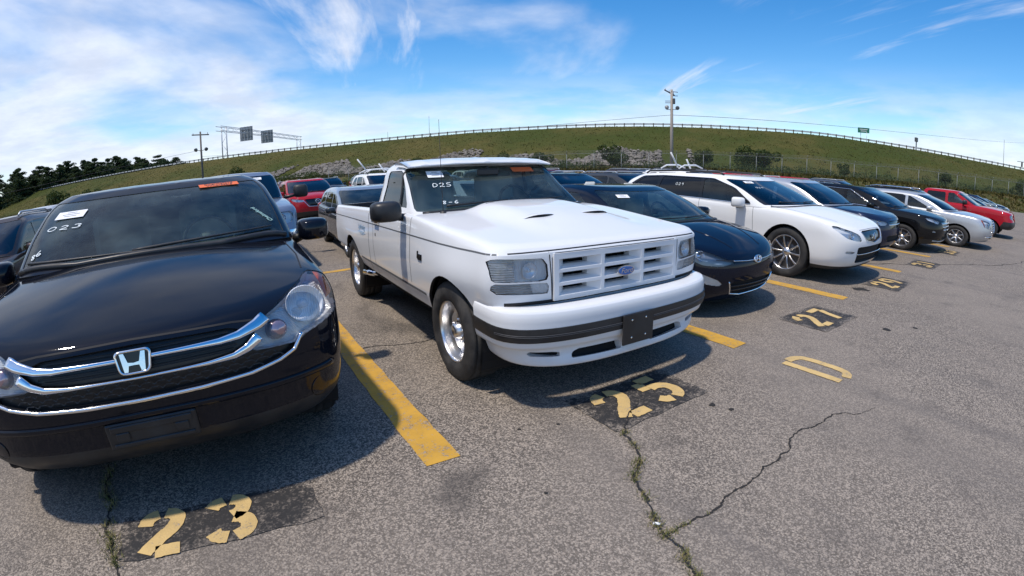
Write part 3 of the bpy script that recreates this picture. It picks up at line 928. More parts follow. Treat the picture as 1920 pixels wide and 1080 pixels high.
STROKES = {
 '0': [[(.5, 1), (.15, .85), (0, .5), (.15, .12), (.5, 0), (.85, .12), (1, .5), (.85, .85), (.5, 1)]],
 'D': [[(.1, 0), (.1, 1), (.6, .95), (1, .55), (.7, .08), (.05, 0)]],
 '2': [[(.05, .75), (.3, 1), (.75, .95), (.85, .65), (.4, .25), (0, .03), (.5, .08), (1, .0)]],
 '3': [[(.05, .9), (.5, 1), (.9, .8), (.45, .53), (.95, .32), (.6, .0), (.0, .1)]],
 '5': [[(.95, 1), (.25, .95), (.12, .6), (.6, .6), (.95, .32), (.6, 0), (.0, .08)]],
 '6': [[(.85, 1), (.35, .75), (.05, .3), (.4, 0), (.9, .15), (.8, .42), (.15, .35)]],
 '7': [[(.0, 1), (1, 1), (.4, 0)]],
 '8': [[(.85, .85), (.45, 1), (.15, .8), (.8, .3), (.5, 0), (.12, .2), (.85, .85)]],
 '9': [[(.9, .75), (.5, 1), (.1, .75), (.45, .52), (.9, .75), (.7, 0)]],
 '.': [[(.4, .05), (.6, .05)]],
 '-': [[(.1, .45), (.9, .45)]],
}
def handwriting(txt, h, w, gap, slant=0.15, r=0.006, jit=0.03, sd=1):
    rg = random.Random(sd); m = M(); x = 0
    for ch in txt:
        if ch == ' ': x += w*0.6; continue
        for stk in STROKES[ch]:
            pts = [(x+(px+slant*py+rg.uniform(-jit, jit))*w, (py+rg.uniform(-jit, jit))*h, 0) for px, py in stk]
            # smooth
            for _ in range(2):
                q = [pts[0]]
                for a, b in zip(pts[:-1], pts[1:]):
                    q += [tuple(a[i]*.75+b[i]*.25 for i in range(3)), tuple(a[i]*.25+b[i]*.75 for i in range(3))]
                pts = q+[pts[-1]]
            V, F = [], []
            for i, p in enumerate(pts):
                a = Vector(pts[max(i-1, 0)]); b = Vector(pts[min(i+1, len(pts)-1)]); t = (b-a)
                if t.length < 1e-9: t = Vector((1, 0, 0))
                t.normalize(); nn = Vector((-t.y, t.x, 0))*r
                V += [tuple(Vector(p)-nn), tuple(Vector(p)+nn)]
            for i in range(len(pts)-1): F.append((2*i, 2*i+1, 2*i+3, 2*i+2))
            m += M(V, F)
        x += w+gap
    m.V -= np.array([x/2, h/2, 0])
    return m
def write_on(car, txt, u, z, h, w=1.0, gap=0.4, r=0.0045, sd=1, rz=0.0, mat=None):
    """handwritten figures on the windscreen, each one a part"""
    for i, ch in enumerate(txt):
        if ch == ' ': continue
        dx = (i-(len(txt)-1)/2)*h*(w+gap)
        m = handwriting(ch, h, h*w, 0, r=r, sd=sd*13+i).rot('Z', rz)
        m = on_glass(car, m, u+dx*math.cos(rz), z+dx*math.sin(rz)*0.75)
        if m: car.part('window_writing', m, mat or CHALK, smooth=False)
# ---------------------------------------------------------------- the white pickup truck
WHITE = paint('white_paint', (0.72, 0.73, 0.74), rough=0.35, dirt=0.10)
def f_bulge(u, v):
    a = np.abs(u)
    lat = np.clip((0.58-a)/0.26, 0, 1); lat = lat*lat*(3-2*lat)
    lon = np.clip((v+0.62)/0.85, 0, 1); lon = lon*lon*(3-2*lon)
    end = np.clip((0.66-v)/0.05, 0, 1)
    return 0.068*lat*lon*end
f150 = dict(name='pickup_truck', cat='pickup truck', label='white pickup truck with hood scoops and roof visor, parked behind painted number 25',
    loc=(2.832, 1.00, 0), rz=-0.018, paint=WHITE, W=0.985, sub=[3, 5, 5, 3, 3, 2], gsub=[7, 7, 3],
    rings=[dict(vf=-0.72, D=0.26, n=6, bow=0.05, w=[(-.7, .905), (.1, .95)], vr=3.98, Dr=0.10, nr=8, z=[(-.8, .655), (-.48, .655), (-.38, .55), (.4, .455), (2.4, .47), (3.3, .56), (4, .58)]),
           dict(vf=-0.735, D=0.27, n=6, bow=0.05, w=[(-.7, .935), (.1, .985)], vr=4.0, Dr=0.10, nr=8, z=[(-.8, .70), (-.45, .69), (.4, .565), (2.5, .575), (4, .62)], sharp=True),
           dict(vf=-0.74, D=0.28, n=6, bow=0.05, w=[(-.7, .945), (0, 1.012), (.8, .995), (2.2, .995), (2.95, 1.010), (4, .99)], vr=4.0, Dr=0.10, nr=8, z=[(-.8, .83), (.4, .80), (4, .80)]),
           dict(vf=-0.735, D=0.27, n=6, bow=0.05, w=[(-.7, .935), (.1, .985)], vr=4.0, Dr=0.10, nr=8, z=[(-.8, 1.005), (0, 1.0), (4, .985)], sharp=True),
           dict(vf=-0.72, D=0.26, n=6, bow=0.05, w=[(-.7, .925), (.1, .975)], vr=4.0, Dr=0.09, nr=8, z=[(-.8, 1.015), (0, 1.045), (.7, 1.08), (4, 1.055)]),
           dict(vf=-0.70, D=0.25, n=6, bow=0.05, w=[(-.7, .90), (.1, .955)], vr=3.99, Dr=0.08, nr=8, z=[(-.8, 1.030), (0, 1.095), (.7, 1.150), (1, 1.155), (4, 1.105)]),
           dict(vf=-0.65, D=0.24, n=6, bow=0.05, w=[(-.7, .85), (.1, .905)], vr=3.94, Dr=0.06, nr=8, z=[(-.8, 1.045), (0, 1.11), (.7, 1.160), (1, 1.162), (4, 1.11)])],
    hood=dict(vc=0.74, zc=1.175, bowc=0.10, crown=0.015, lift=0.02, bulge=f_bulge, frac=0.82),
    gh=[dict(vf=0.72, D=0.16, n=5, bow=0.03, w=0.905, vr=2.04, Dr=0.12, nr=6, z=1.140, sharp=True),
        dict(vf=1.02, D=0.16, n=5, bow=0.03, w=0.842, vr=2.02, Dr=0.12, nr=6, z=1.36),
        dict(vf=1.30, D=0.16, n=5, bow=0.03, w=0.775, vr=1.97, Dr=0.12, nr=6, z=1.565),
        dict(vf=1.38, D=0.16, n=5, bow=0.03, w=0.715, vr=1.92, Dr=0.12, nr=6, z=1.610)], crown=0.025,
    windscreen=(0.90, 0.89, 0.16, 1.93), wscale=0.95, wsmat=G_WIND,
    side_glass=[([(1.03, 1.20), (1.84, 1.215), (1.78, 1.535), (1.36, 1.535)], G_SIDE)],
    rear_glass=(2.35, 0.25, 1.8, G_SIDE),
    arches=[(-0.02, 0.37, 0.415), (2.97, 0.375, 0.41)], floor=(-0.5, 3.9, 0.40), welltuck=0.05,
    wheels=(0.372, 0.29, 0.232, 'dish', (0, 2.97), 0.835, POLISHED, POLISHED),
    lamps=[dict(poly=rounded([(.603, .832), (.955, .850), (.955, .990), (.63, .975), (.612, .955)], .02), turn=0.0, vmax=-0.53, deep=0.034, lens=G_CLEAR, bowl=FLUTE, inner=[('bowl', .725, .905, .052, simple('silvered_bowl', (.86, .87, .89), .2, .4, bump=.4, bscale=25))],
                fields=[([(.825, .80), (1.05, .80), (1.05, 1.0), (.825, 1.0)], FLUTEH, 0.012)]),
           dict(poly=rounded([(.603, .750), (.955, .776), (.955, .840), (.603, .822)], .01), turn=0.0, vmax=-0.53, deep=0.014, lens=G_CLEAR, bowl=FLUTE, fields=[([(.70, .74), (1.05, .74), (1.05, .86), (.74, .86)], FLUTEH, .010)])],
    panels=[dict(name='grille_recess', poly=[(-.578, .693), (.578, .693), (.578, 1.003), (-.578, 1.003)], mat=DARK, deep=0.16)],
    seams=[([(-.62, 1.012), (-.2, 1.004), (.70, 1.003), (3.97, .992)], 'side', 0.011), ([(.715, 1.15), (.72, .9), (.735, .60)], 'side', 0.007),
           ([(1.90, 1.15), (1.90, .80), (1.86, .48)], 'side', 0.007), ([(2.09, 1.10), (2.09, .48)], 'side', 0.012),
           ([(-.855, 1.015), (0, 1.020), (.855, 1.015)], 'front', 0.010, SEAM), ([(.40, .565), (1.2, .570), (2.5, .575)], 'side', 0.02), ([(-.575, .69), (-.595, 1.01)], 'front', 0.007, SEAM), ([(.575, .69), (.595, 1.01)], 'front', 0.007, SEAM),
           ([(-.885, .706), (-.6, .700), (.6, .700), (.885, .706)], 'front', 0.022, SEAM)],
    seammat=GREYSEAM,
    handles=[('h', 1.66, 1.035, 0.16, CHROME)])
C_F = build(f150)
fr_ = C_F.root
def f_surface_v(u): return -0.742+0.05*(abs(u)/0.985)**2
def f150_front():
    # egg-crate grille: three by three deep cells with sloped walls
    us = [-0.548, -0.185, 0.185, 0.548]; zs = [0.718, 0.802, 0.886, 0.972]
    V, F = [], []
    def quad(a, b, cc, d): n = len(V); V.extend([a, b, cc, d]); F.append((n, n+1, n+2, n+3))
    fv = lambda u: f_surface_v(u)-0.006
    h = 0.013
    U = [-0.570]+[x for a in us for x in (a-h, a+h)]+[0.570]
    Z = [0.700]+[x for a in zs for x in (a-h*0.8, a+h*0.8)]+[0.998]
    for i in range(len(U)-1):
        for j in range(len(Z)-1):
            cell = (i in (2, 4, 6)) and (j in (2, 4, 6))
            a, b, z0, z1 = U[i], U[i+1], Z[j], Z[j+1]
            p = [(a, fv(a), z0), (b, fv(b), z0), (b, fv(b), z1), (a, fv(a), z1)]
            if not cell: quad(*p); continue
            cu, cz = (a+b)/2, (z0+z1)/2; ku, kz = 0.56 if i != 4 else 0.64, 0.46
            q = [(cu+(x-cu)*ku, v+0.062, cz+(z-cz)*kz) for x, v, z in p]
            r = [(x, v+0.05, z) for x, v, z in q]
            for k in range(4): quad(p[k-1], p[k], q[k], q[k-1]); quad(q[k-1], q[k], r[k], r[k-1])
    m = M(V, F).weld(1e-5)
    edge = []
    for (a, b) in ((0, 1), (1, 2), (2, 3), (3, 0)):
        c4 = [(-0.570, 0.700), (0.570, 0.700), (0.570, 0.998), (-0.570, 0.998)]
        p, q = c4[a], c4[b]
        n = 12
        for k in range(n):
            x0, z0 = [p[i]+(q[i]-p[i])*k/n for i in (0, 1)]; x1, z1 = [p[i]+(q[i]-p[i])*(k+1)/n for i in (0, 1)]
            quad((x0, fv(x0), z0), (x1, fv(x1), z1), (x1, fv(x1)+0.05, z1), (x0, fv(x0)+0.05, z0))
    m = M(V, F)
    g = C_F.part('grille', m, WHITE, smooth=False)
    # blue oval badge with chrome edge
    bd = M(); n = 36
    oval = [(0.078*math.cos(a), 0.034*math.sin(a)) for a in np.linspace(0, 2*math.pi, n, False)]
    e1 = prism(oval, 0, 0.012); e2 = prism([(x*0.90, y*0.84) for x, y in oval], 0.004, 0.0150)
    o = place(e1, (0.016, f_surface_v(0)-0.006, 0.829), (0, -1, 0.05)).obj('oval_badge', CHROME, g, smooth=False)
    place(e2, (0.016, f_surface_v(0)-0.006, 0.829), (0, -1, 0.05)).obj('badge_field', BLUEOVAL, g, smooth=False)
    place(text_mesh('Ford', 0.050, 0.0008, 0.35, 1.15).moved((0, 0, 0.0165)), (0.016, f_surface_v(0)-0.006, 0.829), (0, -1, 0.05)).obj('badge_lettering', CHROME, g, smooth=False)
    # bumper: painted upper, black rubbing band, painted lower with air dam
    kw = dict(vr=-0.36, Dr=0.03, nr=6)
    R = [dict(vf=-0.80, D=0.34, n=4.2, bow=0.05, w=0.905, z=[(-.95, .690), (-.3, .695)]), dict(vf=-0.905, D=0.40, n=4.0, bow=0.04, w=0.945, z=[(-.95, .690), (-.3, .695)]),
         dict(vf=-0.925, D=0.42, n=3.8, bow=0.04, w=0.96, z=[(-.95, .673), (-.3, .678)]), dict(vf=-0.930, D=0.42, n=3.8, bow=0.04, w=0.964, z=[(-.95, .585), (-.3, .60)]), dict(vf=-0.930, D=0.42, n=3.8, bow=0.04, w=0.962, z=[(-.95, .498), (-.3, .515)]),
         dict(vf=-0.915, D=0.42, n=3.8, bow=0.04, w=0.95, z=[(-.95, .445), (-.3, .46)], sharp=True), dict(vf=-0.885, D=0.42, n=3.6, bow=0.04, w=0.92, z=[(-.95, .438), (-.3, .45)], sharp=True),
         dict(vf=-0.880, D=0.42, n=3.4, bow=0.03, w=0.905, z=[(-.95, .39), (-.3, .42)]), dict(vf=-0.905, D=0.46, n=3.2, bow=0.03, w=0.885, z=[(-.95, .315), (-.4, .36), (-.3, .37)]), dict(vf=-0.90, D=0.46, n=3.2, bow=0.03, w=0.875, z=[(-.95, .298), (-.4, .345), (-.3, .36)]), dict(vf=-0.82, D=0.44, n=3.2, bow=0.03, w=0.88, z=[(-.95, .298), (-.3, .36)])]
    b = shell([ring(**r, **kw) for r in R], [2, 4, 3, 3, 3, 2, 2, 4, 3, 2])
    b.F = [tuple(reversed(f)) for f in b.F]
    b = b.weld(1e-4).normals()
    if np.sum(b.N[:, 1]*(b.V[:, 1] < -0.8) < 0) < np.sum(b.V[:, 1] < -0.8)/2:
        b.F = [tuple(reversed(f)) for f in b.F]; b.normals()
    b.N[np.abs(b.V[:, 0]) < 1e-5, 0] = 0
    keep, _ = b.clip(-(b.V[:, 1]+0.37))
    b = keep
    zband = lambda top: b.V[:, 2]-(np.interp(b.V[:, 1], [-.93, -.45, -.3], [.582, .592, .60]) if top else np.interp(b.V[:, 1], [-.93, -.45, -.3], [.496, .508, .515]))
    upper, rest = b.clip(zband(True)); b = rest
    band, lower = b.clip(zband(False))
    cut = []
    for poly in ([(.60, .372), (.80, .385), (.79, .415), (.60, .405)], [(.13, .345), (.54, .352), (.50, .405), (.14, .402)]):
        lower, ins = lower.clip(np.where(lower.N[:, 1] > 0, 1.0, sdf_poly(lower.V[:, [0, 2]], poly)))
        cut.append(ins)
    bo = C_F.part('front_bumper', upper.both().weld(2e-4), WHITE, custom=True)
    lo = lower.both().weld(2e-4).obj('air_dam', WHITE, bo, custom=True)
    for ins in cut:
        for mm in (ins, ins.mirrored()):
            r = mm.rim(0.055, False); r.obj('dam_opening', WHITE, bo, smooth=False)
            mm.offset(-0.055).obj('dam_opening', DARK, bo)
    bm = band.both().weld(2e-4); bb = bm.offset(0.007); bb2 = bb+bb.rim(0.012)
    bb2.obj('rubbing_strip', BLACKP, bo, custom=False)
    c2 = Car(C_F.root); c2.surf = bb.bvh()
    rid = M()
    for zz in (0.528, 0.537): rid += c2.strip([(-.96, zz+.012), (-.8, zz+.006), (0, zz), (.8, zz+.006), (.96, zz+.012)], 'front', 0.004, 0.003)
    rid.obj('strip_ridge', simple('worn_rubber', (.06, .06, .065), .5), bo)
    # empty plate panel
    pl = box((-0.035, -0.948, 0.485), (0.285, 0.014, 0.21), 0.005)
    po = C_F.part('plate_panel', pl, BLACKP, smooth=False)
    for x in (-.10, .03):
        for z in (.425, .545): lathe([(-0.006, 0.007), (-0.008, 0.004), (-0.008, 0)], 8).rot('Z', math.pi/2).moved((x-0.0, -0.949, z)).obj('bolt', CHROME, po)
    # hood scoops and cowl-bulge vent
    for sg in (-1, 1):
        w2 = 0.13
        pth = []
        V, F = [], []
        for i, t in enumerate(np.linspace(-1, 1, 9)):
            u = sg*0.27+t*w2; v = -0.155+0.03*t*t
            p, n = C_F.cast((u, v, 3), (0, 0, -1)); p2, n2 = C_F.cast((u, v+0.085*(1-0.8*t*t)+0.004, 3), (0, 0, -1))
            hh = 0.024*(1-t*t)
            V += [tuple(p+np.array([0, 0, 0.002])), tuple(p+np.array([0, -0.004, 0.002+hh*0.75])), tuple(p+np.array([0, 0.012, 0.002+hh])), tuple(p2+np.array([0, 0, 0.002]))]
        for i in range(8):
            for j in (1, 2): F.append((4*i+j, 4*i+4+j, 4*i+5+j, 4*i+1+j))
        o = C_F.part('hood_scoop', M(V, F), WHITE)
        M(V, [(4*i, 4*i+4, 4*i+5, 4*i+1) for i in range(8)]).offset(0).obj('scoop_mouth', DARK, o, smooth=False)
    # rear mouth of the bulge
    V, F = [], []
    for t in np.linspace(-1, 1, 15):
        p, n = C_F.cast((t*0.36, 0.60, 3), (0, 0, -1))
        V += [(p[0], 0.668, p[2]-0.006), (p[0], 0.668, 1.166)]
    F = [(2*i, 2*i+1, 2*i+3, 2*i+2) for i in range(14)]
    st = C_F.strip([(-.37, .52), (-.30, .505)], 'top', 0.015, 0.0)
    C_F.part('bulge_badge', st, BLACKP)
    # roof visor
    V, F = [], []
    n = 28
    for i, t in enumerate(np.linspace(-1, 1, n+1)):
        u = t*0.80; sag = 0.022*abs(t)**2.5; sc = 0.012*max(0, math.cos(t*2.5*2*math.pi))**6
        v0 = 1.14+0.10*t**2
        prof = [(v0, 1.572), (v0-0.012, 1.582), (v0, 1.592+sc), (v0+0.10, 1.615+sc*1.2), (1.42+0.05*t*t, 1.640+sc*0.3), (1.62, 1.632), (1.62, 1.60), (v0+0.10, 1.585)]
        for v, z in prof: V.append((u, v, z-sag))
    k = 8
    for i in range(n):
        for j in range(k): F.append((i*k+j, i*k+(j+1) % k, (i+1)*k+(j+1) % k, (i+1)*k+j))
    F += [tuple(range(k)), tuple(range(n*k, n*k+k))[::-1]]
    C_F.part('roof_visor', M(V, F).normals(), WHITE, smooth=True)
    # big black tow mirrors
    for sg in (-1,): wing_mirror(C_F, (sg*1.125, 0.93, 1.195), (0.27, 0.17, 0.175), BLACKP, sg, 0.14)
    # wipers, aerial, badge, decal, step, fuel flap
    wipers(C_F, ((-.60, .02, .02), (.06, .66, .02)), 1.205)
    p, nrm = C_F.cast((-0.70, 0.66, 3), (0, 0, -1))
    ae = C_F.part('aerial', lathe([(0, 0.03), (0.012, 0.022), (0.02, 0.010), (0.02, 0)], 14).rot('Y', -math.pi/2).moved(p)+tube([tuple(p), (p[0]-0.005, p[1]+0.02, p[2]+0.78)], [0.0035, 0.0018], 6), BLACKP)
    for sg, md in ((-1, 'left'), (1, 'right')):
        q2 = C_F.project([(0.43, .875)], md) if False else None
        p, n = C_F.cast((sg*3, .475, .858), (-sg, 0, 0))
        m = box((0, 0, .004), (.105, .058, .008), .003)+box((.062*sg if False else -.0, .034, .004), (.04, .012, .008), .003)
        m = place(box((.012, -.004, .005), (.088, .050, .010), .003)+box((-.038, .010, .005), (.016, .060, .010), .003), p, n)
        o = C_F.part('fender_badge', m, GLOSSBLACK, smooth=False)
        p, n = C_F.cast((sg*3, 2.40, .93), (-sg, 0, 0))
        d = text_mesh('Lightning', 0.085, 0.0004, 0.4, 1.0)
        d = place(d.moved((0, 0, 0.002)), p, n)
        o2 = C_F.part('side_lettering', d, simple('blue_decal', (.28, .44, .60), .5), smooth=False)
        stp = M()
        for k, (a, b) in enumerate(((-.20, .12), (-.14, .18), (-.05, .10))):
            stp += prism([(a, -.055-.014*k), (b, -.055-.014*k), (b+.01, -.050-.014*k), (a+.03, -.050-.014*k)], 0.001, 0.002)
        place(stp, p, n).obj('decal_streak', simple('blue_decal', (.28, .44, .60), .5), o2, smooth=False)
        p, n = C_F.cast((sg*3, 1.80, .90), (-sg, 0, 0))
        C_F.part('door_lock', place(box((0, 0, .002), (.012, .03, .006)), p, n), BLACKP, smooth=False)
        C_F.part('side_exhaust', tube([(sg*.90, 2.28, .40), (sg*.96, 2.50, .385)], 0.036, 14)+tube([(sg*.86, 2.2, .41), (sg*.90, 2.28, .40)], [.02, .036], 14), CHROME)
        C_F.part('vent_bar', C_F.strip([(1.24, 1.19), (1.30, 1.40), (1.33, 1.545)], 'left' if sg < 0 else 'right', .020, .008), BLACKP)
    # open cargo bed
    W2, z0, zt = 0.90, 0.66, 1.108
    V = [(-W2, 2.13, zt), (W2, 2.13, zt), (W2, 3.93, zt), (-W2, 3.93, zt), (-W2, 2.13, z0), (W2, 2.13, z0), (W2, 3.93, z0), (-W2, 3.93, z0)]
    C_F.part('cargo_bed', M(V, [(4, 5, 6, 7), (0, 4, 7, 3), (1, 2, 6, 5), (0, 1, 5, 4), (3, 7, 6, 2)]), simple('bed_liner', (.03, .03, .032), .8), smooth=False)
    C_F.part('cab_floor_rear', box((0, 2.06, 1.10), (1.80, 0.16, 0.05), .01), WHITE, smooth=False)
    # rear bumper and lamps
    C_F.part('rear_bumper', box((0, 4.08, .58), (1.86, .16, .16), .03), CHROME, smooth=False)
    for sg in (-1, 1): C_F.part('tail_lamp', box((sg*.90, 4.0, .90), (.13, .04, .26), .012), REDL, smooth=False)
f150_front()
interior(C_F, 0.88, 0.60, 2.0, 0.55, 1.15, 0.80, 1.17, 1.42, None, SEATL, wheel_u=0.36, mirror=(0.0, 1.16, 1.49))
sheet(C_F, -0.545, 1.485, 0.155, 0.10)
write_on(C_F, 'D25', -.535, 1.385, .056, .9, .25, .0030, 3)
write_on(C_F, '8-6', -.545, 1.235, .044, .9, .35, .0030, 4)
m = on_glass(C_F, box((0, 0, 0), (.26, .075, .001)), 0.43, 1.505)
if m: C_F.part('window_sticker', m, ORANGE, smooth=False)

# ---------------------------------------------------------------- the black crossover on the left
CRVP = paint('black_blue_paint', (0.006, 0.0075, 0.0125), rough=0.3, dirt=0.004)
crv = dict(name='crossover_car', cat='car', label='black crossover with chrome grille bars and orange windscreen sticker, parked behind painted number 23',
    loc=(-0.115, 1.05, 0), rz=0.045, paint=CRVP, W=0.955, cowl=False, sub=[3, 3, 4, 5, 4, 4, 3], gsub=[8, 8, 3],
    rings=[dict(vf=-0.76, D=0.52, n=2.7, w=0.88, vr=3.45, Dr=0.35, nr=3, z=[(-.9, .315), (-.45, .27), (.5, .25), (2.5, .26), (3.5, .34)]),
           dict(vf=-0.85, D=0.54, n=2.7, w=0.935, vr=3.52, Dr=0.35, nr=3, z=[(-.9, .385), (-.4, .37), (3.5, .40)]),
           dict(vf=-0.875, D=0.54, n=2.7, w=0.955, vr=3.54, Dr=0.35, nr=3, z=[(-.9, .50), (3.5, .52)]),
           dict(vf=-0.905, D=0.55, n=2.7, w=0.96, vr=3.55, Dr=0.35, nr=3, z=[(-.9, .625), (3.5, .66)]),
           dict(vf=-0.905, D=0.56, n=2.7, w=0.96, vr=3.55, Dr=0.35, nr=3, z=[(-.9, .768), (-.2, .78), (3.5, .84)]),
           dict(vf=-0.880, D=0.56, n=2.7, w=0.95, vr=3.53, Dr=0.35, nr=3, z=[(-.9, .853), (-.45, .915), (.2, .96), (.9, .99), (3.5, 1.02)]),
           dict(vf=-0.845, D=0.55, n=2.7, w=0.915, vr=3.5, Dr=0.34, nr=3, z=[(-.9, .905), (-.5, .975), (.1, 1.045), (.8, 1.10), (3.5, 1.13)]),
           dict(vf=-0.780, D=0.52, n=2.7, w=0.845, vr=3.44, Dr=0.32, nr=3, z=[(-.9, .927), (-.5, 1.002), (.1, 1.075), (.8, 1.12), (3.5, 1.15)])],
    hood=dict(vc=0.33, zc=1.155, bowc=0.22, crown=0.030, lift=0.022, frac=0.78),
    gh=[dict(vf=0.30, D=0.36, n=3.0, w=0.925, vr=3.40, Dr=0.3, nr=3, z=[(.2, 1.135), (.7, 1.10), (3.5, 1.14)], sharp=True),
        dict(vf=0.70, D=0.36, n=3.0, w=0.865, vr=3.36, Dr=0.3, nr=3, z=[(.6, 1.365), (3.5, 1.36)]),
        dict(vf=1.10, D=0.36, n=3.0, w=0.755, vr=3.22, Dr=0.3, nr=3, z=[(1.0, 1.550), (1.7, 1.572), (3.4, 1.54)]),
        dict(vf=1.19, D=0.36, n=3.0, w=0.68, vr=3.12, Dr=0.3, nr=3, z=[(1.0, 1.582), (1.8, 1.610), (3.4, 1.57)])], crown=0.03,
    windscreen=(0.80, 0.815, 0.12, 1.94), wscale=0.95, wsmat=G_WIND,
    side_glass=[([(.78, 1.13), (1.72, 1.15), (1.72, 1.52), (1.38, 1.52)], G_SIDE), ([(1.82, 1.15), (2.65, 1.17), (2.62, 1.51), (1.82, 1.52)], G_PRIV), ([(2.75, 1.18), (3.0, 1.24), (2.75, 1.46)], G_PRIV)],
    rear_glass=(2.3, 0.3, 1.8, G_PRIV),
    arches=[(0, .36, .405), (2.62, .36, .405)], floor=(-.6, 3.4, .22),
    wheels=(.365, .225, .225, 'five', (0, 2.62), .825, ALLOY),
    clad=([(-.9, .43), (-.5, .40), (.4, .34), (2.3, .34), (3.5, .44)], BLACKP),
    panels=[dict(name='grille_mesh', poly=rounded([(-.42, .884), (0, .892), (.42, .884), (.555, .822), (.60, .775), (.715, .772), (.66, .715), (.47, .668), (0, .658), (-.47, .668), (-.66, .715), (-.715, .772), (-.60, .775), (-.555, .822)], .015), mat=simple('grille_black', (.010, .010, .011), .35), deep=0.03)],
    lamps=[dict(poly=[(.470, .760), (.50, .83), (.57, .905), (.66, .955), (.90, 1.045), (.945, 1.0), (.955, .815), (.74, .770), (.70, .745)], turn=0.0, vmax=0.2, vcap=-.40, deep=0.062, lens=G_CLEAR, bowl=FLUTEF,
                inner=[('bowl', .765, .905, .092, FLUTE), ('ball', .612, .825, .046, simple('lamp_pink', (.45, .33, .36), .15, .7))],
                fields=[([(.855, 1.06), (.96, 1.04), (.96, .90), (.885, .895)], AMBER, .008)])],
    seams=[([(-.56, .890), (-.42, .904), (0, .911), (.42, .904), (.56, .890)], 'front', .010), ([(.86, .40), (.845, 1.09)], 'side', .007), ([(1.77, .36), (1.77, 1.12)], 'side', .007), ([(-.815, -.36), (-.84, -.05), (-.83, .35)], 'top', .008), ([(.815, -.36), (.84, -.05), (.83, .35)], 'top', .008)],
    handles=[('h', 1.55, .93, .17, CRVP), ('h', 2.42, .95, .17, CRVP)])
C_C = build(crv)
C_C.root.scale = (1.13, 1.0, 1.0)
def crv_front():
    G = C_C
    bars = M()
    up = [(-.565, .897), (-.525, .874), (-.44, .846), (-.36, .837), (0, .835), (.36, .837), (.44, .846), (.525, .874), (.565, .897)]
    lo = [(-.525, .820), (-.475, .784), (-.41, .761), (-.30, .754), (0, .752), (.30, .754), (.41, .761), (.475, .784), (.525, .820)]
    wid = lambda a, b: (lambda t: a+(b-a)*min(1, abs(2*t-1)**3*1.1))
    st = [(-.715, .782), (-.67, .718), (-.60, .688), (-.47, .662), (-.25, .650), (0, .647), (.25, .650), (.47, .662), (.60, .688), (.67, .718), (.715, .782)]
    g = G.part('grille_bar', G.strip(up, 'front', wid(.020, .058), .011, step=.012), CHROME)
    G.part('grille_bar', G.strip(lo, 'front', wid(.012, .048), .010, step=.012), CHROME)
    G.part('chrome_strip', G.strip(st, 'front', wid(.020, .016), .012, step=.012), CHROME)
    sl = M()
    for z, ww in ((.866, .40), (.805, .43), (.785, .42)): sl += G.strip([(-ww, z+.004), (0, z), (ww, z+.004)], 'front', .010, .006, lift=-.016)
    G.part('grille_slat', sl, BLACKP)
    hx = M(); r = .040; dz = .020
    for j, z0 in enumerate((.682, .706, .730)):
        for i in range(-9, 10):
            u0 = (i+(.5 if j % 2 else 0))*r*1.55
            if abs(u0) > .60-(.05 if j == 0 else 0) or (j == 0 and abs(u0) > .50): continue
            for a in ((0, 1), (1, 2), (2, 3)):
                hp = [(u0-r*.78, z0), (u0-r*.40, z0+dz*.62), (u0+r*.40, z0+dz*.62), (u0+r*.78, z0)]
                hx += G.strip([hp[a[0]], hp[a[1]]], 'front', .005, .006, lift=-.010, step=.05)
    G.part('honeycomb', hx, simple('satin_black', (.022, .022, .024), .35), kind='stuff')
    # emblem: rounded chrome frame with an H
    p, n = G.cast((0, -3, .828), (0, 1, 0)); n = (np.array(n)*.4+np.array([0, -.9, .15]))
    fr = rounded([(-.082, .052), (.082, .052), (.066, -.056), (-.066, -.056)], .03, 6)
    inn = rounded([(-.071, .043), (.071, .043), (.057, -.047), (-.057, -.047)], .024, 6)
    V = [(x, y, .0) for x, y in fr]+[(x*.98, y*.98, .016) for x, y in fr]+[(x, y, .016) for x, y in inn]+[(x, y, .004) for x, y in inn]
    k = len(fr); F = [(r*k+i, r*k+(i+1) % k, (r+1)*k+(i+1) % k, (r+1)*k+i) for r in range(3) for i in range(k)]
    p = p+np.array([0, -.012, 0])
    e = place(M(V, F), p, n).obj('emblem', CHROME, G.root)
    place(prism(inn, -.004, .003), p, n).obj('emblem_field', GLOSSBLACK, e, smooth=False)
    H = M()
    for s in (-1, 1):
        po = [(s*.054, .040), (s*.036, .040), (s*.024, -.002), (s*.0, -.006), (s*.0, -.016), (s*.022, -.017), (s*.028, -.044), (s*.044, -.044)]
        H += prism(po if s < 0 else po[::-1], .003, .014)
    place(H, p, n).obj('emblem_letter', CHROME, e, smooth=False)
    # empty number-plate bracket
    b = box((0, 0, 0), (.40, .135, .02), .006)+box((0, .04, .012), (.36, .035, .012), .004)+box((0, -.045, .012), (.36, .02, .012), .004)
    for x in (-.13, .13): b += box((x, 0, .012), (.06, .045, .016), .004)
    p, n = G.cast((0, -3, .485), (0, 1, 0))
    bo = place(b, p+np.array([0, -.016, 0]), (0, -1, -.12)).obj('plate_bracket', BLACKP, G.root, smooth=False)
    # lower intake lip and fog lamp recesses
    G.part('bumper_crease', G.strip([(-.86, .56), (-.6, .565), (0, .572), (.6, .565), (.86, .56)], 'front', .035, .010), CRVP)
    for s in (-1, 1):
        p, n = G.cast((s*.78, -3, .455), (0, 1, 0))
        q = place(lathe([(0, .055), (-.004, .06), (.01, .05), (.03, .02)], 20).rot('Y', -math.pi/2), p-n*.004, -n)
        G.part('fog_lamp', q, GLOSSBLACK)
    for s in (-1, 1): wing_mirror(G, (s*1.075, .70, 1.135), (.215, .19, .165), CRVP, s, .05)
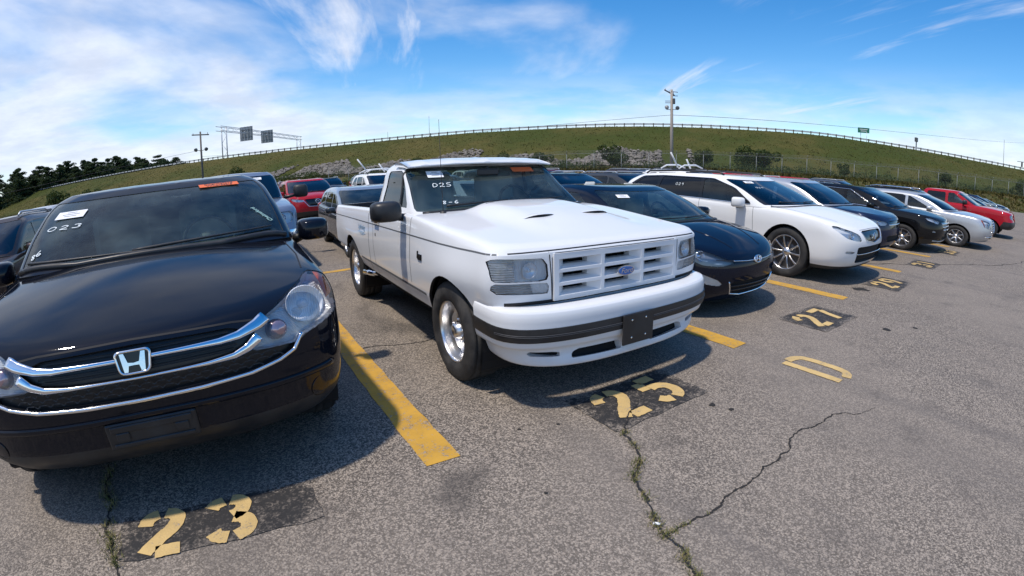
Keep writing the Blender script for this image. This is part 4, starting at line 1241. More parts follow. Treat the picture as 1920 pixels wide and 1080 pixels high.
    # wipers lying along the base of the screen
    wipers(G, ((-.80, .06, -.02),), 1.182, .010)
    wipers(G, ((-.10, .78, .03),), 1.172, .010)
    cw = M(); pts = []
    for t in np.linspace(-1, 1, 30):
        u = t*.86; p, n = G.cast((u, .285+.20*t*t, 3), (0, 0, -1))
        pts.append(tuple(p+np.array([0, 0, .004])))
    G.part('cowl_trim', tube(pts, .022, 6), BLACKP)
    for s in (-1, 1):
        G.part('tail_lamp', box((s*.86, 3.42, 1.2), (.10, .12, .42), .03), REDL, smooth=False)
crv_front()
interior(C_C, .84, .55, 3.2, .46, 1.05, .62, 1.12, 1.50, 2.35, SEATL, wheel_u=.37, mirror=(0, 1.20, 1.47))
sheet(C_C, -.575, 1.455, .225, .105, tilt=-.02)
write_on(C_C, '023', -.60, 1.375, .05, 1.3, .6, .0032, 1)
write_on(C_C, '86', -.765, 1.225, .050, .8, .1, .0034, 2, rz=.6)
m = on_glass(C_C, text_mesh('Chelmsford', .046, .0003, .15, .9).rot('Z', 1.80), .735, 1.285)
if m: C_C.part('window_writing', m, CHALKG, smooth=False)
st = on_glass(C_C, box((0, 0, 0), (.29, .062, .001)), .475, 1.535)
so = C_C.part('window_sticker', st, ORANGE, smooth=False)
for txt, dz in (('Chelmsford', .015), ('Wholesale', -.015)):
    m = on_glass(C_C, text_mesh(txt, .036, .0006, 0, 1.25).moved((0, dz, .002)), .475, 1.535)
    m.obj('sticker_lettering', PRINT, so, smooth=False)

# ---------------------------------------------------------------- the navy sedan beside the truck
NAVY = paint('navy_paint', (0.0032, 0.0060, 0.0160), rough=0.28, dirt=0.012)
sedan_d = dict(name='sedan_car', cat='car', label='dark navy sedan parked between the white pickup and a white crossover, behind number 27',
    loc=(5.22, 1.45, 0), rz=0.0, paint=NAVY, W=0.885, sub=[3, 3, 4, 4, 3, 3], gsub=[7, 7, 3], q=0.9,
    rings=[dict(vf=-0.74, D=0.55, n=2.3, w=0.82, vr=3.45, Dr=.4, nr=2.8, z=[(-.9, .205), (-.4, .17), (3.4, .24)]),
           dict(vf=-0.82, D=0.60, n=2.3, w=0.87, vr=3.52, Dr=.4, nr=2.8, z=[(-.9, .28), (3.4, .32)]),
           dict(vf=-0.865, D=0.62, n=2.3, w=0.885, vr=3.55, Dr=.4, nr=2.8, z=[(-.9, .42), (3.4, .46)]),
           dict(vf=-0.865, D=0.62, n=2.3, w=0.885, vr=3.55, Dr=.4, nr=2.8, z=[(-.9, .565), (3.4, .66)]),
           dict(vf=-0.835, D=0.62, n=2.3, w=0.878, vr=3.52, Dr=.4, nr=2.8, z=[(-.9, .625), (-.3, .72), (.6, .78), (3.4, .82)]),
           dict(vf=-0.79, D=0.60, n=2.3, w=0.85, vr=3.48, Dr=.38, nr=2.8, z=[(-.9, .650), (-.4, .765), (.3, .86), (3.4, .90)]),
           dict(vf=-0.72, D=0.56, n=2.3, w=0.79, vr=3.42, Dr=.36, nr=2.8, z=[(-.9, .670), (-.4, .79), (.3, .885), (3.4, .92)])],
    hood=dict(vc=.08, zc=.915, bowc=.35, crown=.035, lift=.04, frac=.74), rear=dict(vd=2.95, zd=.94),
    gh=[dict(vf=.05, D=.55, n=2.6, w=.855, vr=3.08, Dr=.5, nr=2.6, z=[(0, .905), (.6, .875), (3.2, .91)], sharp=True),
        dict(vf=.45, D=.50, n=2.7, w=.79, vr=2.88, Dr=.45, nr=2.7, z=[(0, 1.085), (3.2, 1.08)]),
        dict(vf=.86, D=.45, n=2.8, w=.66, vr=2.45, Dr=.4, nr=2.8, z=[(.8, 1.235), (1.5, 1.26), (2.5, 1.23)]),
        dict(vf=.96, D=.42, n=2.8, w=.58, vr=2.35, Dr=.4, nr=2.8, z=[(.8, 1.262), (1.5, 1.295), (2.5, 1.255)])], crown=.025,
    windscreen=(.78, .80, .12, 1.94), wsmat=G_TEAL, rear_glass=(2.25, .15, 1.9, G_TEAL),
    side_glass=[([(.80, .91), (1.52, .925), (1.52, 1.21), (1.30, 1.20)], G_SIDE), ([(1.60, .925), (2.35, .94), (2.1, 1.20), (1.60, 1.21)], G_SIDE)],
    arches=[(0, .315, .35), (2.65, .315, .35)], floor=(-.5, 3.3, .16), wheels=(.315, .205, .205, 'five', (0, 2.65), .765, ALLOY),
    lamps=[dict(poly=rounded([(.36, .590), (.55, .562), (.72, .575), (.85, .655), (.875, .755), (.82, .765), (.62, .690), (.45, .620)], .02), turn=0, vmax=.3, vcap=-.10, deep=.034, bowl=simple('lamp_smoke', (.28, .29, .30), .3, .4),
                inner=[('bowl', .72, .665, .055, REFLECTOR)], fields=[([(.50, .588), (.60, .598), (.70, .628), (.78, .668), (.76, .640), (.68, .602), (.58, .582)], LENSWHITE, .004)], frame=BLACKP),
           dict(fpoly=[(.50, .345), (.70, .385), (.825, .530), (.76, .505), (.56, .415)], turn=.5, vmax=.3, deep=.012, bowl=simple('lamp_bright', (.8, .8, .8), .3), lens=G_CLEAR)],
    panels=[dict(name='lower_grille', poly=rounded([(-.44, .395), (0, .40), (.44, .395), (.37, .265), (.20, .235), (-.20, .235), (-.37, .265)], .03), mat=DARK, deep=.03)],
    seams=[([(-.60, .628), (-.3, .606), (0, .600), (.3, .606), (.60, .628)], 'front', .008), ([(.62, .30), (.60, .86)], 'side', .006), ([(1.56, .28), (1.56, .9)], 'side', .006)],
    mould=[('chrome_line', [(-.40, .612), (-.2, .602), (0, .598), (.2, .602), (.40, .612)], 'front', .009, .006, CHROME), ('grille_surround', [(-.45, .40), (-.385, .262), (-.2, .228), (.2, .228), (.385, .262), (.45, .40)], 'front', .014, .008, CHROME),
           ('grille_slat', [(-.42, .345), (.42, .345)], 'front', .016, .004, GLOSSBLACK), ('grille_slat', [(-.40, .30), (.40, .30)], 'front', .016, .004, GLOSSBLACK), ('hood_crease', [(.28, -.70), (.50, .1)], 'top', .012, .004, NAVY), ('hood_crease', [(-.28, -.70), (-.50, .1)], 'top', .012, .004, NAVY)],
    handles=[('h', 1.40, .74, .17, NAVY), ('h', 2.3, .76, .17, NAVY)])
C_E = build(sedan_d)
def slanted_h(car, z, w, h):
    p, n = car.cast((0, -3, z), (0, 1, 0)); n = n*.5+np.array([0, -.8, .1])
    k = 30; o = [(w*math.cos(a), h*math.sin(a)) for a in np.linspace(0, 2*math.pi, k, False)]
    V = [(x, y, 0) for x, y in o]+[(x*.97, y*.97, .012) for x, y in o]+[(x*.82, y*.78, .012) for x, y in o]+[(x*.82, y*.78, .002) for x, y in o]
    F = [(r*k+i, r*k+(i+1) % k, (r+1)*k+(i+1) % k, (r+1)*k+i) for r in range(3) for i in range(k)]
    m = M(V, F)
    sl = .25*w
    for s in (-1, 1): m += prism([(s*w*.38-w*.12-sl*.7, -h*.75), (s*w*.38+w*.10-sl*.7, -h*.75), (s*w*.38+w*.12+sl*.7, h*.75), (s*w*.38-w*.10+sl*.7, h*.75)], .002, .012)
    m += prism([(-w*.4, -h*.22), (w*.4, h*.02), (w*.4, h*.22), (-w*.4, -h*.02)], .002, .011)
    place(m, p+np.array([0, -.008, 0]), n).obj('emblem', CHROME, car.root)
slanted_h(C_E, .606, .075, .042)
wipers(C_E, ((-.62, .05, -.0), (-.05, .60, .01)), .945)
for s in (-1, 1): wing_mirror(C_E, (s*.98, .68, .945), (.20, .17, .13), NAVY, s, .05)
interior(C_E, .78, .35, 2.6, .30, .82, .42, .895, 1.15, 2.0, simple('seat_beige', (.55, .55, .50), .9), wheel_u=.35, mirror=(0, .90, 1.165), drop=.08)
sheet(C_E, -.50, 1.175, .16, .09)

# ---------------------------------------------------------------- the white crossover further along
PEARL = paint('pearl_white_paint', (0.76, 0.765, 0.76), rough=0.32, dirt=0.05)
cx = dict(name='crossover_car', cat='car', label='white crossover with ten-spoke wheels and tinted windows, parked behind number 29',
    loc=(8.27, 1.33, 0), rz=0.0, paint=PEARL, W=.955, sub=[3, 3, 4, 4, 3, 3], gsub=[7, 7, 3], q=0.9,
    rings=[dict(vf=-.95, D=.54, n=2.9, w=.88, vr=3.75, Dr=.4, nr=3, z=[(-1.1, .25), (-.5, .22), (3.7, .30)]),
           dict(vf=-1.04, D=.56, n=2.9, w=.94, vr=3.8, Dr=.4, nr=3, z=[(-1.1, .34), (3.7, .38)]),
           dict(vf=-1.085, D=.57, n=2.9, w=.955, vr=3.83, Dr=.4, nr=3, z=[(-1.1, .49), (3.7, .52)]),
           dict(vf=-1.095, D=.57, n=2.9, w=.955, vr=3.83, Dr=.4, nr=3, z=[(-1.1, .64), (3.7, .72)]),
           dict(vf=-1.06, D=.57, n=2.9, w=.95, vr=3.82, Dr=.4, nr=3, z=[(-1.1, .735), (-.4, .82), (.5, .87), (3.7, .98)]),
           dict(vf=-1.00, D=.56, n=2.9, w=.925, vr=3.78, Dr=.38, nr=3, z=[(-1.1, .785), (-.5, .895), (.2, .965), (.7, .985), (3.7, 1.11)]),
           dict(vf=-.92, D=.60, n=2.9, w=.865, vr=3.72, Dr=.36, nr=3, z=[(-1.1, .805), (-.5, .925), (.2, 1.0), (.7, 1.01), (3.7, 1.14)])],
    hood=dict(vc=.06, zc=1.035, bowc=.42, crown=.03, lift=.04, frac=.74), rear=dict(vd=3.5, zd=1.12),
    gh=[dict(vf=.03, D=.62, n=2.6, w=.93, vr=3.66, Dr=.35, nr=3, z=[(0, 1.025), (.7, .985), (3.7, 1.13)], sharp=True),
        dict(vf=.50, D=.55, n=2.7, w=.87, vr=3.6, Dr=.35, nr=3, z=[(.4, 1.21), (3.6, 1.26)]),
        dict(vf=.98, D=.50, n=2.8, w=.76, vr=3.42, Dr=.3, nr=3, z=[(.9, 1.385), (1.8, 1.415), (2.6, 1.405), (3.5, 1.36)]),
        dict(vf=1.07, D=.48, n=2.8, w=.69, vr=3.33, Dr=.3, nr=3, z=[(.9, 1.418), (1.8, 1.455), (2.6, 1.445), (3.5, 1.395)])], crown=.025,
    windscreen=(.80, .82, .12, 1.94), wsmat=G_BLUE, rear_glass=(2.3, .3, 1.8, G_PRIV),
    side_glass=[([(.70, 1.035), (1.62, 1.045), (1.63, 1.375), (1.40, 1.365), (1.05, 1.24)], G_SIDE), ([(1.70, 1.05), (2.62, 1.10), (2.58, 1.385), (1.70, 1.378)], G_PRIV), ([(2.68, 1.105), (3.30, 1.18), (3.05, 1.36), (2.66, 1.385)], G_PRIV)],
    pillar=rounded([(.62, 1.02), (2.6, 1.075), (3.42, 1.17), (3.10, 1.385), (2.6, 1.405), (1.45, 1.39), (1.0, 1.26)], .05), sealmat=GLOSSBLACK,
    arches=[(0, .36, .43), (2.87, .36, .43)], floor=(-.6, 3.5, .2), wheels=(.375, .245, .262, 'ten', (0, 2.87), .82, ALLOY),
    lamps=[dict(fpoly=[(.50, .640), (.64, .650), (.80, .685), (.915, .835), (.87, .850), (.68, .785), (.54, .735)], turn=.80, vcap=-.35, vmax=.5, deep=.032, bowl=LENSWHITE, lens=G_CLEAR, inner=[('bowl', .70, .715, .05, REFLECTOR)]),
           dict(fpoly=[(.64, .455), (.80, .475), (.83, .515), (.64, .50)], turn=.6, vmax=.3, deep=.03, bowl=LENSWHITE)],
    panels=[dict(name='grille', poly=rounded([(-.47, .785), (0, .79), (.47, .785), (.36, .655), (.0, .605), (-.36, .655)], .03), mat=GLOSSBLACK, deep=.02),
            dict(name='lower_grille', poly=rounded([(-.60, .565), (.60, .565), (.57, .325), (-.57, .325)], .03), mat=DARK, deep=.04)],
    clad=([(-1.1, .275), (-.5, .27), (.5, .30), (2.4, .32), (3.8, .36)], BLACKP),
    seams=[([(.56, .30), (.60, .98)], 'side', .007), ([(1.66, .30), (1.66, 1.04)], 'side', .007), ([(2.72, .78), (2.64, 1.08)], 'side', .007), ([(-.47, .795), (0, .803), (.47, .795)], 'front', .008), ([(.70, -.72), (.80, -.30), (.83, .35)], 'top', .008), ([(-.70, -.72), (-.80, -.30), (-.83, .35)], 'top', .008)], seammat=GREYSEAM,
    mould=[('grille_slat', [(-.57, .455), (.57, .455)], 'front', .012, .006, CHROME), ('chrome_line', [(-.47, .775), (-.36, .65), (0, .600), (.36, .65), (.47, .775)], 'front', .008, .006, CHROME), ('belt_moulding', [(.66, 1.018), (2.6, 1.072), (3.40, 1.165)], 'side', .012, .006, CHROME)],
    handles=[('h', 1.42, .875, .18, PEARL), ('h', 2.40, .91, .18, PEARL)])
C_X = build(cx)
wipers(C_X, ((-.68, .05, .0), (-.05, .66, .01)), 1.075)
for s in (-1, 1): wing_mirror(C_X, (s*1.045, .86, 1.045), (.21, .19, .155), PEARL, s, .05)
interior(C_X, .84, .5, 3.3, .36, .96, .45, 1.0, 1.35, 2.3, SEATM, wheel_u=.36, mirror=(0, 1.0, 1.31), drop=.06)
sheet(C_X, -.55, 1.345, .19, .08)
write_on(C_X, '029', -.55, 1.27, .040, 1, .4, .0028, 5)
p, n = C_X.cast((-3, 2.15, 1.26), (1, 0, 0))
if p is not None: [C_X.part('window_writing', place(handwriting(ch, .045, .045, 0, r=.0026, sd=6+i).moved((.065*(i-1), 0, .004)), p, n), CHALK, smooth=False) for i, ch in enumerate('029')]
for s in (-1, 1):
    C_X.part('roof_rail', tube([(s*.66, 1.35, 1.445), (s*.665, 1.42, 1.485), (s*.665, 2.3, 1.50), (s*.655, 3.05, 1.475), (s*.65, 3.12, 1.435)], .018, 8), BLACKP)
# winged badge
p, n = C_X.cast((0, -3, .70), (0, 1, 0))
wg = tube([(.05*math.cos(a), .045*math.sin(a), 0) for a in np.linspace(0, 2*math.pi, 24)[:-1]], .006, 6, closed=True)+tube([(-.045, .015, 0), (-.02, .02, 0), (0, -.015, 0), (.02, .02, 0), (.045, .015, 0)], .006, 6)
place(wg, p+np.array([0, -.012, 0]), (0, -1, .2)).obj('emblem', CHROME, C_X.root)
# ---------------------------------------------------------------- ground
EX, EY = math.sin(rad(43.7)), math.cos(rad(43.7))          # e: towards the embankment, t: along it
def et(e, t, z=0.0): return (e*EX+t*EY, e*EY-t*EX, z)
def asphalt_color(k, pos):
    v = k.add('ShaderNodeTexVoronoi', {'Vector': pos, 'Scale': 100.0, 'Randomness': 1.0})
    cell = k.add('ShaderNodeSeparateColor', {0: v.outputs['Color']})
    v2 = k.add('ShaderNodeTexVoronoi', {'Vector': pos, 'Scale': 190.0, 'Randomness': 1.0})
    c2 = k.add('ShaderNodeSeparateColor', {0: v2.outputs['Color']})
    stone = k.ramp(cell.outputs[0], 0.30, 0.95, 0.0, 1.0)
    c = k.mix(stone, (0.082, 0.069, 0.056), (0.385, 0.322, 0.257))
    c = k.mix(k.math('MULTIPLY', k.ramp(c2.outputs[1], 0.62, 0.92), 0.75), c, (0.47, 0.405, 0.335))
    c = k.mix(k.ramp(v.outputs['Distance'], 0.35, 0.75, 0.0, 0.45), c, (0.050, 0.044, 0.040))
    big = k.noise(pos, 0.35, 6.0, 0.6); mid = k.noise(pos, 2.3, 6.0, 0.62)
    c = k.mix(k.ramp(big, 0.35, 0.68, 0.0, 0.50), c, (0.255, 0.216, 0.176), 'MIX')
    tr = k.noise(k.rotscale(pos, rad(90), (0.12, 1.6, 1)), 1.0, 4.0, 0.6)
    c = k.mix(k.ramp(tr, 0.48, 0.70, 0.0, 0.42), c, (0.120, 0.106, 0.095))
    spot = k.noise(pos, 1.1, 2.0, 0.4)
    c = k.mix(k.ramp(spot, 0.66, 0.76, 0.0, 0.5), c, (0.050, 0.045, 0.041))
    c = k.mix(k.math('MULTIPLY', k.ramp(mid, 0.50, 0.78), 0.45), c, (0.085, 0.074, 0.066))
    far = k.vmath('DISTANCE', pos, (0.5, -2.0, 0.0))
    return c, cell.outputs[0], v.outputs['Distance']
m, k = material('asphalt'); ASPHALT = m
pos = k.add('ShaderNodeNewGeometry').outputs['Position']
col, cell, dist = asphalt_color(k, pos)
oil = k.noise(k.rotscale(pos, 0.0, (0.9, 0.45, 1)), 1.35, 5.0, 0.6, 0.4)
py = k.add('ShaderNodeSeparateXYZ', {0: pos}).outputs[1]
inbay = k.math('MULTIPLY', k.ramp(py, 0.2, 1.2), k.ramp(py, 5.0, 6.4, 1.0, 0.35))
col = k.mix(k.math('MULTIPLY', k.math('MULTIPLY', k.ramp(oil, 0.48, 0.72), 0.65), inbay), col, (0.030, 0.028, 0.027))
b = k.add('ShaderNodeBsdfPrincipled', {'Base Color': col, 'Roughness': 0.85, 'Specular IOR Level': 0.35})
bh = k.math('ADD', k.math('MULTIPLY', dist, -1.0), k.math('MULTIPLY', cell, 0.35))
k.put(b.inputs['Normal'], k.add('ShaderNodeBump', {'Strength': 0.55, 'Distance': 0.004, 'Height': bh}))
finish(k, b)
def worn(name, col, thr=0.5, wid=0.10, scale=26.0, dark=None, edge=0.0):
    """paint or sealer on asphalt; where it has worn away the asphalt shows"""
    m, k = material(name)
    pos = k.add('ShaderNodeNewGeometry').outputs['Position']
    ac, cell, dist = asphalt_color(k, pos)
    n = k.noise(pos, scale, 6.0, 0.68); n2 = k.noise(pos, 5.0, 4.0, 0.6); n3 = k.noise(pos, 60.0, 3.0, 0.7)
    f = k.math('ADD', k.math('ADD', k.math('MULTIPLY', n, 0.5), k.math('MULTIPLY', n2, 0.3)), k.math('ADD', k.math('MULTIPLY', n3, 0.2), k.math('MULTIPLY', cell, 0.10)))
    if edge:
        g = k.add('ShaderNodeSeparateXYZ', {0: k.add('ShaderNodeTexCoord').outputs['Generated']})
        ex = k.math('MINIMUM', g.outputs[0], k.math('SUBTRACT', 1.0, g.outputs[0])); ey = k.math('MINIMUM', g.outputs[1], k.math('SUBTRACT', 1.0, g.outputs[1]))
        f = k.math('ADD', f, k.math('MULTIPLY', k.math('ADD', k.ramp(ex, 0.0, 0.12, edge, 0.0), k.ramp(ey, 0.0, 0.20, edge, 0.0)), k.ramp(n2, 0.35, 0.6, 0.2, 1.3)))
    wear = k.ramp(f, thr-wid, thr+wid)
    pc = k.mix(k.ramp(n2, 0.3, 0.7), col, [c*0.82 for c in col])
    pc = k.mix(k.ramp(n, 0.55, 0.8, 0.0, 0.5), pc, dark or [c*0.6 for c in col])
    c = k.mix(wear, pc, ac)
    b = k.add('ShaderNodeBsdfPrincipled', {'Base Color': c, 'Roughness': 0.78, 'Specular IOR Level': 0.4})
    k.put(b.inputs['Normal'], k.add('ShaderNodeBump', {'Strength': 0.4, 'Distance': 0.003, 'Height': k.math('SUBTRACT', cell, dist)}))
    finish(k, b); return m
YELLOW = worn('yellow_line_paint', (0.58, 0.325, 0.045), 0.62, 0.06)
YELLOW2 = worn('yellow_number_paint', (0.63, 0.44, 0.18), 0.655, 0.06)
SEALER = worn('black_sealer', (0.028, 0.027, 0.027), 0.655, 0.14, dark=(0.055, 0.052, 0.048), edge=0.09)
TAR = simple('crack_dark', (0.022, 0.020, 0.018), 0.95)

m, k = material('field_grass'); FIELD = m
pos = k.add('ShaderNodeNewGeometry').outputs['Position']
n = k.noise(pos, 0.05, 8.0, 0.65); n2 = k.noise(pos, 1.7, 6.0, 0.7)
c = k.mix(k.ramp(n, 0.35, 0.65), (0.045, 0.065, 0.018), (0.10, 0.09, 0.03))
c = k.mix(k.ramp(n2, 0.35, 0.75, 0.0, 0.6), c, (0.035, 0.045, 0.012))
finish(k, k.add('ShaderNodeBsdfPrincipled', {'Base Color': c, 'Roughness': 0.95, 'Specular IOR Level': 0.1}))
g = M([(-3000, -3000, -.35), (3000, -3000, -.35), (3000, 3000, -.35), (-3000, 3000, -.35)], [(0, 1, 2, 3)]).obj('ground', FIELD, None, smooth=False, kind='structure')
lot = M([et(-90, -150), et(41.5, -150), et(41.5, 150), et(-90, 150)], [(0, 3, 2, 1)])
LOT = lot.obj('parking_lot', ASPHALT, None, smooth=False, kind='structure')
def flat(poly, z): return M([(x, y, z) for x, y in poly], [tuple(range(len(poly)))])
def flat_grid(x0, x1, y0, y1, z, n, jit):
    """strip with slightly ragged long edges"""
    rg = random.Random(int(x0*97+y0*31)); V = []
    for i in range(n+1):
        t = i/n
        if x1-x0 < y1-y0: V += [(x0+rg.uniform(-jit, jit), y0+(y1-y0)*t, z), (x1+rg.uniform(-jit, jit), y0+(y1-y0)*t, z)]
        else: V += [(x0+(x1-x0)*t, y1+rg.uniform(-jit, jit), z), (x0+(x1-x0)*t, y0+rg.uniform(-jit, jit), z)]
    return M(V, [(2*i, 2*i+1, 2*i+3, 2*i+2) for i in range(n)])
LINES = [1.33, 4.20, 6.83, 9.70, 12.45, 15.2, 17.95, 20.7, 23.4, -1.42, -4.2]
for x in LINES:
    flat_grid(x-.105, x+.105, 0.03 if x == 1.33 else (2.6 if x < 0 else 0.1), 5.75, .004, 46, .006).obj('bay_line', YELLOW, LOT, smooth=False)
for x0, x1 in ((-8, 10), (10, 26)):
    flat_grid(x0, x1, 5.72, 5.87, .0045, 60, .005).obj('bay_line', YELLOW, LOT, smooth=False)
for i in range(-3, 9):
    flat_grid(1.33+2.75*i-.06, 1.33+2.75*i+.06, 5.95, 11.3, .004, 20, .006).obj('bay_line', YELLOW, LOT, smooth=False)
STEN = {
 '2': [[(.03, .70), (.06, .84), (.16, .93), (.26, .955)], [(.38, .955), (.52, .92), (.60, .80), (.57, .64), (.44, .48), (.28, .33), (.10, .12), (.06, .055)], [(.24, .06), (.64, .06)]],
 '3': [[(.02, .80), (.10, .91), (.24, .95)], [(.36, .95), (.52, .90), (.58, .76), (.50, .60), (.36, .545)], [(.38, .50), (.55, .44), (.63, .28), (.55, .11), (.38, .05)], [(.25, .05), (.10, .09), (.02, .22)]],
 '5': [[(.58, .94), (.16, .94)], [(.09, .90), (.075, .57)], [(.20, .60), (.42, .62), (.58, .50), (.62, .30), (.53, .12), (.38, .055)], [(.25, .05), (.10, .09), (.02, .20)]],
 '7': [[(.02, .94), (.60, .94)], [(.58, .84), (.42, .50), (.30, .05)]],
 '9': [[(.30, .45), (.10, .52), (.05, .72), (.14, .89), (.28, .95)], [(.38, .95), (.54, .87), (.60, .65), (.54, .35), (.36, .08)]],
 '1': [[(.14, .78), (.30, .93)], [(.33, .88), (.33, .05)]],
 'D': [[(.10, .97), (.10, .03)], [(.24, .965), (.50, .94), (.66, .82), (.66, .20), (.54, .05), (.34, .02)]],
}
def stencil(ch, x, y, w, h, sw, z, rg):
    out = M()
    for stk in STEN[ch]:
        pts = [(px*w/.64, py*h) for px, py in stk]
        if len(pts) > 2:
            for _ in range(2):
                q = [pts[0]]
                for a, b in zip(pts[:-1], pts[1:]): q += [(a[0]*.75+b[0]*.25, a[1]*.75+b[1]*.25), (a[0]*.25+b[0]*.75, a[1]*.25+b[1]*.75)]
                pts = q+[pts[-1]]
        fine = []
        for a, b in zip(pts[:-1], pts[1:]):
            n = max(1, int(math.hypot(b[0]-a[0], b[1]-a[1])/.015))
            fine += [(a[0]+(b[0]-a[0])*i/n, a[1]+(b[1]-a[1])*i/n) for i in range(n)]
        pts = fine+[pts[-1]]
        V, F = [], []
        for i, p in enumerate(pts):
            a, b = pts[max(i-2, 0)], pts[min(i+2, len(pts)-1)]
            dx, dy = b[0]-a[0], b[1]-a[1]; L = math.hypot(dx, dy)+1e-9
            for s in (-1, 1):
                ww = sw/2+rg.uniform(-.003, .003)
                V.append((x+p[0]-s*dy/L*ww, y+p[1]+s*dx/L*ww, z))
        F = [(2*i, 2*i+1, 2*i+3, 2*i+2) for i in range(len(pts)-1)]
        out += M(V, F)
    return out
def number_patch(txt, cx_, cy_, w, h, dh, gap, rot=0.0, shift=0.0):
    rg = random.Random(int(txt)); poly = []
    cs = [(-w/2, -h/2), (w/2, -h/2), (w/2, h/2), (-w/2, h/2)]
    for a, b in zip(cs, cs[1:]+cs[:1]):
        for i in range(10):
            t = i/10; poly.append((a[0]+(b[0]-a[0])*t+rg.uniform(-.012, .012), a[1]+(b[1]-a[1])*t+rg.uniform(-.012, .012)))
    P = flat(poly, .005).rot('Z', rot).moved((cx_, cy_, 0))
    po = P.obj('number_patch', SEALER, LOT, smooth=False, label='black sealed patch with the yellow number '+txt)
    dw = dh*.60
    for i, ch in enumerate(txt):
        x = (-(dw+gap/2) if i == 0 else gap/2)+shift
        stencil(ch, x, -dh/2, dw, dh, .084, .009, rg).rot('Z', rot).moved((cx_, cy_, 0)).obj('painted_digit', YELLOW2, po, smooth=False)
number_patch('23', .11, .035, 1.02, .34, .33, .16, .0, shift=-.11)
number_patch('25', 2.76, -.015, .90, .52, .37, .16, .0)
number_patch('27', 5.68, -.02, .86, .58, .40, .14, -.04)
number_patch('29', 8.42, -.03, .90, .56, .40, .14)
number_patch('31', 11.15, -.03, .90, .56, .40, .14)
number_patch('33', 13.95, -.05, .90, .56, .40, .14)
number_patch('35', 16.7, -.05, .90, .56, .40, .14)
stencil('D', 4.11, -.92, .27, .56, .080, .005, random.Random(2)).obj('painted_letter', YELLOW2, LOT, smooth=False)
def crack(pts, w, seed, z=.003):
    rg = random.Random(seed)
    for _ in range(5):
        q = [pts[0]]
        for a, b in zip(pts[:-1], pts[1:]):
            L = math.hypot(b[0]-a[0], b[1]-a[1])
            q += [((a[0]+b[0])/2+rg.uniform(-.13, .13)*L, (a[1]+b[1])/2+rg.uniform(-.13, .13)*L), b]
        pts = q
    V, F = [], []
    for i, p in enumerate(pts):
        a, b = pts[max(i-1, 0)], pts[min(i+1, len(pts)-1)]
        dx, dy = b[0]-a[0], b[1]-a[1]; L = math.hypot(dx, dy)+1e-9
        ww = w*(.35+.9*rg.random())*min(1, .25+4*min(i, len(pts)-1-i)/len(pts))/2
        V += [(p[0]-dy/L*ww, p[1]+dx/L*ww, z), (p[0]+dy/L*ww, p[1]-dx/L*ww, z)]
    M(V, [(2*i, 2*i+1, 2*i+3, 2*i+2) for i in range(len(pts)-1)]).obj('crack', TAR, LOT, smooth=False)
    return pts
c1 = crack([(2.72, -.05), (2.45, -.22), (2.32, -.32), (2.18, -.59), (2.0, -.80), (1.86, -1.06), (1.80, -1.25), (1.70, -1.5)], .014, 3, .0105)
c2 = crack([(1.87, -1.06), (1.98, -1.08), (2.3, -1.08), (2.81, -1.09), (3.2, -1.02), (3.48, -1.08), (3.9, -1.29)], .012, 4)
c3 = crack([(-1.6, 2.3), (0.3, 2.1), (1.38, 1.99), (1.81, 1.92), (2.06, 1.9), (3.6, 1.7)], .014, 5)
c4 = crack([(9.2, 1.0), (10.04, .71), (12, -.6), (14.05, -1.74), (17, -3.2)], .03, 6)
c5 = crack([(-.55, 1.1), (-.50, .41), (-.49, .12), (-.39, -.18), (-.36, -.5)], .016, 7)
c6 = crack([(4.6, 5.9), (6.5, 4.0), (8.8, 1.6), (9.3, .9)], .014, 8)
# small dark spots and a dropped butt on the tarmac
rg = random.Random(11)
for x, y, r in ((1.86, .10, .012), (2.09, .02, .012), (1.63, -.50, .012), (3.06, -.42, .03), (3.10, -.55, .022), (5.9, -.75, .05), (6.25, -1.0, .04), (7.6, .15, .12)):
    poly = [(x+r*rg.uniform(.6, 1.3)*math.cos(a), y+r*rg.uniform(.5, 1.2)*math.sin(a)) for a in np.linspace(0, 2*math.pi, 11)[:-1]]
    flat(poly, .0035).obj('tar_spot', TAR, LOT, smooth=False)
tag(tube([(1.875, -.985, .010), (1.895, -1.01, .010)], .0075, 8).obj('cigarette_butt', PAPER), 'small white cigarette butt on the asphalt where two cracks meet', 'cigarette butt')
# weeds rooted in the cracks
m, k = material('weed_green'); WEED = m
n = k.noise(k.add('ShaderNodeNewGeometry').outputs['Position'], 30.0, 2.0)
finish(k, k.add('ShaderNodeBsdfPrincipled', {'Base Color': k.mix(k.ramp(n, .4, .6), (.085, .095, .022), (.19, .16, .06)), 'Roughness': .9}))
def weeds(name, pts, n, h, spread, seed):
    rg = random.Random(seed); V, F = [], []
    for _ in range(n):
        i = rg.randrange(len(pts)-1); a, b = pts[i], pts[i+1]; t = rg.random()
        if math.sin(i*.35+seed)+math.sin(i*.13+seed*2)*.8 < -.35: continue
        x, y = a[0]+(b[0]-a[0])*t+rg.gauss(0, spread), a[1]+(b[1]-a[1])*t+rg.gauss(0, spread)
        an = rg.uniform(0, 6.28); hh = h*rg.uniform(.3, 1.0); ln = rg.uniform(.2, 1.4)*hh; w = .0022
        dx, dy = math.cos(an), math.sin(an); k0 = len(V)
        V += [(x-dy*w, y+dx*w, .004), (x+dy*w, y-dx*w, .004), (x+dx*ln*.5+dy*w*.7, y+dy*ln*.5-dx*w*.7, hh*.75), (x+dx*ln*.5-dy*w*.7, y+dy*ln*.5+dx*w*.7, hh*.75), (x+dx*ln, y+dy*ln, hh)]
        F += [(k0, k0+1, k0+2, k0+3), (k0+3, k0+2, k0+4)]
    o = M(V, F).obj(name, WEED, None, smooth=False, kind='stuff'); return o
weeds('crack_weeds', c1[len(c1)//4:], 1100, .030, .015, 1)
